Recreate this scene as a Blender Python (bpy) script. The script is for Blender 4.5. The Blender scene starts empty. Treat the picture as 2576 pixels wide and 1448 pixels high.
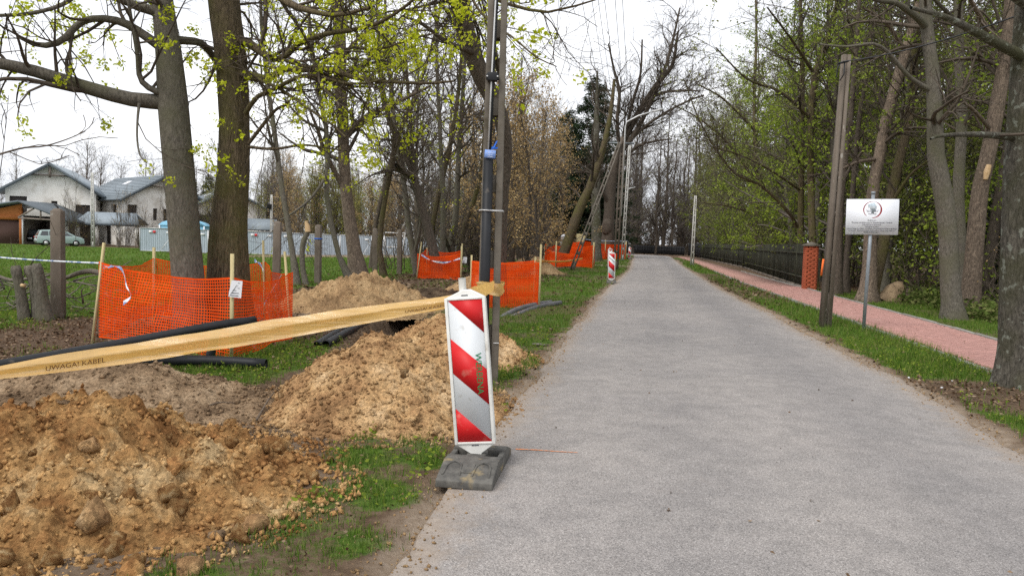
import bpy, bmesh, math, random
import numpy as np
from mathutils import Vector, Matrix, Euler

# ------------------------------------------------------------------ camera, sky, sun, exposure
SC = bpy.context.scene
COL = SC.collection
FPX, CXP, CYP, CH = 1931.0, 1287.5, 724.0, 1.5
ROLL = math.radians(1.8)
PITCH = math.atan((724.0 - 603.0) / FPX)
_f = np.array([0, math.cos(PITCH), -math.sin(PITCH)])
_u0 = np.array([0, math.sin(PITCH), math.cos(PITCH)])
_r0 = np.array([1.0, 0, 0])
_r = math.cos(ROLL) * _r0 + math.sin(ROLL) * _u0
_u = math.cos(ROLL) * _u0 - math.sin(ROLL) * _r0
cam_d = bpy.data.cameras.new('camera')
cam_d.sensor_width = 36.0
cam_d.lens = 36.0 * FPX / 2575.0
cam_d.clip_start, cam_d.clip_end = 0.05, 3000
cam = bpy.data.objects.new('camera', cam_d)
COL.objects.link(cam)
_M = Matrix.Identity(4)
for i in range(3):
    _M[i][0], _M[i][1], _M[i][2] = _r[i], _u[i], -_f[i]
_M[2][3] = CH
cam.matrix_world = _M
SC.camera = cam

SUN_EL, SUN_ROT = math.radians(52), math.radians(215)
W = bpy.data.worlds.new('World')
SC.world = W
W.use_nodes = True
_n, _l = W.node_tree.nodes, W.node_tree.links
_n.clear()
_o = _n.new('ShaderNodeOutputWorld')
_b = _n.new('ShaderNodeBackground')
_s = _n.new('ShaderNodeTexSky')
_s.sky_type = 'NISHITA'
_s.sun_disc = False
_s.sun_elevation, _s.sun_rotation = SUN_EL, SUN_ROT
_hs = _n.new('ShaderNodeHueSaturation')
_hs.inputs['Saturation'].default_value = 0.30
_tc = _n.new('ShaderNodeTexCoord')
_mp = _n.new('ShaderNodeMapping')
_mp.inputs['Scale'].default_value = (1.2, 1.2, 3.5)
_nz = _n.new('ShaderNodeTexNoise')
_nz.inputs['Scale'].default_value = 1.6
_nz.inputs['Detail'].default_value = 5
_cr = _n.new('ShaderNodeValToRGB')            # the cloud sheet
_cr.color_ramp.elements[0].position = 0.36
_cr.color_ramp.elements[0].color = (6.0, 6.25, 6.75, 1)
_cr.color_ramp.elements[1].position = 0.60
_cr.color_ramp.elements[1].color = (9.9, 10.0, 10.2, 1)
_mx = _n.new('ShaderNodeMix')
_mx.data_type = 'RGBA'
_mx.inputs[0].default_value = 0.9
_l.new(_s.outputs[0], _hs.inputs['Color'])
_l.new(_tc.outputs['Generated'], _mp.inputs[0])
_l.new(_mp.outputs[0], _nz.inputs['Vector'])
_l.new(_nz.outputs[0], _cr.inputs[0])
_l.new(_hs.outputs[0], _mx.inputs[6])
_l.new(_cr.outputs[0], _mx.inputs[7])
_l.new(_mx.outputs[2], _b.inputs['Color'])
_b.inputs['Strength'].default_value = 0.10
_l.new(_b.outputs[0], _o.inputs[0])

sun_d = bpy.data.lights.new('sun', 'SUN')
sun_d.energy = 1.5
sun_d.angle = math.radians(25)
sun_d.color = (1.0, 0.96, 0.90)
sun = bpy.data.objects.new('sun', sun_d)
COL.objects.link(sun)
# light comes from behind and left of the camera
sun.rotation_euler = Vector((0.45, 0.55, -math.sin(SUN_EL) * 1.1)).to_track_quat('-Z', 'Y').to_euler()

vs = SC.view_settings
vs.view_transform, vs.look = 'Standard', 'None'
vs.exposure, vs.gamma = 0.60, 1.0
vs.use_curve_mapping = False
SC.cycles.use_denoising = False
SC.cycles.max_bounces = 6
SC.cycles.diffuse_bounces = 3
SC.cycles.glossy_bounces = 2
SC.cycles.transmission_bounces = 3
SC.cycles.transparent_max_bounces = 6

# ------------------------------------------------------------------ helpers
rng = np.random.default_rng(7)
ORG = {}

def sstep(a, b, x):
    t = np.clip((np.asarray(x, float) - a) / (b - a), 0, 1)
    return t * t * (3 - 2 * t)

def ray(x, y):
    return _f + _r * (x - CXP) / FPX + _u * (CYP - y) / FPX

def _h(ix, iy, iz, s):
    v = (ix.astype(np.int64) * 374761393 + iy.astype(np.int64) * 668265263 + iz.astype(np.int64) * 2147483647 + s * 974711) & 0xffffffff
    v = ((v ^ (v >> 13)) * 1274126177) & 0xffffffff
    v = ((v ^ (v >> 16)) * 2246822519) & 0xffffffff
    return ((v ^ (v >> 15)) & 0xffffff) / float(0xffffff)

def vnoise(p, s=0):
    p = np.asarray(p, float)
    i = np.floor(p).astype(np.int64)
    f = p - i
    f = f * f * (3 - 2 * f)
    r = 0
    for a in (0, 1):
        wa = f[..., 0] if a else 1 - f[..., 0]
        for b in (0, 1):
            wb = f[..., 1] if b else 1 - f[..., 1]
            for c in (0, 1):
                wc = f[..., 2] if c else 1 - f[..., 2]
                r = r + wa * wb * wc * _h(i[..., 0] + a, i[..., 1] + b, i[..., 2] + c, s)
    return r * 2 - 1

def fbm(p, oct=4, s=0):
    p = np.asarray(p, float)
    a, r = 0.5, 0
    for k in range(oct):
        r = r + a * vnoise(p * 2 ** k + 17.3 * k, s + k)
        a *= 0.5
    return r

def fb2(x, y, sc, oct=4, s=0):
    x, y = np.broadcast_arrays(np.asarray(x, float), np.asarray(y, float))
    return fbm(np.stack([x * sc, y * sc, np.zeros_like(x) + 3.7 * s], -1), oct, s)

def worley(p, s=0):
    p = np.asarray(p, float)
    i = np.floor(p).astype(np.int64)
    d1 = np.full(p.shape[:-1], 9.0)
    for a in (-1, 0, 1):
        for b in (-1, 0, 1):
            for c in (-1, 0, 1):
                q = i + np.array([a, b, c])
                o = np.stack([_h(q[..., 0], q[..., 1], q[..., 2], s + k) for k in (1, 2, 3)], -1)
                d1 = np.minimum(d1, np.sqrt(((q + o - p) ** 2).sum(-1)))
    return d1

# the lie of the land: flat at the road, half a metre lower in the field on the left
RLY = [-6, 3.3, 4.4, 6.3, 8.6, 13.0, 20.9, 31, 43.5, 73.3, 100]
RLX = [-1.42, -0.52, -0.37, -0.06, 0.31, 1.05, 2.36, 4.25, 6.6, 11.4, 15.8]
RRY = [-6, 6.0, 7.2, 8.9, 11.6, 15, 18.1, 26.7, 58.5, 95.6]
RRX = [2.6, 3.97, 4.24, 4.55, 4.95, 5.5, 6.0, 7.25, 12.8, 19.7]
SLY = [-6, 10.3, 12.35, 19.1, 32, 65.3, 96.7]
SLX = [4.6, 6.30, 6.66, 7.71, 9.7, 15.5, 20.7]
SRY = [-6, 12.9, 16.4, 20.9, 26.6, 38.9, 59, 99]
SRX = [6.2, 8.26, 8.87, 9.6, 10.56, 12.5, 15.9, 22.4]
def xl(y): return np.interp(y, RLY, RLX)
def xr(y): return np.interp(y, RRY, RRX)
def swl(y): return np.interp(y, SLY, SLX)
def swr(y): return np.interp(y, SRY, SRX)
def H(x, y):
    return -0.55 * sstep(8, 38, xl(y) - np.asarray(x, float)) 

def G(x, y):
    d = ray(x, y)
    z = 0.0
    for _ in range(30):
        t = (z - CH) / d[2]
        q = d * t
        z = float(H(q[0], q[1]))
    return np.array([q[0], q[1], z])

def P(x, y, Y):
    d = ray(x, y)
    q = d * (Y / d[1])
    q[2] += CH
    return q

def mesh_data(name, V, F):
    V = np.ascontiguousarray(V, dtype=np.float32)
    me = bpy.data.meshes.new(name)
    me.vertices.add(len(V))
    me.vertices.foreach_set('co', V.ravel())
    if isinstance(F, np.ndarray):
        k = F.shape[1]
        idx = F.astype(np.int32).ravel()
        st = np.arange(len(F), dtype=np.int32) * k
        n = len(F)
    else:
        idx = np.array([i for f in F for i in f], dtype=np.int32)
        ln = np.array([len(f) for f in F], dtype=np.int32)
        st = np.concatenate([[0], np.cumsum(ln)[:-1]]).astype(np.int32)
        n = len(F)
    me.loops.add(len(idx))
    me.loops.foreach_set('vertex_index', idx)
    me.polygons.add(n)
    me.polygons.foreach_set('loop_start', st)
    me.update(calc_edges=True)
    return me

def obj(name, V, F, m, parent=None, local=False, smooth=False, org=None, rot=None):
    V = np.array(V, dtype=float)
    if parent is not None:
        o0 = ORG[parent]
        if not local:
            V = V - o0
    else:
        o0 = np.zeros(3) if org is None else np.array(org, float)
        if not local:
            V = V - o0
    me = mesh_data(name, V, F)
    if smooth:
        me.polygons.foreach_set('use_smooth', np.ones(len(me.polygons), dtype=bool))
    for q in (m if isinstance(m, (list, tuple)) else [m]):
        me.materials.append(q)
    o = bpy.data.objects.new(name, me)
    COL.objects.link(o)
    if parent is not None:
        o.parent = parent
    else:
        o.location = o0
        if rot: o.rotation_euler = rot
    ORG[o] = o0
    return o

def tag(o, label=None, cat=None, group=None, kind=None):
    if label: o['label'] = label
    if cat: o['category'] = cat
    if group: o['group'] = group
    if kind: o['kind'] = kind
    return o

def thing(name, loc, label, cat, group=None, rz=0.0):
    o = bpy.data.objects.new(name, None)
    o.empty_display_size = 0.2
    COL.objects.link(o)
    o.location = loc
    o.rotation_euler = (0, 0, rz)
    ORG[o] = np.array(loc, float)
    return tag(o, label, cat, group)

class MB:
    def __init__(s):
        s.V, s.F = [], []
    def add(s, V, F):
        b = len(s.V)
        s.V += [tuple(v) for v in V]
        s.F += [tuple(int(i) + b for i in f) for f in F]
        return s
    def box(s, c, d, R=None, taper=1.0):
        x, y, z = [k / 2 for k in d]
        v = [(-x, -y, -z), (x, -y, -z), (x, y, -z), (-x, y, -z), (-x * taper, -y * taper, z), (x * taper, -y * taper, z), (x * taper, y * taper, z), (-x * taper, y * taper, z)]
        if R is not None: v = [tuple(R @ Vector(q)) for q in v]
        return s.add([(q[0] + c[0], q[1] + c[1], q[2] + c[2]) for q in v],
                     [(0, 3, 2, 1), (4, 5, 6, 7), (0, 1, 5, 4), (1, 2, 6, 5), (2, 3, 7, 6), (3, 0, 4, 7)])
    def prism(s, poly, a, b, axis='y'):
        n = len(poly)
        def p(q, t):
            return {'y': (q[0], t, q[1]), 'x': (t, q[0], q[1]), 'z': (q[0], q[1], t)}[axis]
        v = [p(q, a) for q in poly] + [p(q, b) for q in poly]
        f = [tuple(range(n)), tuple(range(2 * n - 1, n - 1, -1))] + [(i, i + n, (i + 1) % n + n, (i + 1) % n) for i in range(n)]
        return s.add(v, f)
    def tube(s, pts, r, S=8, cap=True):
        pts = np.array(pts, float)
        r = np.broadcast_to(np.array(r, float), (len(pts),))
        V, F = tubes(pts[None], r[None], S)
        F = [tuple(f) for f in F]
        if cap:
            F.append(tuple(range(S)))
            F.append(tuple(range(len(V) - 1, len(V) - S - 1, -1)))
        return s.add(V, F)
    def xf(s, M):
        s.V = [tuple(M @ Vector(v)) for v in s.V]
        return s
    def make(s, name, m, parent=None, local=False, smooth=False, org=None, bevel=0, rot=None):
        o = obj(name, s.V, s.F, m, parent, local, smooth, org, rot)
        bm = bmesh.new(); bm.from_mesh(o.data)
        if bevel:
            bmesh.ops.remove_doubles(bm, verts=bm.verts, dist=1e-5)
            bmesh.ops.bevel(bm, geom=[e for e in bm.edges if len(e.link_faces) == 2 and e.calc_face_angle(0) > 0.5], offset=bevel, segments=2, affect='EDGES', profile=0.5)
        bmesh.ops.recalc_face_normals(bm, faces=bm.faces)
        bm.to_mesh(o.data); bm.free()
        return o

def tubes(Pn, Rn, S, closed_noise=None):
    """N polylines of K points -> tube rings"""
    N, K = Pn.shape[:2]
    T = np.gradient(Pn, axis=1)
    T /= np.linalg.norm(T, axis=2, keepdims=True) + 1e-9
    m = np.abs(T).mean(1)
    ref = np.where(m[:, 0:1] > 0.75, np.array([[0.05, 1.0, 0.1]]), np.array([[1.0, 0.05, 0.1]]))[:, None, :]
    A = np.cross(T, np.broadcast_to(ref, T.shape))
    A /= np.linalg.norm(A, axis=2, keepdims=True) + 1e-9
    B = np.cross(T, A)
    th = np.arange(S) * 2 * math.pi / S
    R = np.broadcast_to(Rn[..., None], (N, K, S))
    if closed_noise is not None:
        R = R * closed_noise(np.broadcast_to(th, (N, K, S)), Pn)
    V = Pn[:, :, None, :] + R[..., None] * (np.cos(th)[None, None, :, None] * A[:, :, None, :] + np.sin(th)[None, None, :, None] * B[:, :, None, :])
    base = (np.arange(N) * K * S)[:, None, None]
    k = (np.arange(K - 1) * S)[None, :, None]
    j = np.arange(S)[None, None, :]
    j2 = (j + 1) % S
    F = np.stack([base + k + j, base + k + j2, base + k + S + j2, base + k + S + j], -1).reshape(-1, 4)
    return V.reshape(-1, 3), F

def cat(parts):
    V, F, b = [], [], 0
    for v, f in parts:
        V.append(v); F.append(np.asarray(f) + b); b += len(v)
    return np.concatenate(V), np.concatenate(F)

def catmull(pts, n):
    pts = np.array(pts, float)
    d = np.concatenate([[0], np.cumsum(np.linalg.norm(np.diff(pts[:, :3], axis=0), axis=1))])
    t = np.linspace(0, d[-1], n)
    out = np.zeros((n, pts.shape[1]))
    # smooth tangents, hermite
    m = np.zeros_like(pts)
    for i in range(len(pts)):
        a, b = max(i - 1, 0), min(i + 1, len(pts) - 1)
        m[i] = (pts[b] - pts[a]) / max(d[b] - d[a], 1e-6)
    for k, tt in enumerate(t):
        i = min(np.searchsorted(d, tt, side='right') - 1, len(pts) - 2)
        h = max(d[i + 1] - d[i], 1e-6)
        u = (tt - d[i]) / h
        out[k] = (2 * u**3 - 3 * u**2 + 1) * pts[i] + (u**3 - 2 * u**2 + u) * h * m[i] + (-2 * u**3 + 3 * u**2) * pts[i + 1] + (u**3 - u**2) * h * m[i + 1]
    return out

def copy_tree(o, parent=None):
    c = o.copy()
    COL.objects.link(c)
    if parent is not None: c.parent = parent
    ORG[c] = ORG[o]
    for ch in list(o.children): copy_tree(ch, c)
    return c

# ------------------------------------------------------------------ materials
def new_mat(name):
    m = bpy.data.materials.new(name)
    m.use_nodes = True
    n = m.node_tree.nodes
    n.clear()
    return m, n, m.node_tree.links

def c4(c): return (c[0], c[1], c[2], 1)

def ramp(n, cols, pos=None):
    r = n.new('ShaderNodeValToRGB')
    e = r.color_ramp.elements
    k = len(cols)
    pos = pos or [0.3 + 0.4 * i / max(k - 1, 1) for i in range(k)]
    while len(e) < k: e.new(0.5)
    for i in range(k):
        e[i].position = pos[i]; e[i].color = c4(cols[i])
    return r

def surf(name, cols, scale=5.0, detail=6, stretch=(1, 1, 1), rough=0.85, bump=0.0, bscale=None, bdist=0.02, spec=0.3,
         spots=None, sscale=20, spos=(0.6, 0.66), vary=0.0, metal=0.0, dirt=None, moss=None, pos=None, wave=None):
    """noise-coloured surface with relief; spots = second colour in blotches"""
    m, n, l = new_mat(name)
    out = n.new('ShaderNodeOutputMaterial'); bs = n.new('ShaderNodeBsdfPrincipled')
    l.new(bs.outputs[0], out.inputs[0])
    tc = n.new('ShaderNodeTexCoord'); mp = n.new('ShaderNodeMapping')
    mp.inputs['Scale'].default_value = stretch
    l.new(tc.outputs['Object'], mp.inputs[0])
    nz = n.new('ShaderNodeTexNoise'); nz.inputs['Scale'].default_value = scale; nz.inputs['Detail'].default_value = detail
    nz.inputs['Roughness'].default_value = 0.62
    l.new(mp.outputs[0], nz.inputs['Vector'])
    rp = ramp(n, cols, pos); l.new(nz.outputs[0], rp.inputs[0])
    col = rp.outputs[0]
    def mixin(fac, c):
        nonlocal col
        mx = n.new('ShaderNodeMix'); mx.data_type = 'RGBA'
        l.new(fac, mx.inputs[0]); l.new(col, mx.inputs[6])
        if isinstance(c, tuple): mx.inputs[7].default_value = c4(c)
        else: l.new(c, mx.inputs[7])
        col = mx.outputs[2]
    if spots:
        n2 = n.new('ShaderNodeTexNoise'); n2.inputs['Scale'].default_value = sscale; n2.inputs['Detail'].default_value = 4
        l.new(mp.outputs[0], n2.inputs['Vector'])
        r2 = ramp(n, [(0, 0, 0), (1, 1, 1)], list(spos)); l.new(n2.outputs[0], r2.inputs[0])
        mixin(r2.outputs[0], spots)
    if moss:
        n3 = n.new('ShaderNodeTexNoise'); n3.inputs['Scale'].default_value = 1.3; n3.inputs['Detail'].default_value = 5
        l.new(tc.outputs['Object'], n3.inputs['Vector'])
        r3 = ramp(n, [(0, 0, 0), (0.8, 0.8, 0.8)], [0.45, 0.62]); l.new(n3.outputs[0], r3.inputs[0])
        mixin(r3.outputs[0], moss)
    if vary:
        oi = n.new('ShaderNodeObjectInfo'); hv = n.new('ShaderNodeHueSaturation')
        mr = n.new('ShaderNodeMapRange'); mr.inputs[3].default_value = 1 - vary; mr.inputs[4].default_value = 1 + vary
        l.new(oi.outputs['Random'], mr.inputs[0]); l.new(mr.outputs[0], hv.inputs['Value']); l.new(col, hv.inputs['Color'])
        col = hv.outputs[0]
    l.new(col, bs.inputs['Base Color'])
    bs.inputs['Roughness'].default_value = rough
    bs.inputs['Specular IOR Level'].default_value = spec
    bs.inputs['Metallic'].default_value = metal
    if bump:
        bz = n.new('ShaderNodeTexNoise'); bz.inputs['Scale'].default_value = bscale or scale * 3; bz.inputs['Detail'].default_value = 5
        l.new(mp.outputs[0], bz.inputs['Vector'])
        bp = n.new('ShaderNodeBump'); bp.inputs['Strength'].default_value = bump; bp.inputs['Distance'].default_value = bdist
        l.new(bz.outputs[0], bp.inputs['Height']); l.new(bp.outputs[0], bs.inputs['Normal'])
    return m

def leafmat(name, cols, trans=0.35, vary=0.0):
    m, n, l = new_mat(name)
    out = n.new('ShaderNodeOutputMaterial')
    ge = n.new('ShaderNodeNewGeometry')
    rp = ramp(n, cols, [i / max(len(cols) - 1, 1) for i in range(len(cols))])
    l.new(ge.outputs['Random Per Island'], rp.inputs[0])
    col = rp.outputs[0]
    if vary:
        oi = n.new('ShaderNodeObjectInfo'); hv = n.new('ShaderNodeHueSaturation')
        mr = n.new('ShaderNodeMapRange'); mr.inputs[3].default_value = 1 - vary; mr.inputs[4].default_value = 1 + vary
        l.new(oi.outputs['Random'], mr.inputs[0]); l.new(mr.outputs[0], hv.inputs['Value']); l.new(col, hv.inputs['Color'])
        col = hv.outputs[0]
    df = n.new('ShaderNodeBsdfDiffuse'); tr = n.new('ShaderNodeBsdfTranslucent'); mx = n.new('ShaderNodeMixShader')
    l.new(col, df.inputs[0]); l.new(col, tr.inputs[0]); mx.inputs[0].default_value = trans
    l.new(df.outputs[0], mx.inputs[1]); l.new(tr.outputs[0], mx.inputs[2]); l.new(mx.outputs[0], out.inputs[0])
    return m

def barkmat(name, c1, c2, scale=7, depth=0.8, moss=None, spots=None, sscale=9, spos=(0.58, 0.64), vary=0.15, furrow=6.0):
    """vertical furrows: stretched noise drives both tone and relief"""
    m, n, l = new_mat(name)
    out = n.new('ShaderNodeOutputMaterial'); bs = n.new('ShaderNodeBsdfPrincipled')
    l.new(bs.outputs[0], out.inputs[0])
    tc = n.new('ShaderNodeTexCoord'); mp = n.new('ShaderNodeMapping')
    mp.inputs['Scale'].default_value = (furrow, furrow, 1)
    l.new(tc.outputs['Object'], mp.inputs[0])
    nz = n.new('ShaderNodeTexNoise'); nz.inputs['Scale'].default_value = scale; nz.inputs['Detail'].default_value = 7; nz.inputs['Distortion'].default_value = 0.6
    nz.inputs['Roughness'].default_value = 0.68
    l.new(mp.outputs[0], nz.inputs['Vector'])
    rp = ramp(n, [c1, c2], [0.36, 0.66]); l.new(nz.outputs[0], rp.inputs[0])
    col = rp.outputs[0]
    def blot(sc, lo, hi, c, src):
        nonlocal col
        q = n.new('ShaderNodeTexNoise'); q.inputs['Scale'].default_value = sc; q.inputs['Detail'].default_value = 5
        l.new(src, q.inputs['Vector'])
        r = ramp(n, [(0, 0, 0), (0.85, 0.85, 0.85)], [lo, hi]); l.new(q.outputs[0], r.inputs[0])
        mx = n.new('ShaderNodeMix'); mx.data_type = 'RGBA'
        l.new(r.outputs[0], mx.inputs[0]); l.new(col, mx.inputs[6]); mx.inputs[7].default_value = c4(c)
        col = mx.outputs[2]
    if moss: blot(1.6, 0.44, 0.66, moss, tc.outputs['Object'])
    if spots: blot(sscale, spos[0], spos[1], spots, tc.outputs['Object'])
    if vary:
        oi = n.new('ShaderNodeObjectInfo'); hv = n.new('ShaderNodeHueSaturation')
        mr = n.new('ShaderNodeMapRange'); mr.inputs[3].default_value = 1 - vary; mr.inputs[4].default_value = 1 + vary
        l.new(oi.outputs['Random'], mr.inputs[0]); l.new(mr.outputs[0], hv.inputs['Value']); l.new(col, hv.inputs['Color'])
        col = hv.outputs[0]
    l.new(col, bs.inputs['Base Color'])
    bs.inputs['Roughness'].default_value = 0.95
    bs.inputs['Specular IOR Level'].default_value = 0.15
    bp = n.new('ShaderNodeBump'); bp.inputs['Strength'].default_value = depth; bp.inputs['Distance'].default_value = 0.03
    l.new(nz.outputs[0], bp.inputs['Height']); l.new(bp.outputs[0], bs.inputs['Normal'])
    return m

M = {}
M['bark_grey'] = barkmat('bark_grey', (0.072, 0.064, 0.052), (0.20, 0.178, 0.147), moss=(0.115, 0.11, 0.07), furrow=3.0, scale=14, depth=0.5)
M['bark_moss'] = barkmat('bark_moss', (0.042, 0.033, 0.021), (0.20, 0.155, 0.10), moss=(0.115, 0.108, 0.035), depth=1.0, scale=8)
M['bark_brown'] = barkmat('bark_brown', (0.07, 0.054, 0.042), (0.23, 0.178, 0.135), spots=(0.26, 0.20, 0.15), sscale=14)
M['bark_dark'] = barkmat('bark_dark', (0.052, 0.042, 0.034), (0.155, 0.126, 0.10))
M['bark_lichen'] = barkmat('bark_lichen', (0.042, 0.038, 0.031), (0.15, 0.135, 0.11), spots=(0.22, 0.23, 0.19), sscale=11, moss=(0.06, 0.06, 0.03), furrow=3.5, scale=12)
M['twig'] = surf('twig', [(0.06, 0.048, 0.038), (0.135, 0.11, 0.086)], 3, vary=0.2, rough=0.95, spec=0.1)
M['twig_hazed'] = surf('twig_hazed', [(0.10, 0.085, 0.075), (0.18, 0.155, 0.135)], 1, vary=0.2, rough=0.95, spec=0.1)  # paler than the near twigs: distance haze put into the colour
M['leaf_maple'] = leafmat('leaf_maple', [(0.38, 0.45, 0.018), (0.56, 0.62, 0.035), (0.70, 0.72, 0.09)], 0.5)
M['leaf_green'] = leafmat('leaf_green', [(0.13, 0.185, 0.03), (0.245, 0.32, 0.045), (0.36, 0.44, 0.07)], 0.45, vary=0.3)
M['leaf_dull'] = leafmat('leaf_dull', [(0.13, 0.145, 0.05), (0.22, 0.235, 0.075), (0.31, 0.32, 0.11)], 0.35, vary=0.3)
M['leaf_tan'] = leafmat('leaf_tan', [(0.30, 0.19, 0.085), (0.46, 0.32, 0.15), (0.56, 0.42, 0.22)], 0.35, vary=0.15)
M['leaf_olive'] = leafmat('leaf_olive', [(0.16, 0.17, 0.03), (0.28, 0.28, 0.06), (0.36, 0.36, 0.09)], 0.4, vary=0.3)
M['leaf_white'] = leafmat('leaf_white', [(0.45, 0.47, 0.42), (0.7, 0.7, 0.66)], 0.3)
M['needles'] = leafmat('needles', [(0.012, 0.022, 0.012), (0.03, 0.048, 0.024), (0.045, 0.065, 0.034)], 0.15)
M['ivy'] = leafmat('ivy', [(0.055, 0.085, 0.02), (0.115, 0.155, 0.04), (0.20, 0.20, 0.08)], 0.2)
M['litter'] = leafmat('litter', [(0.035, 0.022, 0.013), (0.10, 0.062, 0.038), (0.20, 0.135, 0.085), (0.32, 0.24, 0.17)], 0.15)
M['grass'] = leafmat('grass', [(0.045, 0.085, 0.016), (0.085, 0.160, 0.022), (0.14, 0.225, 0.032), (0.24, 0.24, 0.09)], 0.35)
M['concrete'] = surf('concrete', [(0.115, 0.10, 0.082), (0.20, 0.178, 0.148)], 4, rough=0.9, bump=0.5, bscale=60, bdist=0.004, spots=(0.10, 0.085, 0.06), sscale=6, spos=(0.56, 0.72))
M['concrete_post'] = surf('concrete_post', [(0.11, 0.09, 0.07), (0.20, 0.165, 0.135)], 4, rough=0.95, bump=0.6, bscale=50, bdist=0.005, stretch=(1, 1, 0.35), spots=(0.26, 0.24, 0.21), sscale=16, spos=(0.66, 0.70))
M['concrete_pale'] = surf('concrete_pale', [(0.42, 0.41, 0.38), (0.58, 0.57, 0.54)], 4, rough=0.9)
M['plastic_white'] = surf('plastic_white', [(0.62, 0.61, 0.57), (0.78, 0.78, 0.75)], 7, rough=0.5, bump=0.2, bscale=12, bdist=0.006, spots=(0.36, 0.32, 0.26), sscale=11, spos=(0.60, 0.80))
M['foil_white'] = surf('foil_white', [(0.62, 0.65, 0.68), (0.70, 0.73, 0.75)], 3, rough=0.5, spots=(0.34, 0.31, 0.26), sscale=13, spos=(0.60, 0.80))
M['foil_red'] = surf('foil_red', [(0.52, 0.010, 0.014), (0.64, 0.02, 0.022)], 4, rough=0.5, spots=(0.62, 0.20, 0.16), sscale=12, spos=(0.60, 0.80))
M['rubber'] = surf('rubber', [(0.055, 0.053, 0.05), (0.15, 0.143, 0.128)], 14, rough=0.85, bump=0.5, bscale=70, bdist=0.004, spots=(0.24, 0.19, 0.11), sscale=9, spos=(0.62, 0.74))
M['pipe'] = surf('pipe', [(0.010, 0.011, 0.013), (0.020, 0.021, 0.025)], 4, rough=0.55, spec=0.3, spots=(0.10, 0.085, 0.07), sscale=9, spos=(0.66, 0.8), stretch=(1, 1, 1))
M['pipe_grey'] = surf('pipe_grey', [(0.10, 0.10, 0.105), (0.17, 0.17, 0.175)], 5, rough=0.6, stretch=(1, 1, 1))
M['stake'] = surf('stake', [(0.42, 0.34, 0.17), (0.58, 0.50, 0.28)], 6, stretch=(4, 4, 0.5), rough=0.8, bump=0.3, bscale=30)
M['net'] = leafmat('net', [(0.84, 0.075, 0.008), (0.98, 0.125, 0.02)], 0.30)
M['tape_blue'] = surf('tape_blue', [(0.20, 0.28, 0.50), (0.72, 0.75, 0.80)], 9, rough=0.4, pos=[0.48, 0.52])
M['paper'] = surf('paper', [(0.70, 0.71, 0.75), (0.80, 0.81, 0.84)], 6, rough=0.4)
M['ink'] = surf('ink', [(0.03, 0.03, 0.035), (0.05, 0.05, 0.055)], 6, rough=0.6)
M['ink_grey'] = surf('ink_grey', [(0.10, 0.10, 0.12), (0.14, 0.14, 0.16)], 6, rough=0.6)
M['metal_grey'] = surf('metal_grey', [(0.20, 0.225, 0.25), (0.28, 0.305, 0.33)], 5, rough=0.45, metal=0.3)
M['metal_light'] = surf('metal_light', [(0.5, 0.5, 0.5), (0.65, 0.65, 0.65)], 8, rough=0.4, metal=0.4)
M['wood_grey'] = surf('wood_grey', [(0.10, 0.085, 0.07), (0.20, 0.17, 0.14)], 6, stretch=(3, 3, 0.4), rough=0.9, bump=0.4)
M['wood_cut'] = surf('wood_cut', [(0.42, 0.27, 0.13), (0.58, 0.42, 0.25)], 12, rough=0.85)
M['dark'] = surf('dark', [(0.012, 0.012, 0.013), (0.025, 0.023, 0.022)], 3)

def filmmat(name, c, trans=0.4, gloss=0.08, clear=0.0):
    """thin plastic film: lit from both sides, a little see-through, with a creased sheen"""
    m, n, l = new_mat(name)
    out = n.new('ShaderNodeOutputMaterial')
    tc = n.new('ShaderNodeTexCoord'); nz = n.new('ShaderNodeTexNoise'); nz.inputs['Scale'].default_value = 7
    l.new(tc.outputs['Object'], nz.inputs['Vector'])
    rp = ramp(n, [tuple(k * 0.86 for k in c), c]); l.new(nz.outputs[0], rp.inputs[0])
    df = n.new('ShaderNodeBsdfDiffuse'); tr = n.new('ShaderNodeBsdfTranslucent'); gl = n.new('ShaderNodeBsdfGlossy'); tp = n.new('ShaderNodeBsdfTransparent')
    gl.inputs['Roughness'].default_value = 0.22
    tp.inputs['Color'].default_value = c4(tuple(min(1, k * 1.05) for k in c))
    l.new(rp.outputs[0], df.inputs[0]); l.new(rp.outputs[0], tr.inputs[0])
    def mixs(f, x, y):
        q = n.new('ShaderNodeMixShader'); q.inputs[0].default_value = f; l.new(x, q.inputs[1]); l.new(y, q.inputs[2]); return q.outputs[0]
    mp = n.new('ShaderNodeMapping'); mp.inputs['Scale'].default_value = (1.6, 1.6, 38.0); mp.inputs['Rotation'].default_value = (0, 0.16, 0)
    l.new(tc.outputs['Object'], mp.inputs[0])
    n2 = n.new('ShaderNodeTexNoise'); n2.inputs['Scale'].default_value = 1.0; n2.inputs['Detail'].default_value = 5; n2.inputs['Distortion'].default_value = 0.6
    l.new(mp.outputs[0], n2.inputs['Vector'])
    bp = n.new('ShaderNodeBump'); bp.inputs['Strength'].default_value = 0.8; bp.inputs['Distance'].default_value = 0.012; l.new(n2.outputs[0], bp.inputs['Height'])
    for q in (df, tr, gl): l.new(bp.outputs[0], q.inputs['Normal'])
    l.new(mixs(gloss, mixs(clear, mixs(trans, df.outputs[0], tr.outputs[0]), tp.outputs[0]), gl.outputs[0]), out.inputs[0])
    return m
M['tape'] = filmmat('tape', (0.98, 0.64, 0.21), 0.5, 0.10, 0.10)
M['film_blue'] = filmmat('film_blue', (0.55, 0.62, 0.78), 0.3)

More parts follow.
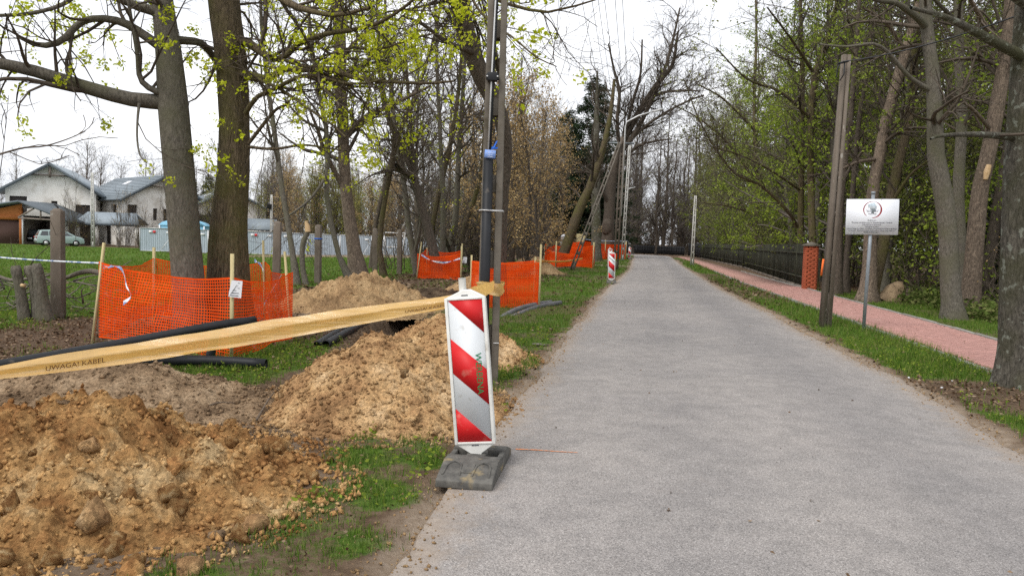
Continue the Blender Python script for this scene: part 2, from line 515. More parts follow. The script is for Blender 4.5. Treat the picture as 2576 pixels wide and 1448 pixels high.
def soilmat(name, a, b, c, scale=3.0):
    """loose soil: three tones in lumps, grains and relief"""
    m, n, l = new_mat(name)
    out = n.new('ShaderNodeOutputMaterial'); bs = n.new('ShaderNodeBsdfPrincipled'); l.new(bs.outputs[0], out.inputs[0])
    tc = n.new('ShaderNodeTexCoord')
    n1 = n.new('ShaderNodeTexNoise'); n1.inputs['Scale'].default_value = scale; n1.inputs['Detail'].default_value = 8; n1.inputs['Roughness'].default_value = 0.65
    l.new(tc.outputs['Object'], n1.inputs['Vector'])
    r1 = ramp(n, [tuple(k * 0.68 for k in a), a, b, c], [0.33, 0.42, 0.54, 0.68]); l.new(n1.outputs[0], r1.inputs[0])
    n2 = n.new('ShaderNodeTexVoronoi'); n2.inputs['Scale'].default_value = 60
    l.new(tc.outputs['Object'], n2.inputs['Vector'])
    hv = n.new('ShaderNodeHueSaturation')
    sp = n.new('ShaderNodeSeparateColor'); l.new(n2.outputs['Color'], sp.inputs[0])
    oi = n.new('ShaderNodeObjectInfo')
    mr = n.new('ShaderNodeMapRange'); mr.inputs[3].default_value = 0.66; mr.inputs[4].default_value = 1.28
    l.new(sp.outputs[0], mr.inputs[0])
    mr2 = n.new('ShaderNodeMapRange'); mr2.inputs[3].default_value = 0.85; mr2.inputs[4].default_value = 1.15
    l.new(oi.outputs['Random'], mr2.inputs[0])
    mu = n.new('ShaderNodeMath'); mu.operation = 'MULTIPLY'
    l.new(mr.outputs[0], mu.inputs[0]); l.new(mr2.outputs[0], mu.inputs[1])
    l.new(mu.outputs[0], hv.inputs['Value']); l.new(r1.outputs[0], hv.inputs['Color'])
    l.new(hv.outputs[0], bs.inputs['Base Color'])
    bs.inputs['Roughness'].default_value = 1.0; bs.inputs['Specular IOR Level'].default_value = 0.1
    n3 = n.new('ShaderNodeTexNoise'); n3.inputs['Scale'].default_value = 45; n3.inputs['Detail'].default_value = 7; n3.inputs['Roughness'].default_value = 0.7
    l.new(tc.outputs['Object'], n3.inputs['Vector'])
    bp = n.new('ShaderNodeBump'); bp.inputs['Strength'].default_value = 1.0; bp.inputs['Distance'].default_value = 0.035
    l.new(n3.outputs[0], bp.inputs['Height']); l.new(bp.outputs[0], bs.inputs['Normal'])
    return m
M['soil_orange'] = soilmat('soil_orange', (0.34, 0.165, 0.062), (0.54, 0.315, 0.130), (0.74, 0.53, 0.285), 2.2)
M['soil_sand'] = soilmat('soil_sand', (0.39, 0.225, 0.108), (0.57, 0.365, 0.18), (0.72, 0.52, 0.31), 2.0)
M['soil_brown'] = soilmat('soil_brown', (0.21, 0.14, 0.085), (0.34, 0.235, 0.145), (0.45, 0.33, 0.215))
M['soil_dark'] = soilmat('soil_dark', (0.05, 0.034, 0.022), (0.10, 0.07, 0.045), (0.17, 0.125, 0.08))
M['soil_far'] = soilmat('soil_far', (0.30, 0.19, 0.10), (0.43, 0.285, 0.15), (0.52, 0.37, 0.21), 1.5)

# ------------------------------------------------------------------ ground
TR = np.array([(-3.6, 5.4), (-2.5, 6.35), (-1.95, 7.6), (-1.75, 9.2), (-1.95, 12.0), (-2.0, 14.9), (-1.5, 19.5), (-0.6, 25.0)])
def trench_d(x, y):
    d = np.full(np.shape(x), 99.0)
    for a, b in zip(TR[:-1], TR[1:]):
        ab = b - a
        t = np.clip(((x - a[0]) * ab[0] + (y - a[1]) * ab[1]) / (ab @ ab), 0, 1)
        d = np.minimum(d, np.hypot(x - a[0] - t * ab[0], y - a[1] - t * ab[1]))
    return d
HEAPS = [  # centre x, y, radius x, y, turn, height
    ('front', -2.50, 4.30, 1.40, 1.22, 0.35, 0.45), ('left', -3.55, 6.35, 1.75, 1.00, 0.1, 0.40), ('centre', -1.12, 6.75, 1.05, 1.20, 0.1, 0.66),
    ('ridge', -0.80, 9.55, 1.02, 1.05, -0.2, 0.52), ('back', -3.10, 16.1, 1.75, 2.0, 0.3, 0.60), ('dark', -1.75, 17.6, 1.1, 1.9, 0.2, 0.30),
    ('small', -0.95, 20.2, 0.95, 1.8, 0.0, 0.55), ('far', 0.95, 36.0, 1.5, 2.2, 0.2, 0.85)]
def heap_r(x, y, h):
    c, s = math.cos(h[5]), math.sin(h[5])
    u, v = x - h[1], y - h[2]
    return np.hypot((u * c + v * s) / h[3], (-u * s + v * c) / h[4])
def heapmask(x, y):
    r = np.full(np.shape(x), 9.0)
    for h in HEAPS: r = np.minimum(r, heap_r(x, y, h))
    return r

def grassd(x, y):
    """share of ground covered by grass, 0..1"""
    x = np.asarray(x, float); y = np.asarray(y, float)
    sL = xl(y) - x; sR = x - xr(y)
    n1 = fb2(x, y, 0.9, 4, 11); n2 = fb2(x, y, 3.0, 3, 12)
    g = np.zeros(np.shape(x))
    patch = sstep(-0.12, 0.18, n1 + 0.5 * n2)
    vergeL = sstep(0.06, 0.26, sL + 0.30 * n2) * (1 - sstep(2.4, 3.4, sL + n1))
    dens = (0.38 + 0.62 * sstep(-0.36, 0.04, n1 + 0.9 * n2)) * (1 - sstep(7.0, 11, y)) + sstep(7.0, 12, y) * (0.45 + 0.55 * patch)
    g = np.maximum(g, vergeL * dens)
    green_mid = sstep(2.2, 3.2, sL) * (1 - sstep(3.6, 5.0, sL + 1.2 * n1)) * sstep(6.5, 7.5, y) * (1 - sstep(9.5, 11.5, y))
    g = np.maximum(g, 0.9 * green_mid)
    g = np.maximum(g, 0.34 * sstep(2.5, 3.2, sL) * (1 - sstep(8, 9, sL)) * sstep(0.05, 0.35, n1))
    lawn = sstep(7.6, 8.8, sL + 0.8 * n1)
    g = np.maximum(g, lawn * (0.85 + 0.15 * patch))
    strip = sstep(56, 59, y + 2 * n1) * (sL > 3) * np.maximum(sstep(-25, -19, x), sstep(76, 80, y))
    g = g * (1 - strip * (1 - 0.25 * patch))
    far = sstep(20, 30, y) * (sL > 0.3) * (sL < 8) * (1 - sstep(40, 46, y))
    g = np.maximum(g, far * 0.55 * patch * sstep(0.2, 0.8, sL) + 0.45 * far * (sL < 3.6) * sstep(0.2, 0.8, sL))
    vergeR = sstep(0.08, 0.40, sR + 0.22 * n2) * (x < swl(y) + 0.1)
    bare = 1 - sstep(0.45, 1.15, np.hypot(x - 5.25, (y - 8.0) * 0.8) + 0.35 * n1)
    dry = sstep(20, 24, y) * (1 - sstep(40, 46, y))
    g = np.maximum(g, vergeR * (1 - 0.92 * bare) * (0.68 + 0.32 * patch) * (1 - 0.75 * dry * sstep(-0.3, 0.1, n1)))
    sS = x - swr(y)
    g = np.maximum(g, sstep(0.12, 0.3, sS) * (1 - 0.35 * sstep(2.0, 3.2, sS + n1)) * (0.45 + 0.55 * patch) * (y < 28))
    g = g * ((sL > 0.0) | (sR > 0.0)) * ((x < swl(y)) | (x > swr(y)))
    g = g * sstep(0.92, 1.08, heapmask(x, y) + 0.35 * n2)
    g = g * np.where((sL > 0) & (y < 6.9), sstep(-0.2, 0.2, x - np.interp(y, [2.5, 3.3, 4.75, 6.5], [-1.62, -1.45, -1.15, -1.2]) + 0.35 * n2), 1.0)
    g = g * sstep(0.35, 0.6, trench_d(x, y) + 0.15 * n2)
    return np.clip(g, 0, 1)

def relief(x, y):
    sL = xl(y) - x; sR = x - xr(y)
    off = np.maximum(sL, sR)
    side = ((x > swl(y) - 0.15) & (x < swr(y) + 0.15))
    a = sstep(0.05, 0.6, off) * np.where(side, 0, 1)
    z = a * (0.025 * fb2(x, y, 1.2, 3, 21) + 0.018 * fb2(x, y, 6, 3, 22))
    td = trench_d(x, y)
    z = z - 0.34 * (1 - sstep(0.10, 0.42, td + 0.14 * fb2(x, y, 3, 3, 23))) + a * 0.05 * (1 - sstep(0.4, 1.0, td)) * fb2(x, y, 7, 3, 24)
    z = np.where(off < 0.05, -0.03, z)
    z = np.where(side, -0.03, z)
    return z

fx = np.arange(-9.5, 9.01, 0.085)
fy = np.arange(2.2, 24.01, 0.095)
gx = np.concatenate([-9.5 - np.cumsum(0.09 * 1.16 ** np.arange(60))[::-1][0:60], fx, 9.0 + np.cumsum(0.09 * 1.16 ** np.arange(60))])
gy = np.concatenate([2.2 - np.cumsum(0.1 * 1.3 ** np.arange(20))[::-1], fy, 24.0 + np.cumsum(0.1 * 1.10 ** np.arange(85))])
gx = np.concatenate([[-2500], gx[np.abs(gx) < 2000], [2500]]); gy = np.concatenate([[-500], gy[(gy > -450) & (gy < 2400)], [2600]])
XX, YY = np.meshgrid(gx, gy)
ZZ = H(XX, YY) + relief(XX, YY)
nx, ny = len(gx), len(gy)
ii = (np.arange(ny - 1)[:, None] * nx + np.arange(nx - 1)[None]).ravel()
GF = np.stack([ii, ii + 1, ii + nx + 1, ii + nx], -1)

def groundmat():
    m, n, l = new_mat('ground')
    out = n.new('ShaderNodeOutputMaterial'); bs = n.new('ShaderNodeBsdfPrincipled'); l.new(bs.outputs[0], out.inputs[0])
    tc = n.new('ShaderNodeTexCoord')
    def noise(sc, det=6, ro=0.65):
        q = n.new('ShaderNodeTexNoise'); q.inputs['Scale'].default_value = sc; q.inputs['Detail'].default_value = det; q.inputs['Roughness'].default_value = ro
        l.new(tc.outputs['Object'], q.inputs['Vector']); return q.outputs[0]
    def mix(f, a, b):
        x = n.new('ShaderNodeMix'); x.data_type = 'RGBA'
        l.new(f, x.inputs[0]); l.new(a, x.inputs[6]); l.new(b, x.inputs[7]); return x.outputs[2]
    def rampc(src, cols, pos=None):
        r = ramp(n, cols, pos); l.new(src, r.inputs[0]); return r.outputs[0]
    def attr(nm):
        a = n.new('ShaderNodeAttribute'); a.attribute_name = nm; return a.outputs['Fac']
    dirt = rampc(noise(9, 8), [(0.075, 0.049, 0.031), (0.135, 0.092, 0.060), (0.22, 0.16, 0.112)])
    litter = rampc(noise(30, 8, 0.75), [(0.045, 0.030, 0.020), (0.105, 0.070, 0.046), (0.21, 0.15, 0.10)], [0.38, 0.5, 0.64])
    green = rampc(noise(14, 8, 0.7), [(0.035, 0.062, 0.014), (0.075, 0.135, 0.02), (0.13, 0.20, 0.035)])
    sand = rampc(noise(16, 8, 0.7), [(0.21, 0.155, 0.11), (0.30, 0.235, 0.175), (0.38, 0.31, 0.245)])
    c = mix(attr('litter'), dirt, litter)
    # grass breaks up at its edges
    nz = noise(22, 6, 0.7)
    ad = n.new('ShaderNodeMath'); ad.operation = 'ADD'; l.new(attr('grass'), ad.inputs[0]); l.new(nz, ad.inputs[1])
    gm = n.new('ShaderNodeMapRange'); gm.inputs[1].default_value = 0.85; gm.inputs[2].default_value = 1.12; l.new(ad.outputs[0], gm.inputs[0])
    c = mix(gm.outputs[0], c, green)
    c = mix(attr('sand'), c, sand)
    l.new(c, bs.inputs['Base Color'])
    bs.inputs['Roughness'].default_value = 1.0; bs.inputs['Specular IOR Level'].default_value = 0.1
    bp = n.new('ShaderNodeBump'); bp.inputs['Strength'].default_value = 0.9; bp.inputs['Distance'].default_value = 0.03
    l.new(noise(38, 7, 0.7), bp.inputs['Height']); l.new(bp.outputs[0], bs.inputs['Normal'])
    return m
M['ground'] = groundmat()
ground = obj('ground', np.stack([XX, YY, ZZ], -1).reshape(-1, 3), GF, M['ground'], smooth=True)
tag(ground, 'ground of patchy grass, leaf litter and bare soil around the road', 'ground', kind='structure')
def set_attr(o, nm, v):
    a = o.data.attributes.new(nm, 'FLOAT', 'POINT'); a.data.foreach_set('value', np.ascontiguousarray(v.ravel(), dtype=np.float32))
GD = grassd(XX, YY)
set_attr(ground, 'grass', GD)
_sl = xl(YY) - XX; _sr = XX - xr(YY)
_n1 = fb2(XX, YY, 1.1, 4, 31); _n2 = fb2(XX, YY, 4.0, 3, 32)
fr = (1 - sstep(0.02, 0.20, _sl + 0.20 * _n2)) * (_sl > -0.3) * (_sl < 3) + (1 - sstep(0.05, 0.26, _sr + 0.2 * _n2)) * (_sr > -0.3) * (_sr < 3)
fr = np.maximum(fr, (1 - sstep(0.95, 1.15, heapmask(XX, YY) + 0.3 * _n2)) * 0.4)
fr = np.maximum(fr, sstep(56, 59, YY + 2 * _n1) * sstep(-25, -19, XX) * (1 - sstep(66, 69, YY)) * (_sl > 3) * sstep(-0.3, 0.1, _n1) * 0.9)
fr = np.maximum(fr, (1 - sstep(0.4, 1.0, np.abs(YY - 50 - 0.1 * XX))) * (_sl > 0) * (_sl < 8) * 0.9)
set_attr(ground, 'sand', np.clip(fr, 0, 1) * 0.95)
lit = sstep(2.2, 3.4, _sl + _n1) * (1 - sstep(8.5, 10, _sl)) + sstep(1.8, 3.5, XX - swr(YY)) + 0.8 * (1 - sstep(0.6, 1.3, np.hypot(XX - 5.2, YY - 8))) + 0.8 * sstep(20, 24, YY) * (_sr > 0.1) * (XX < swl(YY))
set_attr(ground, 'litter', np.clip(lit, 0, 1))

# ------------------------------------------------------------------ road
def roadmat():
    m, n, l = new_mat('asphalt')
    out = n.new('ShaderNodeOutputMaterial'); bs = n.new('ShaderNodeBsdfPrincipled'); l.new(bs.outputs[0], out.inputs[0])
    tc = n.new('ShaderNodeTexCoord')
    def vor(sc):
        q = n.new('ShaderNodeTexVoronoi'); q.inputs['Scale'].default_value = sc; l.new(tc.outputs['Object'], q.inputs['Vector']); return q
    def noise(sc, det=6, ro=0.6):
        q = n.new('ShaderNodeTexNoise'); q.inputs['Scale'].default_value = sc; q.inputs['Detail'].default_value = det; q.inputs['Roughness'].default_value = ro
        l.new(tc.outputs['Object'], q.inputs['Vector']); return q.outputs[0]
    v1 = vor(185); sp = n.new('ShaderNodeSeparateColor'); l.new(v1.outputs['Color'], sp.inputs[0])
    r1 = ramp(n, [(0.15, 0.144, 0.141), (0.258, 0.239, 0.229), (0.305, 0.284, 0.272), (0.362, 0.338, 0.324), (0.50, 0.475, 0.455)], [0.0, 0.22, 0.55, 0.88, 1.0])
    l.new(sp.outputs[0], r1.inputs[0])
    # dark binder between stones
    rb = ramp(n, [(1, 1, 1), (0.72, 0.70, 0.69)], [0.45, 0.85]); l.new(v1.outputs['Distance'], rb.inputs[0])
    mu = n.new('ShaderNodeMix'); mu.data_type = 'RGBA'; mu.blend_type = 'MULTIPLY'; mu.inputs[0].default_value = 0.75
    l.new(r1.outputs[0], mu.inputs[6]); l.new(rb.outputs[0], mu.inputs[7])
    # worn lanes and stains
    big = ramp(n, [(0.88, 0.882, 0.89), (1.0, 0.997, 0.993), (1.08, 1.068, 1.055)], [0.34, 0.5, 0.66]); l.new(noise(0.55, 6), big.inputs[0])
    m2 = n.new('ShaderNodeMix'); m2.data_type = 'RGBA'; m2.blend_type = 'MULTIPLY'; m2.inputs[0].default_value = 1.0
    l.new(mu.outputs[2], m2.inputs[6]); l.new(big.outputs[0], m2.inputs[7])
    sm = ramp(n, [(0.90, 0.90, 0.90), (1.06, 1.055, 1.05)], [0.38, 0.6]); l.new(noise(5, 5), sm.inputs[0])
    m3 = n.new('ShaderNodeMix'); m3.data_type = 'RGBA'; m3.blend_type = 'MULTIPLY'; m3.inputs[0].default_value = 1.0
    l.new(m2.outputs[2], m3.inputs[6]); l.new(sm.outputs[0], m3.inputs[7])
    at = n.new('ShaderNodeAttribute'); at.attribute_name = 'lane'
    m35 = n.new('ShaderNodeMix'); m35.data_type = 'RGBA'; m35.blend_type = 'MULTIPLY'
    l.new(at.outputs['Fac'], m35.inputs[0]); l.new(m3.outputs[2], m35.inputs[6]); m35.inputs[7].default_value = (0.80, 0.81, 0.83, 1)
    # dust washed in from the verge
    ae = n.new('ShaderNodeAttribute'); ae.attribute_name = 'dust'
    ad = n.new('ShaderNodeMath'); ad.operation = 'ADD'; l.new(ae.outputs['Fac'], ad.inputs[0]); l.new(noise(7, 6, 0.7), ad.inputs[1])
    dm = n.new('ShaderNodeMapRange'); dm.inputs[1].default_value = 0.62; dm.inputs[2].default_value = 1.25; l.new(ad.outputs[0], dm.inputs[0])
    ds = ramp(n, [(0.25, 0.195, 0.15), (0.36, 0.30, 0.245)]); l.new(noise(25, 6), ds.inputs[0])
    m4 = n.new('ShaderNodeMix'); m4.data_type = 'RGBA'
    l.new(dm.outputs[0], m4.inputs[0]); l.new(m35.outputs[2], m4.inputs[6]); l.new(ds.outputs[0], m4.inputs[7])
    l.new(m4.outputs[2], bs.inputs['Base Color'])
    bs.inputs['Roughness'].default_value = 0.85; bs.inputs['Specular IOR Level'].default_value = 0.25
    bp = n.new('ShaderNodeBump'); bp.inputs['Strength'].default_value = 0.55; bp.inputs['Distance'].default_value = 0.006; bp.invert = True
    l.new(v1.outputs['Distance'], bp.inputs['Height']); l.new(bp.outputs[0], bs.inputs['Normal'])
    return m
M['asphalt'] = roadmat()
ry = np.concatenate([np.arange(-6, 2, 0.5), np.arange(2, 26, 0.08), np.arange(26, 60, 0.3), np.arange(60, 95, 1.0)])
L = np.stack([xl(ry), ry], -1); Rr = np.stack([xr(ry), ry], -1)
wob = 0.07 * fb2(ry, ry * 0, 1.1, 4, 41)[:, None] * 1.8 + 0.035 * fb2(ry, ry * 0, 7, 2, 43)[:, None]
wob2 = 0.07 * fb2(ry, ry * 0, 1.1, 4, 42)[:, None] * 1.8 + 0.035 * fb2(ry, ry * 0, 7, 2, 44)[:, None]
L = L + np.hstack([wob, wob * 0]); Rr = Rr + np.hstack([wob2, wob2 * 0])
bendL = catmull([(L[-1][0], L[-1][1]), (15.2, 101), (11.5, 106), (4, 110), (-12, 114)], 16)[1:]
bendR = catmull([(Rr[-1][0], Rr[-1][1]), (20.3, 103), (17.0, 109.5), (9, 115), (-10, 120)], 16)[1:]
L = np.vstack([L, bendL]); Rr = np.vstack([Rr, bendR])
uu = np.array([0, 0.006, 0.02, 0.06, 0.12, 0.2, 0.28, 0.36, 0.44, 0.5, 0.56, 0.64, 0.72, 0.8, 0.88, 0.94, 0.98, 0.994, 1.0])
RP = L[:, None, :] * (1 - uu)[None, :, None] + Rr[:, None, :] * uu[None, :, None]
rz = 0.012 + 0.035 * (1 - (2 * uu - 1) ** 2)
rz[0] = rz[-1] = -0.035
RV = np.concatenate([RP, np.broadcast_to(rz, RP.shape[:2])[..., None]], -1)
k = len(uu)
ii = (np.arange(len(L) - 1)[:, None] * k + np.arange(k - 1)[None]).ravel()
road = obj('road', RV.reshape(-1, 3), np.stack([ii, ii + 1, ii + k + 1, ii + k], -1), M['asphalt'], smooth=True)
tag(road, 'narrow worn grey asphalt road curving away to the left', 'road', kind='structure')
ed = np.minimum(uu, 1 - uu) * 4.0
set_attr(road, 'dust', np.broadcast_to(1 - sstep(0.0, 0.4, ed), RP.shape[:2]) * 0.62)
lane = np.exp(-((uu - 0.74) / 0.12) ** 2) * 0.95 + np.exp(-((uu - 0.36) / 0.10) ** 2) * 0.4
set_attr(road, 'lane', np.broadcast_to(lane, RP.shape[:2]))
# sprayed orange survey line beside the beacon
pl = [G(1296, 1137), G(1350, 1141), G(1400, 1146), G(1452, 1150)]
pm = MB()
pa = catmull([(p[0], p[1], 0) for p in pl], 14)
wd = 0.013 * (1 - 0.6 * np.linspace(0, 1, 14))
for i in range(13):
    a, b = pa[i], pa[i + 1]
    def zr(q): return 0.012 + 0.035 * (1 - (2 * (q[0] - xl(q[1])) / (xr(q[1]) - xl(q[1])) - 1) ** 2) + 0.005
    pm.add([(a[0], a[1] - wd[i], zr(a)), (b[0], b[1] - wd[i + 1], zr(b)), (b[0], b[1] + wd[i + 1], zr(b)), (a[0], a[1] + wd[i], zr(a))], [(0, 1, 2, 3)])
M['spray'] = surf('spray', [(0.75, 0.28, 0.12), (0.40, 0.27, 0.20)], 60, pos=[0.45, 0.6])
pm.make('painted_line', M['spray'], road)

# ------------------------------------------------------------------ brick pavement with edging
M['paver_bed'] = surf('paver_bed', [(0.26, 0.15, 0.125), (0.36, 0.22, 0.185)], 20, rough=0.95)
M['paver'] = surf('paver', [(0.40, 0.215, 0.185), (0.47, 0.265, 0.23)], 9, rough=0.9, bump=0.3, bscale=90, bdist=0.003, vary=0.08, spots=(0.44, 0.28, 0.24), sscale=2.5, spos=(0.55, 0.75))
def sidebrick():
    m, n, l = new_mat('paver_far')
    out = n.new('ShaderNodeOutputMaterial'); bs = n.new('ShaderNodeBsdfPrincipled'); l.new(bs.outputs[0], out.inputs[0])
    tc = n.new('ShaderNodeTexCoord'); mp = n.new('ShaderNodeMapping'); mp.inputs['Rotation'].default_value = (0, 0, -0.15)
    l.new(tc.outputs['Object'], mp.inputs[0])
    br = n.new('ShaderNodeTexBrick'); br.inputs['Scale'].default_value = 5.0
    br.inputs['Color1'].default_value = c4((0.37, 0.195, 0.158)); br.inputs['Color2'].default_value = c4((0.45, 0.25, 0.205)); br.inputs['Mortar'].default_value = c4((0.28, 0.17, 0.14))
    br.inputs['Mortar Size'].default_value = 0.012
    l.new(mp.outputs[0], br.inputs['Vector']); l.new(br.outputs[0], bs.inputs['Base Color']); bs.inputs['Roughness'].default_value = 0.95
    return m
M['paver_far'] = sidebrick()
sy = np.concatenate([np.arange(-6, 8, 1.0), np.arange(8, 24, 0.5), np.arange(24, 98, 2.0)])
def ribbon(ys, fa, fb, z, dz=0.0):
    a = np.stack([fa(ys), ys, np.full(len(ys), z)], -1); b = np.stack([fb(ys), ys, np.full(len(ys), z)], -1)
    V = np.concatenate([a, b, a - [0, 0, 0.06], b - [0, 0, 0.06]])
    n = len(ys); i = np.arange(n - 1)
    F = np.concatenate([np.stack([i, i + n, i + n + 1, i + 1], -1), np.stack([i + 2 * n, i, i + 1, i + 2 * n + 1], -1), np.stack([i + n, i + 3 * n, i + 3 * n + 1, i + n + 1], -1)])
    return V, F
NEAR1 = 30.0
V, F = ribbon(sy[sy <= NEAR1], swl, swr, 0.018)
pav = obj('pavement', V, F, M['paver_bed'])
tag(pav, 'red brick pavement running beside the road on the right', 'pavement', kind='structure')
V, F = ribbon(np.concatenate([[NEAR1], sy[sy > NEAR1]]), swl, swr, 0.030)
obj('paving', V, F, M['paver_far'], pav)
# bricks laid across the path; the nearest 300 in view are single objects, the rest one piece
bw, bl, gap, th = 0.098, 0.198, 0.006, 0.045
pb = MB(); pb.box((0, 0, 0), (bl - gap, bw - gap, th), None, 0.95)
pv_me = None
rows = []
y = 6.0; row = 0
while y < NEAR1:
    d = np.array([swl(y + 1) - swl(y), 1.0]); d /= np.linalg.norm(d); ang = -math.atan2(d[0], d[1])
    x0, x1 = float(swl(y)), float(swr(y))
    x = x0 - (bl / 2 if row % 2 else 0)
    while x < x1 - 0.02:
        a, b = max(x, x0), min(x + bl, x1)
        if b - a > 0.05: rows.append(((a + b) / 2, y + ((a + b) / 2 - x0) * math.sin(ang), ang, b - a))
        x += bl
    y += bw * d[1]; row += 1
rows = [r for r in rows if abs(r[0]) < 0.70 * r[1] + 0.5]
rows.sort(key=lambda r: r[1])
full = [r for r in rows if r[3] > bl - 0.01]
vis = [r for r in full if (r[0] / max(r[1], 0.1)) < 0.655 and not (5.2 < r[0] - 0 and r[0] / r[1] > 0.632)]
single = set(id(r) for r in vis[:300])
rest = []
Vb = np.array(pb.V); Fb = np.array(pb.F)
rg = np.random.default_rng(3)
for r in rows:
    jz = 0.022 + rg.normal(0, 0.0025)
    if id(r) in single:
        if pv_me is None:
            o = obj('brick', pb.V, pb.F, M['paver'], pav, local=True); pv_me = o.data
        else:
            o = bpy.data.objects.new('brick', pv_me); COL.objects.link(o); o.parent = pav; ORG[o] = np.zeros(3)
        o.location = (r[0], r[1], jz); o.rotation_euler = (rg.normal(0, 0.006), rg.normal(0, 0.006), r[2])
    else:
        c, s = math.cos(r[2]), math.sin(r[2])
        q = Vb * [r[3] / bl, 1, 1]
        rest.append((np.stack([q[:, 0] * c - q[:, 1] * s + r[0], q[:, 0] * s + q[:, 1] * c + r[1], q[:, 2] + jz], -1), Fb))
V, F = cat(rest)
tag(obj('bricks', V, F, M['paver'], pav), kind='stuff')
M['kerb'] = surf('kerb', [(0.21, 0.20, 0.18), (0.33, 0.315, 0.29)], 12, rough=0.95, bump=0.4, vary=0.15, spots=(0.10, 0.12, 0.06), sscale=8, spos=(0.6, 0.75))
kb = MB(); kb.box((0, 0, 0), (0.07, 0.985, 0.20))
k_me = None
for side, fn, dx, hz in (('r', swr, 0.045, 0.0), ('l', swl, -0.045, -0.045)):
    y = 7.0
    while y < 46:
        d = np.array([float(fn(y + 1) - fn(y)), 1.0]); L_ = np.linalg.norm(d)
        if k_me is None:
            o = kb.make('edging_stone', M['kerb'], pav, local=True, bevel=0.008); k_me = o.data
        else:
            o = bpy.data.objects.new('edging_stone', k_me); COL.objects.link(o); o.parent = pav; ORG[o] = np.zeros(3)
        o.location = (float(fn(y + 0.5)) + dx, y + 0.5, -0.028 + hz + rg.normal(0, 0.006))
        o.rotation_euler = (rg.normal(0, 0.006), rg.normal(0, 0.03), -math.atan2(d[0], d[1]) + rg.normal(0, 0.006))
        y += 1.0 / L_

# ------------------------------------------------------------------ heaps of dug soil
def icos(sub):
    bm = bmesh.new(); bmesh.ops.create_icosphere(bm, subdivisions=sub, radius=1.0)
    V = np.array([v.co[:] for v in bm.verts]); F = np.array([[v.index for v in f.verts] for f in bm.faces]); bm.free()
    return V, F
ICO1, ICO2, ICO3 = icos(1), icos(2), icos(3)
OCTA = (np.array([(1, 0, 0), (-1, 0, 0), (0, 1, 0), (0, -1, 0), (0, 0, 1), (0, 0, -1)], float), np.array([(0, 2, 4), (2, 1, 4), (1, 3, 4), (3, 0, 4), (2, 0, 5), (1, 2, 5), (3, 1, 5), (0, 3, 5)]))
def clod_shape(seed, base=ICO2, rough=0.32):
    """broken angular lump: hull of random points, split once and roughened"""
    r = np.random.default_rng(seed)
    fine = 2 if len(base[0]) > 200 else 1
    pts = r.normal(size=(15, 3)); pts /= np.linalg.norm(pts, axis=1, keepdims=True); pts *= r.uniform(0.7, 1.1, (15, 1)) * r.uniform(0.6, 1.0, 3)
    bm = bmesh.new()
    for p in pts: bm.verts.new(p)
    h = bmesh.ops.convex_hull(bm, input=bm.verts)
    bmesh.ops.delete(bm, geom=[v for v in bm.verts if not v.link_faces], context='VERTS')
    bmesh.ops.subdivide_edges(bm, edges=bm.edges[:], cuts=fine * 2 - 1 if fine == 1 else 4, use_grid_fill=True)
    bmesh.ops.triangulate(bm, faces=bm.faces[:])
    bm.verts.index_update()
    q = np.array([v.co[:] for v in bm.verts]); F = np.array([[v.index for v in f.verts] for f in bm.faces]); bm.free()
    d = rough * 0.55 * fbm(q * 2.2 + seed * 5.1, 4, seed) - 0.10 * (worley(q * 3.0 + seed, seed) - 0.4) + 0.10 * fbm(q * 7 + seed, 3, seed + 9)
    return q * (1 + d)[:, None], F
CLODS = {}
def heap_z(hp, x, y, seed, rough, cl):
    r = heap_r(x, y, hp) + 0.16 * fb2(x, y, 1.3, 3, seed)
    base = hp[6] * np.clip(1 - np.clip(r, 0, 2) ** 1.25, -0.4, 1)
    p = np.stack([x, y, base], -1)
    msk = sstep(1.15, 0.75, r)
    w1 = 1 - worley(p * 4.2, seed); w2 = 1 - worley(p * 10, seed + 5); w3 = 1 - worley(p * 24, seed + 8)
    z = base + msk * rough * (0.14 * fb2(x, y, 1.6, 3, seed + 3) + cl * (0.135 * (w1 - 0.45) + 0.065 * (w2 - 0.45) + 0.022 * (w3 - 0.45)) + 0.03 * fb2(x, y, 9, 3, seed + 4))
    return z, r

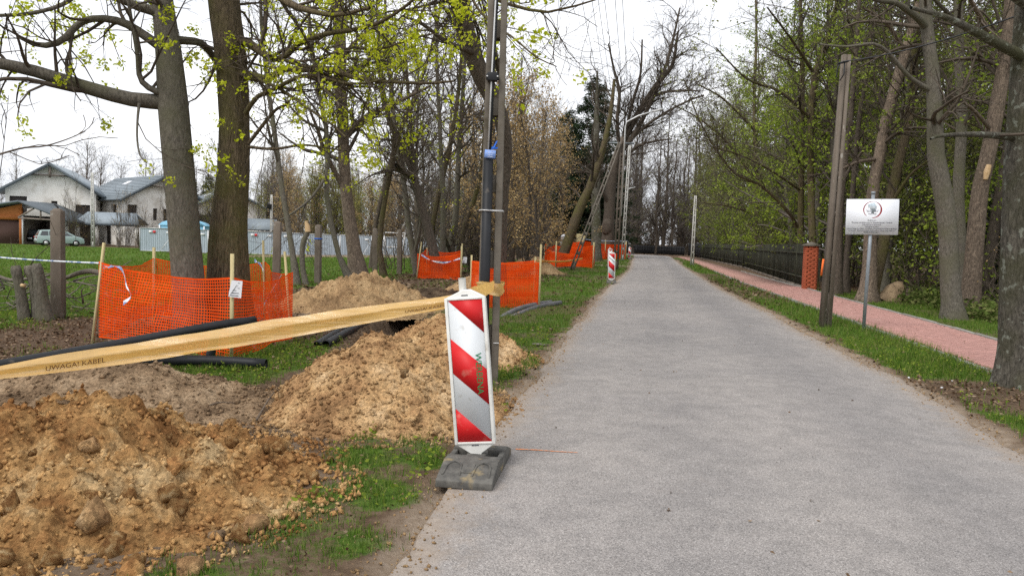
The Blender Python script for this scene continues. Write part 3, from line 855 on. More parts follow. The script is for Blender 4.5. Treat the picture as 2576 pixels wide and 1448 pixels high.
def heap(hp, label, m, res, rough=1.0, cl=1.0, nclod=60, ncrumb=1200, cs=(0.02, 0.07), big=(), seed=1, mc=None):
    rad = max(hp[3], hp[4]) * 1.3
    xs = np.arange(hp[1] - rad, hp[1] + rad, res); ys = np.arange(hp[2] - rad, hp[2] + rad, res)
    X, Y = np.meshgrid(xs, ys)
    Z, r = heap_z(hp, X, Y, seed, rough, cl)
    gz = H(X, Y)
    keep = Z > -0.06
    jx = 0.35 * res * vnoise(np.stack([X * 9, Y * 9, Z * 9], -1), seed + 40)
    V = np.stack([X + jx, Y + jx[::-1], Z + gz], -1).reshape(-1, 3)
    n = len(xs); i = (np.arange(len(ys) - 1)[:, None] * n + np.arange(n - 1)[None]).ravel()
    F = np.stack([i, i + 1, i + n + 1, i + n], -1)
    kf = keep.ravel()[F].any(1)
    F = F[kf]
    used = np.unique(F); mp = np.zeros(len(V), int); mp[used] = np.arange(len(used))
    t = thing('soil_heap', (hp[1], hp[2], 0), label, 'soil heap')
    obj('soil', V[used], mp[F], m, t, smooth=True)
    rg = np.random.default_rng(seed + 100)
    mc = mc or m
    # clods big enough to pick out
    a_ = rg.uniform(0, 2 * math.pi, nclod); r_ = np.sqrt(rg.uniform(0.05, 1.25, nclod))
    u_, v_ = r_ * hp[3] * np.cos(a_), r_ * hp[4] * np.sin(a_)
    c, s = math.cos(hp[5]), math.sin(hp[5])
    cx_, cy_ = hp[1] + u_ * c - v_ * s, hp[2] + u_ * s + v_ * c
    cz_ = heap_z(hp, cx_, cy_, seed, rough, cl)[0]
    for k in range(nclod):
        x, y, z = float(cx_[k]), float(cy_[k]), float(cz_[k])
        sz = cs[0] + (cs[1] - cs[0]) * rg.uniform() ** 2.5
        key = (k % 7, id(mc))
        if key not in CLODS:
            o = obj('clod', *clod_shape(k % 7 + 3), mc, t, local=True, smooth=False); CLODS[key] = o.data
        else:
            o = bpy.data.objects.new('clod', CLODS[key]); COL.objects.link(o); o.parent = t; ORG[o] = ORG[t]
        o.location = (x - hp[1], y - hp[2], max(z, 0) + sz * 0.25)
        o.scale = (sz, sz, sz * rg.uniform(0.7, 1.1)); o.rotation_euler = tuple(rg.uniform(0, 6.28, 3))
    # crumbs
    a = rg.uniform(0, 2 * math.pi, ncrumb); rr = np.sqrt(rg.uniform(0.0, 1.45, ncrumb))
    u, v = rr * hp[3] * np.cos(a), rr * hp[4] * np.sin(a)
    c, s = math.cos(hp[5]), math.sin(hp[5])
    x, y = hp[1] + u * c - v * s, hp[2] + u * s + v * c
    z = np.maximum(heap_z(hp, x, y, seed, rough, cl)[0], 0) + H(x, y)
    bV, bF = OCTA
    sz = 0.004 + 0.024 * rg.uniform(0, 1, ncrumb) ** 3.5
    R_ = rg.normal(size=(ncrumb, 3, 3)); R_, _q = np.linalg.qr(R_)
    V = np.einsum('nij,nvj->nvi', R_, bV[None] * (1 + 0.5 * rg.uniform(-1, 1, (ncrumb, len(bV), 1))) * rg.uniform(0.5, 1.25, (ncrumb, 1, 3))) * sz[:, None, None]
    V = V + np.stack([x, y, z + sz * 0.3], -1)[:, None, :]
    F = (bF[None] + (np.arange(ncrumb) * len(bV))[:, None, None]).reshape(-1, 3)
    tag(obj('crumbs', V.reshape(-1, 3), F, mc, t), kind='stuff')
    return t
HP = {h[0]: h for h in HEAPS}
heap(HP['front'], 'lumpy orange-brown soil heap in the near left corner, strewn with big clods', M['soil_orange'], 0.016, 1.15, 1.4, 190, 11000, (0.02, 0.10), seed=3)
heap(HP['left'], 'low grey-brown soil heap under the orange foil band at the left edge', M['soil_brown'], 0.022, 0.8, 0.7, 60, 6000, (0.015, 0.05), seed=5)
heap(HP['centre'], 'tall pale sandy soil heap just left of the striped beacon', M['soil_sand'], 0.018, 0.95, 0.8, 130, 8000, (0.014, 0.065), seed=7)
heap(HP['ridge'], 'sandy soil heap around the foot of the concrete utility pole', M['soil_sand'], 0.026, 0.9, 0.9, 80, 6000, (0.016, 0.06), seed=9)
heap(HP['back'], 'sandy soil heap at the foot of the thick leaning trunk behind the foil band', M['soil_far'], 0.04, 1.5, 1.3, 70, 3000, (0.025, 0.08), seed=11)
heap(HP['dark'], 'low dark soil heap along the trench left of the utility pole', M['soil_dark'], 0.05, 1.0, 0.9, 40, 700, (0.03, 0.07), seed=13)
heap(HP['small'], 'small sandy soil heap behind the beacon top, by the trench', M['soil_far'], 0.05, 0.9, 0.7, 30, 500, (0.03, 0.07), seed=15)
heap(HP['far'], 'distant sandy soil heap beside the orange net behind the utility pole', M['soil_far'], 0.08, 0.9, 0.7, 24, 500, (0.04, 0.09), seed=17)

# single large clods lying on the heaps and the verge
def surface_z(x, y):
    z = np.zeros(len(x))
    for nm, sd, ro, cl_ in (('front', 3, 1.15, 1.4), ('left', 5, 0.8, 0.7), ('centre', 7, 0.95, 0.8)):
        q = heap_z(HP[nm], x, y, sd, ro, cl_)
        z = np.where(q[1] < 1.1, np.maximum(z, q[0]), z)
    return z
def big_clod(px, py, size, label, m, seed, dy=0.0, name='soil_clod', sc=(1, 1, 1)):
    # walk along the view ray until it meets the heap
    t = np.arange(2.4, 9.0, 0.03)
    q = ray(px, py)[None] * t[:, None] + [0, 0, CH]
    q = q[np.argmax(q[:, 2] <= surface_z(q[:, 0], q[:, 1]) + size * 0.25)]
    V, F = clod_shape(seed, ICO3, 0.36)
    V = V + (0.10 * fbm(V * 6, 3, seed))[:, None] * V
    o = obj(name, V * size * np.array(sc), F, m, None, local=True, org=q)
    o.rotation_euler = (0.3 * (seed % 3), 0.2 * (seed % 5), seed)
    tag(o, label, 'clod')
big_clod(690, 1118, 0.135, 'largest brown soil clod, on the right shoulder of the near heap', M['soil_orange'], 21, sc=(1.2, 1, 0.9))
big_clod(625, 1322, 0.115, 'pale ochre clod at the grassy foot of the near heap', M['soil_sand'], 22, sc=(1.2, 1, 0.9))
big_clod(436, 1175, 0.10, 'brown clod in the middle of the near heap, left of the largest one', M['soil_orange'], 23)
big_clod(250, 1290, 0.12, 'broad ochre clod low on the near heap toward the left edge', M['soil_sand'], 24)
big_clod(225, 1120, 0.10, 'pale crusted clod on the crest of the near heap', M['soil_sand'], 25)
big_clod(545, 1345, 0.06, 'dark turf clod at the foot of the near heap', M['soil_brown'], 26)
big_clod(817, 1243, 0.032, 'small lone yellowish clod on the grass right of the near heap', M['soil_sand'], 27)
big_clod(475, 1436, 0.085, 'pale flat clod at the bottom edge of the picture', M['soil_sand'], 28)
big_clod(330, 1440, 0.09, 'rust-brown clod near the bottom left corner', M['soil_orange'], 29)
big_clod(945, 1076, 0.045, 'round pale stone-like clod at the foot of the tall sandy heap', M['soil_sand'], 30)
big_clod(1040, 1050, 0.085, 'yellow clod at the right foot of the tall sandy heap', M['soil_sand'], 31)
big_clod(160, 1010, 0.07, 'flat grey-brown clod on the low heap under the foil band', M['soil_brown'], 32, sc=(1.3, 1, 0.6))

# ------------------------------------------------------------------ lettering
def text_part(name, body, size, m, parent, mtx, align='CENTER', local=True, ext=0.0006):
    cu = bpy.data.curves.new(name, 'FONT')
    cu.body = body; cu.size = size; cu.align_x = align; cu.align_y = 'CENTER'; cu.extrude = ext
    tmp = bpy.data.objects.new(name, cu); COL.objects.link(tmp)
    bpy.context.view_layer.update()
    me = bpy.data.meshes.new_from_object(tmp.evaluated_get(bpy.context.evaluated_depsgraph_get()))
    bpy.data.objects.remove(tmp); 
    me.transform(mtx)
    me.name = name
    me.materials.clear(); me.materials.append(m)
    o = bpy.data.objects.new(name, me); COL.objects.link(o); o.parent = parent; ORG[o] = ORG[parent]
    return o

# ------------------------------------------------------------------ striped beacons
M['green_ink'] = surf('green_ink', [(0.0, 0.16, 0.055), (0.005, 0.23, 0.08)], 30, rough=0.6)
def beacon(loc, rz, tilt, label, text=None, fancy=True, ptilt=0.0):
    t = thing('traffic_beacon', loc, label, 'beacon', 'striped road beacons', rz)
    # ribbed rubber foot: two sloping ends joined by side bars and a middle block, holes between
    m = MB()
    w = 0.172
    m.prism([(-0.40, 0.0), (-0.40, 0.045), (-0.375, 0.056), (-0.18, 0.112), (-0.06, 0.112), (-0.06, 0.0)], -w, w, 'x')
    m.prism([(0.40, 0.0), (0.40, 0.045), (0.375, 0.056), (0.20, 0.112), (0.10, 0.112), (0.10, 0.0)], -w, w, 'x')
    for s in (-1, 1): m.box((s * (w - 0.017), 0.02, 0.05), (0.034, 0.164, 0.10))
    m.box((0, 0.02, 0.0525), (0.12, 0.164, 0.105)); m.box((0, 0.02, 0.012), (0.27, 0.164, 0.02))
    foot = m.make('rubber_foot', M['rubber'], t, local=True, bevel=0.006)
    if fancy:
        d = MB()
        for s in (-1, 1):
            arc = [(s * 0.09 + 0.045 * math.cos(a), -0.262 + 0.055 * math.sin(a)) for a in np.linspace(0, math.pi, 9)]
            arc = [(s * 0.09 + 0.052, -0.35)] + arc + [(s * 0.09 - 0.052, -0.35)]
            d.tube([(x, y, 0.056 + (y + 0.375) / 0.195 * 0.056 + 0.002) for x, y in arc], 0.007, 6)
        d.make('moulded_arch', M['rubber'], foot, local=True, smooth=True)
        d = MB(); R = Matrix.Rotation(math.atan2(0.056, 0.195), 3, 'X')
        d.box((0, -0.27, 0.0885), (0.075, 0.10, 0.006), R)
        d.make('moulded_plate', M['rubber'], foot, local=True, bevel=0.001)
    T = Matrix.Translation((0, 0.02, 0.075)) @ Matrix.Rotation(-tilt, 4, 'Y') @ Matrix.Rotation(ptilt, 4, 'X') @ Matrix.Diagonal((1.03, 1, 1.04, 1))
    b = MB()
    hw, y0, y1 = 0.128, -0.022, 0.022
    out = [(-0.035, -0.04), (0.035, -0.04), (0.035, 0.03), (hw - 0.01, 0.085), (hw, 0.10), (hw, 0.99), (hw - 0.008, 1.0), (0.035, 1.045), (-0.01, 1.046), (-hw + 0.008, 1.0), (-hw, 0.99), (-hw, 0.10), (-hw + 0.01, 0.085), (-0.035, 0.03)]
    b.prism(out, y0, y1, 'y'); b.xf(T)
    board = b.make('board', M['plastic_white'], t, local=True, bevel=0.006)
    fr = MB()   # raised rim
    for s in (-1, 1): fr.box((s * 0.1185, -0.026, 0.545), (0.019, 0.012, 0.91))
    fr.box((0, -0.0255, 0.0985), (0.218, 0.010, 0.014)); fr.box((0, -0.0255, 0.9915), (0.218, 0.010, 0.014)); fr.xf(T)
    fr.make('rim', M['plastic_white'], board, local=True, bevel=0.003)
    for sz_, sw_ in ((1.012, 0.04), (0.083, 0.045)):
        sl = MB(); sl.box((0, -0.0225, sz_), (sw_, 0.004, 0.006)); sl.xf(T); sl.make('slot_shade', M['ink_grey'], board, local=True)  # dark strips on the face; the shade of the slits is their colour
    ps = MB(); x = 0.107
    ps.box((0, -0.0232, 0.545), (2 * x, 0.0024, 0.878)); ps.xf(T); ps.make('white_foil', M['foil_white'], board, local=True)
    top = 0.984
    for poly in ([(-x, 0), (x, 0), (x, 0.205)], [(-x, 0.235), (x, 0.43), (x, 0.65), (-x, 0.45)], [(-x, 0.67), (x, 0.872), (x, 0.878), (-x, 0.878)]):
        st = MB(); st.prism([(q[0], top - q[1]) for q in poly], -0.0262, -0.0246, 'y'); st.xf(T)
        st.make('red_stripe', M['foil_red'], board, local=True)
    if text == 'side':
        text_part('lettering', 'WERBENA', 0.055, M['green_ink'], board, T @ Matrix.Translation((0.058, -0.0272, top - 0.455)) @ Matrix.Rotation(math.radians(90), 4, 'X') @ Matrix.Rotation(math.radians(-90), 4, 'Z'))
    elif text == 'slant':
        text_part('lettering', 'WERBENA', 0.06, M['ink'], board, T @ Matrix.Translation((0.0, -0.0272, top - 0.215)) @ Matrix.Rotation(math.radians(90), 4, 'X') @ Matrix.Rotation(math.radians(-42), 4, 'Z'))
    g = MB(); g.tube([(-0.022, 0.045, 0.95), (-0.022, 0.045, 1.115)], 0.024, 10); g.xf(T)
    g.make('carry_grip', M['plastic_white'], t, local=True, smooth=False, bevel=0.003)
    return t
beacon((-0.195, 4.86, 0.018), math.radians(-8), math.radians(5.6), 'large red-white striped beacon with green lettering in the foreground', 'side', ptilt=math.radians(1))
p_ = G(1537, 712); beacon((p_[0], p_[1], 0.0), math.radians(-6), math.radians(1.0), 'second striped beacon, on the road edge by the far utility pole', 'slant', fancy=False)
p_ = G(1582, 652); beacon((p_[0], p_[1], 0.0), math.radians(6), math.radians(-2), 'farthest striped beacon, at the right end of the long orange net', None, fancy=False)
p_ = G(1533, 667); beacon((5.75, 45.6, 0.02), math.radians(-4), 0.0, 'striped beacon showing just above the second one', None, fancy=False)

# ------------------------------------------------------------------ utility poles
def zn_pole(h, w0, w1, dep, slots, leg=0.3, solid=0.0):
    """twin-leg concrete pole: legs, webs between openings. slots: list of (z0,z1)"""
    m = MB()
    def wz(z): return w0 + (w1 - w0) * z / h
    def seg(z0, z1, x0a, x1a, x0b, x1b, d0, d1):
        m.add([(x0a, -d0, z0), (x1a, -d0, z0), (x1a, d0, z0), (x0a, d0, z0), (x0b, -d1, z1), (x1b, -d1, z1), (x1b, d1, z1), (x0b, d1, z1)],
              [(0, 3, 2, 1), (4, 5, 6, 7), (0, 1, 5, 4), (1, 2, 6, 5), (2, 3, 7, 6), (3, 0, 4, 7)])
    def dz(z): return dep / 2 * (1 - 0.35 * z / h)
    for s in (-1, 1):
        a0, a1, b0, b1 = s * wz(0) / 2, s * wz(0) / 2 * (1 - 2 * leg), s * wz(h) / 2, s * wz(h) / 2 * (1 - 2 * leg)
        seg(-0.3, h, min(a0, a1), max(a0, a1), min(b0, b1), max(b0, b1), dz(0), dz(h))
    z = 0.0
    zs = []
    for a, b in slots:
        zs.append((z, a)); z = b
    zs.append((z, h - 0.002))
    for a, b in zs:
        if b - a > 0.01:
            xa, xb = wz(a) / 2 * (1 - 2 * leg), wz(b) / 2 * (1 - 2 * leg)
            seg(a, b, -xa - 0.003, xa + 0.003, -xb - 0.003, xb + 0.003, dz(a) * 0.72, dz(b) * 0.72)
    return m
PB = np.array([-0.235, 8.02, 0.0])
pole = thing('utility_pole', PB, 'concrete utility pole with black conduit behind the near beacon', 'pole')
sl = [(0.6 + 0.78 * k, 0.6 + 0.78 * k + 0.6) for k in range(11)]
zn_pole(9.6, 0.235, 0.14, 0.24, sl, 0.32).make('pole_shaft', M['concrete'], pole, local=True, bevel=0.006)
c = MB(); c.tube([(-0.035, -0.155, -0.1), (-0.045, -0.15, 1.0), (-0.045, -0.145, 2.33)], 0.05, 16)
c.make('conduit', M['pipe'], pole, local=True, smooth=False)
c = MB(); c.tube([(-0.04, -0.14, 2.2), (-0.028, -0.125, 3.1), (-0.006, -0.11, 4.2), (0.0, -0.1, 6.0), (0.0, -0.1, 9.3)], 0.019, 8); c.make('cable', M['pipe'], pole, local=True, smooth=True)
c = MB(); c.tube([(-0.052, -0.165, 2.3), (-0.038, -0.15, 3.1), (-0.014, -0.13, 4.2), (-0.01, -0.12, 6.0)], 0.009, 6); c.make('cable_strip', M['metal_light'], pole, local=True, smooth=True)
c = MB(); c.box((-0.028, -0.15, 3.13), (0.13, 0.07, 0.06)); c.box((-0.028, -0.15, 3.13), (0.10, 0.09, 0.085)); c.make('clamp', M['pipe'], pole, local=True, bevel=0.008)
c = MB()
for s in (-1, 1): c.tube([(-0.028 + s * 0.052, -0.183, 3.13), (-0.028 + s * 0.052, -0.195, 3.13)], 0.009, 8)
c.make('bolt', M['metal_light'], pole, local=True)
c = MB()
c.tube([(-0.125, 0.0, 1.79), (-0.125, -0.1, 1.79), (-0.10, -0.175, 1.79), (-0.045, -0.204, 1.79), (0.02, -0.172, 1.79), (0.117, -0.128, 1.79), (0.12, 0.0, 1.79)], 0.009, 6); c.make('strap', M['metal_light'], pole, local=True)
c = MB(); c.tube([(0.06, -0.135, 0.43), (0.118, -0.13, 0.43)], 0.006, 6); c.make('strap', M['metal_light'], pole, local=True)
M['tag_blue'] = surf('tag_blue', [(0.17, 0.30, 0.68), (0.25, 0.38, 0.75)], 14, rough=0.4)
M['ribbon_blue'] = surf('ribbon_blue', [(0.02, 0.12, 0.55), (0.03, 0.16, 0.65)], 14, rough=0.4)
c = MB(); c.box((-0.028, -0.205, 2.355), (0.112, 0.004, 0.082), Matrix.Rotation(0.06, 3, 'Y'))
tg = c.make('cable_tag', M['tag_blue'], pole, local=True)
for k_, bd in enumerate(('PRW Sieć', 'światłowodowa', 'Internet', 'UWAGA')):
    text_part('lettering', bd, 0.014, M['paper'], tg, Matrix.Translation((-0.028, -0.208, 2.384 - 0.019 * k_)) @ Matrix.Rotation(math.pi / 2, 4, 'X'))
c = MB(); c.add([(-0.02, -0.20, 2.40), (0.045, -0.20, 2.41), (0.05, -0.205, 2.425), (-0.015, -0.205, 2.43)], [(0, 1, 2, 3)]); c.add([(-0.01, -0.203, 2.41), (0.015, -0.208, 2.42), (0.045, -0.21, 2.49), (0.03, -0.207, 2.485)], [(0, 1, 2, 3)])
c.make('ribbon', M['ribbon_blue'], pole, local=True)
# crossarm above the picture that carries the line
c = MB(); c.box((0.2, 0, 8.9), (1.5, 0.09, 0.09)); c.box((0.2, 0, 8.3), (1.1, 0.09, 0.09)); c.make('crossarm', M['metal_grey'], pole, local=True)

def lattice_pole(name, base, top, label, w0, w1, dep, m, parent=None, yaw=0.0, n=None, leg=0.3, slots=None, cat_='pole', mb_only=False):
    base, top = np.array(base, float), np.array(top, float)
    h = float(np.linalg.norm(top - base))
    if slots is None:
        n = n or int(h / 0.62)
        slots = [(0.5 + k * (h - 0.8) / n, 0.5 + k * (h - 0.8) / n + (h - 0.8) / n * 0.72) for k in range(n)]
    mb = zn_pole(h, w0, w1, dep, slots, leg)
    q = Vector((top - base)).to_track_quat('Z', 'X').to_matrix().to_4x4()
    # keep the broad face to the road
    zax = Vector(top - base).normalized(); xax = Vector((math.cos(yaw), math.sin(yaw), 0)); xax = (xax - xax.dot(zax) * zax).normalized(); yax = zax.cross(xax)
    R = Matrix((xax, yax, zax)).transposed().to_4x4()
    mb.xf(R)
    if mb_only: return mb
    t = thing(name, base, label, cat_) if parent is None else parent
    mb.make('pole_shaft', m, t, local=True)
    return t
pf = thing('utility_pole', (5.74, 42.8, 0), 'distant utility pole with slanting strut and street lamp arm', 'pole')
lattice_pole('', (5.74, 42.8, 0), (5.84, 42.8, 7.35), '', 0.30, 0.22, 0.2, M['concrete_post'], parent=pf)
mb = lattice_pole('', (3.14, 40.7, 0), (5.66, 42.7, 7.0), '', 0.26, 0.2, 0.18, M['concrete'], mb_only=True)
mb.xf(Matrix.Translation((3.14 - 5.74, 40.7 - 42.8, 0)))
mb.make('strut', M['concrete'], pf, local=True)
c = MB(); c.tube([(0.17, -0.05, 3.0), (0.22, -0.05, 7.9), (0.28, -0.05, 8.15), (0.9, -0.1, 8.5), (1.75, -0.15, 8.78)], 0.045, 8); c.make('lamp_arm', M['metal_light'], pf, local=True, smooth=True)
c = MB(); c.box((1.95, -0.16, 8.82), (0.55, 0.2, 0.1), Matrix.Rotation(-0.3, 3, 'Y')); c.make('lamp_head', M['metal_light'], pf, local=True, bevel=0.02)
c = MB(); c.box((0.05, 0, 7.0), (1.4, 0.08, 0.08)); c.make('crossarm', M['metal_grey'], pf, local=True)
# power lines between the two poles, one thing each
near_a = [(-0.52, 8.9), (-0.30, 8.9), (-0.13, 8.9), (0.05, 8.9), (0.40, 8.9), (0.52, 8.9)]
def cable_pts(a, b, sag, n=24):
    a, b = np.array(a), np.array(b); t = np.linspace(0, 1, n)[:, None]
    q = a * (1 - t) + b * t; q[:, 2] -= sag * 4 * (t * (1 - t))[:, 0]; return q
for k_, (nx_, nz_) in enumerate([(-0.28, 8.96), (0.02, 8.96), (0.16, 8.96), (0.30, 8.96), (0.62, 8.96), (0.80, 8.96)]):
    a = (PB[0] + nx_, PB[1], nz_); b = (5.79 - 0.55 + 0.22 * k_, 42.8, 7.06)
    c = MB(); c.tube(cable_pts(a, b, 0.35), 0.007, 5)
    o = c.make('power_line', M['dark'], None, org=a, smooth=True)
    tag(o, 'thin overhead power line from the near utility pole to the far one', 'power line', 'overhead power lines')
# right-hand poles
pb_, pt_ = G(2074, 822), P(2128, 139, 14.95)
h_ = float(np.linalg.norm(pt_ - pb_))
def fz(y): return (822 - y) / (822 - 139) * h_
lp = lattice_pole('utility_pole', pb_, pt_, 'dark weathered concrete pole on the grass left of the white sign', 0.19, 0.15, 0.17, M['concrete_post'], leg=0.42,
             slots=[(fz(735), fz(640)), (fz(630), fz(540)), (fz(530), fz(482)), (fz(475), fz(441)), (fz(430), fz(388)), (fz(372), fz(323))])
M['orange_paint'] = surf('orange_paint', [(0.85, 0.16, 0.03), (0.9, 0.2, 0.05)], 30)
q_ = P(2066, 672, 14.8) - pb_
c = MB(); c.box((q_[0] + 0.03, q_[1] + 0.04, q_[2]), (0.035, 0.012, 0.32), Matrix.Rotation(0.08, 3, 'Y')); c.make('paint_mark', M['orange_paint'], lp, local=True)
c = MB(); a = P(2112, 160, 14.8) - pb_
c.tube([a + (-0.03, 0, 0.0), a + (0.1, 0, 0.03), a + (0.16, 0, 0.05)], 0.02, 6); c.tube([a, a + (-0.04, 0, -0.1), a + (-0.05, 0, -0.25), a + (0.02, 0, -0.32), a + (0.08, -0.02, -0.2), a + (0.08, -0.02, 0.0)], 0.012, 6)
c.make('wire_clamp', M['pipe'], lp, local=True, smooth=True)
pr_ = P(2640, 10, 9.0); c = MB(); c.tube(cable_pts(P(2120, 155, 14.8), pr_, 0.1), 0.010, 5)
tag(c.make('overhead_cable', M['pipe'], None, org=P(2120, 155, 14.8), smooth=True), 'black overhead cable rising from the weathered pole toward the upper right', 'cable')
b_ = G(1740, 668)
lattice_pole('lamp_post', b_, P(1749, 492, b_[1]), 'pale concrete lattice post by the pavement in front of the dark fence', 0.27, 0.17, 0.2, M['concrete_pale'])
b_ = np.array([9.4, 66.0, 0.0]); lt = lattice_pole('lamp_post', b_, (9.62, 66.0, 9.8), 'farther pale lattice post with lamp, directly behind the far utility pole', 0.30, 0.2, 0.2, M['concrete_pale'])
c = MB(); c.tube([(0.15, 0, 4.0), (0.17, 0, 5.9), (0.3, 0, 6.15), (0.85, 0, 6.3)], 0.045, 6); c.make('lamp_arm', M['metal_light'], lt, local=True, smooth=True)

# ------------------------------------------------------------------ orange barrier nets
def net_mesh(corners, z0, z1, pitch=0.036, seed=0, wr=0.03, sag=0.05, hb=0.0068, vb=0.0050, scale=1.0):
    C = np.array(corners, float)
    d = np.concatenate([[0], np.cumsum(np.linalg.norm(np.diff(C[:, :2], axis=0), axis=1))])
    z0 = np.array(z0, float); z1 = np.array(z1, float)
    def S(s, v):
        x = np.interp(s, d, C[:, 0]); y = np.interp(s, d, C[:, 1])
        lo = np.interp(s, d, z0); hi = np.interp(s, d, z1)
        i = np.clip(np.searchsorted(d, s, side='right') - 1, 0, len(d) - 2)
        t = (s - d[i]) / (d[i + 1] - d[i]); b = 4 * t * (1 - t)
        hi = hi - sag * b; lo = lo + sag * 0.6 * b * (0.5 + 0.5 * np.sin(i * 2.1))
        nx_, ny_ = -(C[i + 1, 1] - C[i, 1]) / (d[i + 1] - d[i]), (C[i + 1, 0] - C[i, 0]) / (d[i + 1] - d[i])
        w = b * wr * (2.4 * fbm(np.stack([s * 1.1, v * 1.2 + 0.8 * s, s * 0 + seed], -1), 3, seed) + 0.7 * fbm(np.stack([s * 5, v * 4 + 2 * s, s * 0 + seed], -1), 2, seed + 2))
        vz = v + 0.022 * b * fbm(np.stack([s * 1.5, v * 2.5, s * 0 + seed + 4], -1), 2, seed + 3)
        return np.stack([x + nx_ * w, y + ny_ * w, lo + (hi - lo) * vz], -1)
    hgt = float((z1 - z0).mean()); Lt = d[-1]
    parts = []
    nv = max(4, int(hgt / pitch)); ns = max(4, int(Lt / (pitch * 2)))
    s = np.linspace(0, Lt, ns + 1)
    s = np.unique(np.concatenate([s, d]))
    ns = len(s) - 1
    for j in range(nv + 1):
        v = j / nv; e = hb / hgt * (1.7 if j in (0, nv) else 1)
        A = S(s, np.full(len(s), v - e)); B = S(s, np.full(len(s), v + e))
        i = np.arange(ns); parts.append((np.concatenate([A, B]), np.stack([i, i + 1, i + ns + 2, i + ns + 1], -1)))
    nc = max(4, int(Lt / pitch)); vv = np.linspace(0, 1, nv // 2 + 1)
    for j in range(nc + 1):
        sc = Lt * j / nc
        A = S(np.clip(np.full(len(vv), sc - vb), 0, Lt), vv); B = S(np.clip(np.full(len(vv), sc + vb), 0, Lt), vv)
        i = np.arange(len(vv) - 1); parts.append((np.concatenate([A, B]), np.stack([i, i + len(vv), i + len(vv) + 1, i + 1], -1)))
    return cat(parts)

def stake(t, foot, topz, lean=(0, 0), r=0.02, z0=-0.15):
    m = MB(); f = np.array(foot, float)
    a = np.array([f[0], f[1], H(f[0], f[1]) + z0]); b = np.array([f[0] + lean[0], f[1] + lean[1], topz])
    R = Vector(b - a).to_track_quat('Z', 'Y').to_matrix()
    m.box((a + b) / 2, (r * 2, r * 1.3, float(np.linalg.norm(b - a))), R)
    return m.make('stake', M['stake'], t)

A_, B_, C_, D_, E_ = (-5.36, 9.75), (-3.27, 8.98), (-3.03, 10.6), (-4.05, 12.6), (-5.75, 12.3)
n1 = thing('barrier_net', (-4.2, 10.6, 0), 'orange mesh net on stakes around the two large trunks at left', 'barrier net')
V, F = net_mesh([(A_[0] + 0.10, A_[1]), B_, C_, D_, E_, (A_[0] + 0.10, A_[1] + 0.02)], [0.10, -0.02, 0.05, 0.10, 0.12, 0.10], [1.05, 0.95, 0.95, 1.0, 1.02, 1.05], seed=2, wr=0.09, sag=0.09)
obj('net', V, F, M['net'], n1)
stake(n1, A_, 1.30, (0.17, 0)); stake(n1, (B_[0], B_[1] - 0.03), 1.235); stake(n1, C_, 1.24, (-0.12, 0)); stake(n1, D_, 1.36, (-0.05, 0)); stake(n1, E_, 1.2)
def notice(t, x, y, z, s=1.0, rz=0.0):
    R = Matrix.Translation((x, y, z)) @ Matrix.Rotation(rz, 4, 'Z') @ Matrix.Rotation(0.06, 4, 'Y')
    m = MB(); m.add([(-0.09 * s, 0, -0.12 * s), (0.09 * s, 0, -0.125 * s), (0.095 * s, 0.0, 0.12 * s), (-0.055 * s, -0.012, 0.12 * s), (-0.088 * s, 0.002, -0.05 * s)], [(0, 1, 2, 3, 4)])
    m.add([(-0.055 * s, -0.014, 0.12 * s), (0.02 * s, -0.016, 0.06 * s), (-0.088 * s, -0.004, -0.12 * s)], [(0, 1, 2)]); m.xf(R)
    p = m.make('paper_notice', M['paper'], t)
    i = MB()
    for k_, (a, b) in enumerate([(-0.02, 0.06), (0.0, 0.04), (-0.05, 0.06), (-0.04, 0.02), (-0.05, 0.055), (-0.06, 0.05)]):
        i.box(((a + b) / 2 * s, -0.004, (0.085 - 0.036 * k_) * s), ((b - a) * s, 0.002, 0.008 * s))
    i.xf(R); i.make('printed_lines', M['ink_grey'], p)
    return p
notice(n1, B_[0] + 0.055, B_[1] - 0.075, 0.83, 0.82)
def ribbon_tape(t, pts, w=0.02, m='tape_blue', name='tied_tape'):
    pts = catmull(pts, 18); mb = MB()
    for i in range(len(pts) - 1):
        a, b = pts[i], pts[i + 1]; tw = 0.8 * math.sin(i * 0.9)
        oa = np.array([0, 0.3 * w * math.sin(i * .9), w * math.cos(i * .35)]) ; ob = np.array([0, 0.3 * w * math.sin((i + 1) * .9), w * math.cos((i + 1) * .35)])
        mb.add([a - oa, b - ob, b + ob, a + oa], [(0, 1, 2, 3)])
    return mb.make(name, M[m], t)
ribbon_tape(n1, [P(257, 670, 9.75), P(300, 672, 9.6), P(312, 690, 9.5), P(318, 720, 9.45), P(330, 745, 9.4), P(310, 762, 9.4)], 0.03)
ribbon_tape(n1, [P(640, 655, 12.5), P(655, 665, 12.4), P(662, 680, 12.3)], 0.03)
ribbon_tape(n1, [P(708, 690, 10.5), P(690, 720, 10.1), P(664, 765, 9.8)], 0.012)

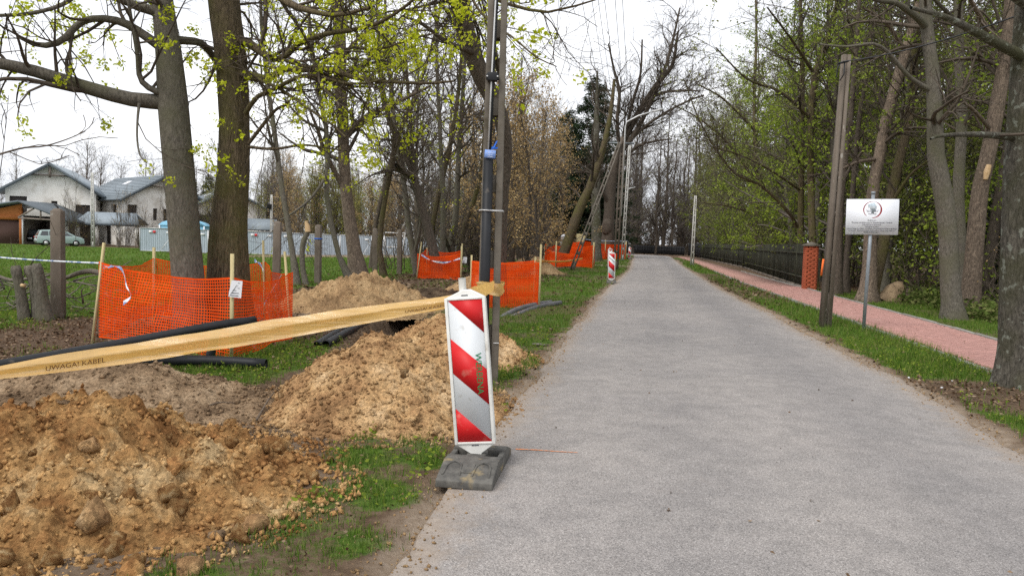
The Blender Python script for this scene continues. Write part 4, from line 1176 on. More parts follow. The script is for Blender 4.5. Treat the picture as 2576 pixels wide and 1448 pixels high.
n2 = thing('barrier_net', (-2.6, 28.0, 0), 'small orange mesh net around the leaning trunk in the middle distance', 'barrier net')
V, F = net_mesh([(-3.45, 27.7), (-1.88, 27.75), (-1.95, 29.3), (-3.3, 29.4), (-3.45, 27.7)], [0, 0, 0.05, 0.05, 0], [0.88, 0.95, 1.02, 1.05, 0.88], pitch=0.05, seed=5, sag=0.12, hb=0.014, vb=0.009, wr=0.07)
obj('net', V, F, M['net'], n2)
for f, tz, ln in (((-3.47, 27.7), 1.32, (0.16, 0)), ((-1.86, 27.7), 1.22, (0, 0)), ((-1.95, 29.3), 1.3, (0, 0)), ((-3.3, 29.4), 1.1, (0, 0))): stake(n2, f, tz, ln, 0.028)
ribbon_tape(n2, [P(1060, 641, 27.6), P(1085, 655, 27.6), P(1120, 660, 27.6), P(1157, 650, 27.6)], 0.035)
notice(n2, -1.75, 27.8, 0.72, 0.9)
n3 = thing('barrier_net', (0.1, 17.2, 0), 'orange mesh net just right of the utility pole, on one tall stake', 'barrier net')
V, F = net_mesh([(-1.0, 18.6), (-0.55, 16.75), (0.60, 17.2), (0.55, 18.8), (-1.0, 18.6)], [0.0, -0.02, 0.0, 0.05, 0], [0.95, 1.02, 1.0, 1.0, 0.95], pitch=0.042, seed=8, hb=0.0115, vb=0.007, wr=0.05)
obj('net', V, F, M['net'], n3)
for f, tz, ln in (((0.62, 17.2), 1.42, (0, 0)), ((-0.55, 16.7), 1.1, (0, 0)), ((0.55, 18.8), 1.1, (0, 0)), ((-1.0, 18.6), 1.1, (0, 0))): stake(n3, f, tz, ln, 0.022)
n4 = thing('barrier_net', (3.0, 45.5, 0), 'orange mesh net around the mossy leaning tree by the road', 'barrier net')
V, F = net_mesh([(1.9, 46.5), (2.5, 44.8), (4.7, 45.0), (5.0, 47.5), (2.6, 48.5), (1.9, 46.5)], [0.1, 0.0, 0, 0, 0, 0.1], [1.35, 0.85, 1.0, 1.3, 1.2, 1.35], pitch=0.07, seed=9, sag=0.15, hb=0.024, vb=0.014, wr=0.1)
obj('net', V, F, M['net'], n4)
for f in ((1.9, 46.5), (2.5, 44.8), (4.7, 45.0), (5.0, 47.5)): stake(n4, f, 1.5, (0, 0), 0.035)
m_ = MB(); m_.tube(cable_pts(P(1350, 655, 34), P(1464, 650, 44), 0.1), 0.05, 5); m_.make('tied_tape', M['tape'], n4)
n5 = thing('barrier_net', (8.5, 69, 0), 'long orange mesh net around the huge tree at the road bend', 'barrier net')
V, F = net_mesh([(6.0, 66.5), (10.6, 72.4), (9.5, 76.5), (5.0, 74.5), (6.0, 66.5)], [0.05, 0, 0, 0, 0.05], [1.55, 1.35, 1.4, 1.5, 1.55], pitch=0.09, seed=12, sag=0.12, hb=0.034, vb=0.02, wr=0.12)
obj('net', V, F, M['net'], n5)
for f in ((6.0, 66.5), (8.3, 69.4), (10.6, 72.4), (9.5, 76.5)): stake(n5, f, 1.75, (0, 0), 0.045)
m_ = MB(); m_.tube(cable_pts((5.9, 66.4, 1.75), (10.7, 72.3, 1.72), 0.08), 0.035, 5); m_.make('tied_tape', M['film_blue'], n5)

# white-blue tape strung from the left edge to the first net
m_ = MB(); m_.tube(cable_pts(P(-120, 636, 11.9), P(256, 662, 9.9), 0.02), 0.012, 5)
tag(m_.make('barrier_tape', M['tape_blue'], None, org=P(-120, 636, 11.9)), 'twisted blue-white tape strung across the left edge to the orange net', 'tape')

# ------------------------------------------------------------------ yellow foil band
cl = [(-170, 972, 30, 3.9), (0, 936, 32, 4.15), (130, 917, 42, 4.3), (300, 892, 48, 4.5), (500, 861, 54, 4.65), (700, 828, 50, 4.8), (900, 795, 42, 4.9), (1060, 770, 35, 4.98), (1150, 754, 32, 5.02), (1185, 741, 34, 5.06), (1222, 728, 32, 6.6), (1243, 717, 22, 7.84)]
path = np.array([list(P(x, y, Y)) + [w * Y / FPX] for x, y, w, Y in cl])
pts = catmull(path, 90)
NB = 17
rgt = np.linspace(-1, 1, NB)
Vt = []
for i, q in enumerate(pts):
    t_ = i / 89
    for j, r_ in enumerate(rgt):
        # the lower third is folded forward like a trough
        # three flat facets between two wandering creases
        k1 = 0.10 + 0.16 * math.sin(t_ * 5.2 + 0.4) + 0.05 * math.sin(t_ * 19); k2 = -0.58 + 0.14 * math.sin(t_ * 7.5 + 2.0)
        yk1 = -0.016
        yy = yk1 + 0.050 * (r_ - k1) if r_ > k1 else yk1 + 0.022 * (k1 - r_)
        if r_ < k2: yy = yk1 + 0.022 * (k1 - k2) - 0.045 * (k2 - r_)
        yy += 0.006 * float(vnoise(np.array([t_ * 16, r_ * 1.6, 0.0]), 3)) + 0.003 * float(vnoise(np.array([t_ * 55 + r_ * 5, r_ * 3, 0.0]), 5))
        Vt.append((q[0], q[1] + yy, q[2] + r_ * q[3] / 2 * (1 + 0.07 * math.sin(t_ * 23) * math.sin(t_ * 7)) + 0.004 * float(vnoise(np.array([t_ * 30, r_ * 4, 5.0]), 4))))
ii = (np.arange(89)[:, None] * NB + np.arange(NB - 1)[None]).ravel()
band = thing('foil_band', P(600, 845, 4.7), 'yellow-orange printed plastic foil band stretched from left edge to the pole', 'foil band')
bo = obj('film', np.array(Vt), np.stack([ii, ii + 1, ii + NB + 1, ii + NB], -1), M['tape'], band, smooth=False)
# part of the film drawn round the pole
m_ = MB(); mw = []
for i, a in enumerate(np.linspace(-2.6, 1.2, 22)):
    rr = 0.165
    for j in range(7):
        v = j / 6
        z_ = 0.985 + 0.13 * (v - 0.35) * (0.35 + 0.65 * abs(math.sin((a + 2.6) / 3.8 * 2.6 + 0.4)))
        mw.append((PB[0] + 0.0 + rr * math.cos(a) * 0.92 * (1 + 0.06 * math.sin(9 * v + 5 * a)), PB[1] - 0.02 + rr * 1.35 * math.sin(a) * (1 + 0.03 * math.sin(7 * v + a * 3)), z_ + 0.02 * math.sin(a * 2)))
ii = (np.arange(21)[:, None] * 7 + np.arange(6)[None]).ravel()
obj('wrapped_film', np.array(mw), np.stack([ii, ii + 1, ii + 8, ii + 7], -1), M['tape'], band, smooth=True)
M['print_brown'] = surf('print_brown', [(0.07, 0.025, 0.012), (0.13, 0.05, 0.02)], 20)
def band_text(px0, px1, body, size, up=0.0, mm='print_brown'):
    # lettering follows the band
    i0 = np.argmin([abs(k[0]) for k in cl])
    cu = bpy.data.curves.new('lettering', 'FONT'); cu.body = body; cu.size = size; cu.align_x = 'LEFT'; cu.align_y = 'CENTER'
    tmp = bpy.data.objects.new('lettering', cu); COL.objects.link(tmp); bpy.context.view_layer.update()
    me = bpy.data.meshes.new_from_object(tmp.evaluated_get(bpy.context.evaluated_depsgraph_get())); bpy.data.objects.remove(tmp)
    co = np.zeros(len(me.vertices) * 3, dtype=np.float32); me.vertices.foreach_get('co', co); co = co.reshape(-1, 3)
    wv = co[:, 0].max()
    # pixel position along the band -> param
    xs = np.array([CXP + FPX * float(np.dot(q[:3] - [0, 0, CH], _r)) / float(np.dot(q[:3] - [0, 0, CH], _f)) for q in pts])
    px = px0 + (px1 - px0) * co[:, 0] / wv
    tt = np.interp(px, xs, np.arange(90))
    i = np.clip(tt.astype(int), 0, 88); f = (tt - i)[:, None]
    q = pts[i] * (1 - f) + pts[i + 1] * f
    nco = np.stack([q[:, 0], q[:, 1] - 0.030 + 0.0 * (up + co[:, 1]), q[:, 2] + up + co[:, 1]], -1) - ORG[band]
    me.vertices.foreach_set('co', nco.astype(np.float32).ravel()); me.update(); me.materials.clear(); me.materials.append(M[mm])
    o = bpy.data.objects.new('lettering', me); COL.objects.link(o); o.parent = band; ORG[o] = ORG[band]
M['print_faint'] = surf('print_faint', [(0.55, 0.30, 0.09), (0.68, 0.40, 0.13)], 20)
band_text(122, 272, 'UWAGA! KABEL', 0.040, -0.016)
band_text(425, 545, 'UWAGA! KABEL', 0.026, -0.012, 'print_faint')
band_text(648, 745, 'UWAGA! KABEL', 0.026, -0.008, 'print_faint')
band_text(800, 885, 'UWAGA! KABEL', 0.030, 0.0, 'print_faint')
band_text(1020, 1120, 'UWAGA! KABEL', 0.026, -0.018)

# ------------------------------------------------------------------ black pipes
def pipe(name, pts, r, label, m='pipe', n=24, wall=0.007):
    q = catmull(pts, n)
    t = thing(name, q[0], label, 'pipe')
    mb = MB(); mb.tube(q, r, 14, cap=False)
    V1, F1 = tubes(q[None], np.full((1, n), r - wall), 14)
    b = len(mb.V); mb.add(V1, [tuple(f[::-1]) for f in F1])
    for e in (0, (n - 1) * 14):
        for j in range(14): mb.F.append((e + j, e + (j + 1) % 14, b + e + (j + 1) % 14, b + e + j))
    mb.make('pipe_wall', M[m], t, smooth=False)
    for p in t.children[0].data.polygons: p.use_smooth = True
    return t
pipe('plastic_pipe', [P(-260, 965, 6.9), P(0, 918, 7.3), P(200, 883, 7.7), P(400, 846, 8.1), P(560, 816, 8.45), P(641, 806, 8.7)], 0.052, 'long black plastic pipe sloping up in front of the left orange net')
pipe('plastic_pipe', [P(-260, 968, 7.3), P(0, 938, 7.6), P(200, 920, 7.9), P(420, 906, 8.25), P(560, 908, 8.35), P(669, 915, 8.35)], 0.056, 'black plastic pipe lying flat below the sloping one, its end on the grass')
pipe('plastic_pipe', [P(527, 900, 8.72), P(531, 885, 8.72), P(541, 840, 8.74), P(545, 826, 8.76)], 0.05, 'short upright black pipe stub propping the sloping pipe', n=8)
pipe('plastic_pipe', [P(796, 868, 10.1), P(835, 843, 11.2), P(880, 820, 12.6), P(935, 800, 14.5)], 0.052, 'left one of two open-ended black pipes between the soil heaps')
pipe('plastic_pipe', [P(819, 866, 10.05), P(860, 842, 11.1), P(905, 819, 12.5), P(955, 800, 14.3)], 0.055, 'right one of two open-ended black pipes between the soil heaps')
pipe('plastic_pipe', [P(1255, 802, 14.9), P(1300, 778, 16.2), P(1345, 766, 17.2), P(1385, 760, 18.2)], 0.055, 'upper grey-black pipe on the grass right of the utility pole', 'pipe_grey')
pipe('plastic_pipe', [P(1266, 808, 14.7), P(1312, 787, 16.0), P(1362, 769, 17.4), P(1409, 761, 18.2)], 0.055, 'lower grey-black pipe on the grass right of the utility pole', 'pipe_grey')

# ------------------------------------------------------------------ white information sign
sb = G(2172, 833)
sg = thing('information_sign', sb, 'white information board on a grey post beside the pavement', 'sign', rz=math.radians(-14))
c = MB(); c.tube([(0, 0.045, -0.2), (0.03, 0.045, 2.56)], 0.032, 14); pst = c.make('post', M['metal_grey'], sg, local=True, smooth=False)
c = MB(); c.tube([(0.03, 0.045, 2.55), (0.03, 0.045, 2.6)], 0.037, 14); c.make('cap', M['metal_grey'], pst, local=True)
Tb = Matrix.Translation((0.025, 0, 2.13)) @ Matrix.Rotation(math.radians(-1.0), 4, 'Y')
c = MB(); c.box((0, 0, 0), (0.90, 0.006, 0.655)); c.xf(Tb)
M['board_white'] = surf('board_white', [(0.76, 0.78, 0.83), (0.80, 0.82, 0.87)], 2, rough=0.7, spec=0.15)
bd = c.make('board', M['board_white'], sg, local=True)
M['logo_red'] = surf('logo_red', [(0.26, 0.025, 0.03), (0.33, 0.035, 0.04)], 5)
M['logo_blue'] = surf('logo_blue', [(0.47, 0.56, 0.63), (0.53, 0.61, 0.67)], 8)
def flat(poly, y, m, name='logo', parent=bd):
    c = MB(); c.prism(poly, y, y - 0.001, 'y'); c.xf(Tb); return c.make(name, m, parent, local=True)
def arc(cx, cz, r0, wf, a0, a1, n=28):
    a = np.linspace(a0, a1, n)
    o = [(cx + (r0 + wf(k / (n - 1)) / 2) * math.cos(t), cz + (r0 + wf(k / (n - 1)) / 2) * math.sin(t)) for k, t in enumerate(a)]
    i = [(cx + (r0 - wf(k / (n - 1)) / 2) * math.cos(t), cz + (r0 - wf(k / (n - 1)) / 2) * math.sin(t)) for k, t in enumerate(a)]
    return o + i[::-1]
def arcmesh(cx, cz, r0, wf, a0, a1, y, m, n=30):
    a = np.linspace(a0, a1, n); c = MB()
    for k in range(n - 1):
        q = []
        for kk, s in ((k, 1), (k + 1, 1), (k + 1, -1), (k, -1)):
            r = r0 + s * wf(kk / (n - 1)) / 2; q.append((cx + r * math.cos(a[kk]), y, cz + r * math.sin(a[kk])))
        c.add(q, [(0, 1, 2, 3)])
    c.xf(Tb); return c.make('logo_ring', m, bd, local=True)
arcmesh(0, 0.135, 0.150, lambda t: 0.003 + 0.026 * math.sin(math.pi * min(1, t * 1.0)) * t, math.radians(60), math.radians(232), -0.0045, M['logo_red'])
arcmesh(0, 0.135, 0.152, lambda t: 0.003 + 0.026 * (1 - abs(2 * t - 1)) ** 0.7, math.radians(72), math.radians(-92), -0.0045, M['logo_red'])
flat([(-0.075, 0.235), (-0.02, 0.25), (0.03, 0.265), (0.05, 0.225), (0.075, 0.19), (0.055, 0.15), (0.06, 0.11), (0.03, 0.09), (0.025, 0.065), (-0.02, 0.07), (-0.015, 0.12), (-0.045, 0.15), (-0.04, 0.18), (-0.08, 0.20)], -0.0042, M['logo_blue'], 'logo_map')
M['ink_logo'] = surf('ink_logo', [(0.18, 0.22, 0.27), (0.24, 0.28, 0.33)], 6)
def line(body, z, size, m=None, y=-0.0062):
    text_part('lettering', body, size, m or M['ink_grey'], bd, Tb @ Matrix.Translation((0, y, z)) @ Matrix.Rotation(math.pi / 2, 4, 'X'))
line('MIAS', 0.175, 0.075, M['board_white'], -0.0066); 
line('MIAS', 0.1735, 0.076, M['ink_logo'], -0.0056)
line('Mazowiecki Instrument', 0.123, 0.024); line('Aktywizacji Sołectw', 0.100, 0.024); line('MAZOWSZE', 0.055, 0.026)
for body, z in (('Zadanie pn.', -0.062), ('"Budowa chodnika przy ul. Stanisławskiego, Czynnej,', -0.104), ('Zabytkowej w Jabłonnie"', -0.141), ('współfinansowano', -0.178), ('przy pomocy środków z budżetu Województwa Mazowieckiego', -0.216), ('w ramach „Mazowieckiego Instrumentu Aktywizacji Sołectw', -0.254), ('MAZOWSZE 2021"', -0.290)):
    line(body, z, 0.033)
c = MB()
for x in (-0.45, -0.15, 0.15, 0.45):
    for z in (-0.315, 0.315): c.box((x, -0.004, z), (0.012, 0.004, 0.008))
c.xf(Tb); c.make('rivet', M['ink_grey'], bd, local=True)

# ------------------------------------------------------------------ brick pillar and dark fence on the right
M['brick_red'] = surf('brick_red', [(0.33, 0.075, 0.035), (0.43, 0.11, 0.05)], 6, rough=0.85, vary=0.12, bump=0.2, bscale=60, bdist=0.003)
M['mortar'] = surf('mortar', [(0.27, 0.065, 0.035), (0.31, 0.085, 0.045)], 9, rough=0.95)
pc = np.array([10.95, 28.3, 0.0]); prz = math.radians(-11)
pi = thing('brick_pillar', pc, 'red brick gate pillar with a pale pyramid cap at the fence end', 'pillar', rz=prz)
c = MB(); c.box((0, 0, 0.77), (0.452, 0.452, 1.62)); core = c.make('pillar_core', M['mortar'], pi, local=True)
bx_ = MB(); bx_.box((0, 0, 0), (0.25, 0.030, 0.0725)); bme = None
for r_ in range(21):
    z = 0.045 + r_ * 0.0762
    for sd in range(4):
        a = sd * math.pi / 2
        offs = [(-0.113, 0.217), (0.113, 0.217)] if (r_ + sd) % 2 else [(-0.17, 0.104), (0.0, 0.224), (0.17, 0.104)]
        for ox, wd_ in offs:
            if bme is None:
                o = bx_.make('brick', M['brick_red'], pi, local=True); bme = o.data
            else:
                o = bpy.data.objects.new('brick', bme); COL.objects.link(o); o.parent = pi; ORG[o] = ORG[pi]
            dd = 0.2145 + rg.normal(0, 0.0006)
            o.location = (ox * math.cos(a) + dd * math.sin(a), ox * math.sin(a) - dd * math.cos(a), z)
            o.rotation_euler = (0, 0, a); o.scale = (wd_ / 0.245, 1, 1)
c = MB(); c.box((0, 0, 1.635), (0.56, 0.56, 0.05)); c.add([(-0.28, -0.28, 1.661), (0.28, -0.28, 1.661), (0.28, 0.28, 1.661), (-0.28, 0.28, 1.661), (0, 0, 1.77)], [(0, 1, 4), (1, 2, 4), (2, 3, 4), (3, 0, 4), (0, 3, 2, 1)])
c.make('cap', M['concrete'], pi, local=True)
M['fence_dark'] = surf('fence_dark', [(0.022, 0.022, 0.014), (0.05, 0.052, 0.032)], 3, stretch=(6, 6, 0.4), rough=0.8, vary=0.25, spots=(0.07, 0.075, 0.03), sscale=1.5, spos=(0.55, 0.75))
M['fence_black'] = surf('fence_black', [(0.012, 0.012, 0.014), (0.022, 0.022, 0.024)], 3, rough=0.7, vary=0.2)
def board_fence(pa, pb, label, hgt, m, pw=2.35, boards=True, bwid=0.145, base=True, step=0.0):
    pa, pb = np.array(pa, float), np.array(pb, float)
    d = pb - pa; Lf = np.linalg.norm(d); d /= Lf; a = math.atan2(d[1], d[0])
    t = thing('garden_fence', (pa[0], pa[1], 0), label, 'fence', rz=a)
    n = max(1, round(Lf / pw)); pw = Lf / n
    bb = MB(); bb.box((0, 0, 0), (bwid + 0.012, 0.02, hgt - 0.10)); bmd = None
    pb_ = MB(); pb_.box((0, 0, hgt / 2), (0.07, 0.07, hgt + 0.03)); pmd = None
    for i in range(n + 1):
        if pmd is None:
            o = pb_.make('post', m, t, local=True); pmd = o.data
        else:
            o = bpy.data.objects.new('post', pmd); COL.objects.link(o); o.parent = t; ORG[o] = ORG[t]
        o.location = (i * pw, 0.03, 0)
    for i in range(n):
        nb = int((pw - 0.07) / bwid)
        for j in range(nb):
            x = i * pw + 0.035 + (j + 0.5) * (pw - 0.07) / nb
            if bmd is None:
                o = bb.make('board', m, t, local=True); bmd = o.data
            else:
                o = bpy.data.objects.new('board', bmd); COL.objects.link(o); o.parent = t; ORG[o] = ORG[t]
            o.location = (x, (0.011 if j % 2 else -0.011) + rg.normal(0, 0.001), hgt / 2 + 0.05 + rg.normal(0, 0.006)); o.rotation_euler = (0, rg.normal(0, 0.004), 0); o.scale = ((pw - 0.07) / nb / bwid, 1, 1)
        r_ = MB(); r_.box((i * pw + pw / 2, 0.042, hgt * 0.25), (pw, 0.03, 0.06)); r_.box((i * pw + pw / 2, 0.042, hgt * 0.8), (pw, 0.03, 0.06)); r_.make('rail', m, t, local=True)
        if base:
            f_ = MB(); f_.box((i * pw + pw / 2, 0.01, 0.04), (pw - 0.05, 0.16, 0.12)); f_.make('footing_block', M['concrete_post'], t, local=True)
    return t
board_fence((11.0, 28.7), (16.6, 55.0), 'dark greenish board fence running back from the brick pillar', 1.68, M['fence_dark'], 2.5, bwid=0.165)
board_fence((16.75, 55.8), (22.0, 90.0), 'dark board fence continuing behind the pale lattice post', 1.70, M['fence_dark'], 3.0, bwid=0.30)
board_fence((22.2, 91.0), (24.2, 106.0), 'black board fence beyond the gap at the road bend', 1.75, M['fence_black'], 3.0, bwid=0.32, base=False)
board_fence((24.0, 108.0), (4.0, 121.0), 'low black fence across the far end of the road', 1.30, M['fence_black'], 3.0, bwid=0.36, base=False)

# ------------------------------------------------------------------ concrete fence posts along the lot on the left
pm_ = MB(); pm_.box((0, 0, 0.79), (0.185, 0.15, 1.9), None, 0.93); pm_.box((0, 0, 1.755), (0.15, 0.12, 0.04), None, 0.6)
post0 = None
PLAB = [('nearest concrete fence post, beside the cut stems at the left edge', (147, 798)), ('concrete fence post right behind the left orange net', (694, 738)), ('concrete fence post with a scrap of blue tape, right of the broken stem', (799, 713)),
        ('left one of two concrete posts by the white goal', (943, 693)), ('right one of two concrete posts by the white goal', (1004, 690)), ('far concrete fence post between the slim trunks and the utility pole', (1172, 668))]
for lab, px in PLAB:
    q = G(*px); t = thing('fence_post', q, lab, 'post', 'concrete fence posts along the lot', rz=0.15 * rg.normal())
    if post0 is None:
        o = pm_.make('post_shaft', M['concrete_post'], t, local=True, bevel=0.012); post0 = o.data
    else:
        o = bpy.data.objects.new('post_shaft', post0); COL.objects.link(o); o.parent = t; ORG[o] = ORG[t]
    t.rotation_euler = (rg.normal(0, 0.01), rg.normal(0, 0.015), 0.1 * rg.normal())
    hk = MB(); hk.tube([(0.02, 0, 1.74), (0.0, 0, 1.80), (-0.05, 0, 1.84)], 0.012, 6); hk.make('bent_rod', M['dark'], t, local=True)
    if 'blue tape' in lab:
        k_ = MB(); k_.box((0, 0, 1.35), (0.19, 0.155, 0.035)); k_.make('tape_scrap', M['ribbon_blue'], t, local=True)

# ------------------------------------------------------------------ trees
def resample(pts, K):
    return catmull(pts, K)

def shoots(Pp, Rp, dens, t0, t1, ang, ln, K, gnarl, up, rf, rmin, rg, droop=0.0, maxn=None, side=None):
    """grow children from every parent polyline; all parents at once"""
    N, K0 = Pp.shape[:2]
    plen = np.linalg.norm(np.diff(Pp, axis=1), axis=2).sum(1)
    cnt = rg.poisson(np.maximum(dens * plen * (t1 - t0), 0.01))
    if maxn: cnt = np.minimum(cnt, maxn)
    idx = np.repeat(np.arange(N), cnt)
    n = len(idx)
    if n == 0: return np.zeros((0, K, 3)), np.zeros((0, K))
    t = t0 + (t1 - t0) * rg.uniform(0, 1, n)
    f = t * (K0 - 1); i = np.minimum(f.astype(int), K0 - 2); w = (f - i)[:, None]
    A, B = Pp[idx, i], Pp[idx, i + 1]
    base = A * (1 - w) + B * w
    tan = B - A; tan /= np.linalg.norm(tan, axis=1, keepdims=True) + 1e-9
    rad = Rp[idx, i] * (1 - w[:, 0]) + Rp[idx, i + 1] * w[:, 0]
    rv = rg.normal(size=(n, 3))
    if side is not None: rv = rv + np.array(side)
    rv -= (rv * tan).sum(1, keepdims=True) * tan
    rv /= np.linalg.norm(rv, axis=1, keepdims=True) + 1e-9
    a = rg.uniform(ang[0], ang[1], n)[:, None]
    d = np.cos(a) * tan + np.sin(a) * rv
    L_ = rg.uniform(ln[0], ln[1], n) * (1.15 - 0.55 * t)
    r0 = np.clip(rad * rf, rmin, None)
    r0 = np.minimum(r0, np.maximum(L_ * 0.03, rmin))
    Pc = np.zeros((n, K, 3)); Pc[:, 0] = base
    g = rg.normal(size=(n, 3)) * gnarl
    for k in range(1, K):
        g = 0.5 * g + rg.normal(size=(n, 3)) * gnarl
        d = d + g + np.array([0, 0, up - droop * k])
        d /= np.linalg.norm(d, axis=1, keepdims=True)
        Pc[:, k] = Pc[:, k - 1] + d * (L_ / (K - 1))[:, None]
    tp = np.linspace(1, 0.3, K)[None]
    Rc = np.maximum(r0[:, None] * tp, rmin * 0.75)
    return Pc, Rc

def leaves(Pt, per, rg, size, spread, cluster=1, tmin=0.3, flat=0.0, aspect=1.0):
    """small diamond faces, in clusters, along the twigs"""
    n = len(Pt)
    if n == 0: return np.zeros((0, 3)), np.zeros((0, 4), int)
    K = Pt.shape[1]
    cnt = rg.poisson(per, n); idx = np.repeat(np.arange(n), cnt); m = len(idx)
    t = rg.uniform(tmin, 1, m) * (K - 1); i = np.minimum(t.astype(int), K - 2); w = (t - i)[:, None]
    c = Pt[idx, i] * (1 - w) + Pt[idx, i + 1] * w
    c = np.repeat(c, cluster, 0); m = len(c)
    c = c + rg.normal(size=(m, 3)) * spread
    u = rg.normal(size=(m, 3)); u[:, 2] *= (1 - flat); u /= np.linalg.norm(u, axis=1, keepdims=True) + 1e-9
    v = rg.normal(size=(m, 3)); v -= (v * u).sum(1, keepdims=True) * u; v /= np.linalg.norm(v, axis=1, keepdims=True) + 1e-9
    s = (size * rg.uniform(0.6, 1.3, m))[:, None]
    V = np.stack([c - u * s, c + v * s * 0.6 * aspect, c + u * s, c - v * s * 0.6 * aspect], 1).reshape(-1, 3)
    F = np.arange(m * 4).reshape(m, 4)
    return V, F

def bark_lump(seed, amp=0.05, flare=None):
    def f(th, Pn):
        z = Pn[..., 2][:, :, None] * np.ones_like(th)
        q = np.stack([np.cos(th) * 1.3, np.sin(th) * 1.3, z * 1.1 + seed], -1)
        q2 = np.stack([np.cos(th) * 4.5, np.sin(th) * 4.5, z * 0.8 + seed], -1)
        r = 1 + amp * 1.6 * fbm(q, 3, seed) + amp * 0.8 * vnoise(q2, seed + 1)
        if th.shape[-1] >= 36:      # deep furrows on the thick near trunks
            q3 = np.stack([np.cos(th) * 11, np.sin(th) * 11, z * 1.7 + seed], -1)
            r = r - amp * 0.9 * np.clip(0.25 - np.abs(vnoise(q3, seed + 5)), 0, 1) * 3
        if flare:
            zz = np.clip(1 - (z - flare[0]) / flare[1], 0, 1) ** 2
            r = r * (1 + zz * flare[2] * (1 + 0.5 * np.sin(5 * th + seed)))
        return r
    return f

def trace(tr, Y, Yend=None):
    n = len(tr); ys = np.linspace(Y, Yend if Yend is not None else Y, n)
    return np.array([list(P(a[0], a[1], y)) + [a[2] / 2 * y / FPX] for a, y in zip(tr, ys)])

def build_tree(name, label, base, stems, levels, mats, leaf=None, seed=1, group=None, cat_='tree', S0=18, flare=(0.0, 0.7, 0.35), lump=0.05, local=False, proto=None):
    """stems: list of Nx4 arrays (x,y,z,r); stems[0] is the trunk; the rest are limbs"""
    rg = np.random.default_rng(seed)
    t = thing(name, base, label, cat_, group)
    trunk = resample(stems[0], 90 if S0 >= 36 else 30 if S0 > 12 else 14)
    V, F = tubes(trunk[None, :, :3], np.maximum(trunk[None, :, 3], 0.004), S0, bark_lump(seed, lump, (base[2] + flare[0], flare[1], flare[2]) if flare else None))
    obj('trunk', V, F, M[mats[0]], t, local, smooth=True)
    limbs = []
    for s in stems[1:]:
        q = resample(s, 16)
        limbs.append(q)
    parts = []
    for q in limbs:
        V, F = tubes(q[None, :, :3], np.maximum(q[None, :, 3], 0.003), 8, bark_lump(seed + 3, 0.04))
        obj('bough' if cat_ == 'tree' else 'stem', V, F, M[mats[0]], t, local, smooth=True)
    par = [np.stack([resample(s, 16) for s in stems])] if stems else []
    Pp, Rp = par[0][..., :3], np.maximum(par[0][..., 3], 0.004)
    tips = []
    for li, lv in enumerate(levels):
        lv = dict(lv); S = lv.pop('S'); keep = lv.pop('tip', False); frm = lv.pop('from_', None); nolimb = lv.pop('nolimb', False)
        if li == 0 and frm is not None:      # different reach on trunk and limbs
            a = shoots(Pp[:1], Rp[:1], rg=rg, **{**lv, **frm}); b = shoots(Pp[1:], Rp[1:], rg=rg, **lv) if len(Pp) > 1 else (np.zeros((0, lv['K'], 3)), np.zeros((0, lv['K'])))
            Pc, Rc = np.concatenate([a[0], b[0]]), np.concatenate([a[1], b[1]])
        else:
            Pc, Rc = shoots(Pp, Rp, rg=rg, **lv)
        if len(Pc):
            parts.append(tubes(Pc, Rc, S))
        if keep: tips.append(Pc)
        Pp, Rp = Pc, Rc
    if parts:
        V, F = cat(parts); bo_ = obj('branches', V, F, M[mats[1]], t, local, smooth=False)
        if cat_ == 'shrub': tag(bo_, kind='stuff')
    if leaf:
        for lf in (leaf if isinstance(leaf, list) else [leaf]):
            lf = dict(lf); m_ = lf.pop('m'); sel = lf.pop('sel', None)
            Pt = tips[-1] if tips else Pp
            if sel is not None and len(Pt): Pt = Pt[sel(Pt[:, -1])]
            V, F = leaves(Pt, rg=rg, **lf)
            if len(V): obj('leaves', V, F, M[m_], t, local)
    return t

def up_ext(st, dz, n=3, dx=0.0, taper=0.45):
    """continue a traced trunk above the picture"""
    e = st[-1].copy(); d = st[-1][:3] - st[-2][:3]; d /= np.linalg.norm(d)
    out = [st]
    for k in range(1, n + 1):
        q = e.copy(); q[:3] += (d * 0.6 + np.array([dx, 0.0, 0.55])) * dz * k / n; q[3] = e[3] * (1 - (1 - taper) * k / n)
        out.append(q[None])
    return np.concatenate(out)
def down(st, z=-0.12):
    """carry a traced trunk into the ground"""
    a = st[0].copy(); g = float(H(a[0], a[1])) + z
    if a[2] > g + 0.02:
        d = st[0] - st[1]; k = (a[2] - g) / max(-d[2], 1e-3)
        b = a.copy(); b[:2] += d[:2] * min(k, 3); b[2] = g; b[3] = a[3] * 1.1
        return np.concatenate([b[None], st])
    return st

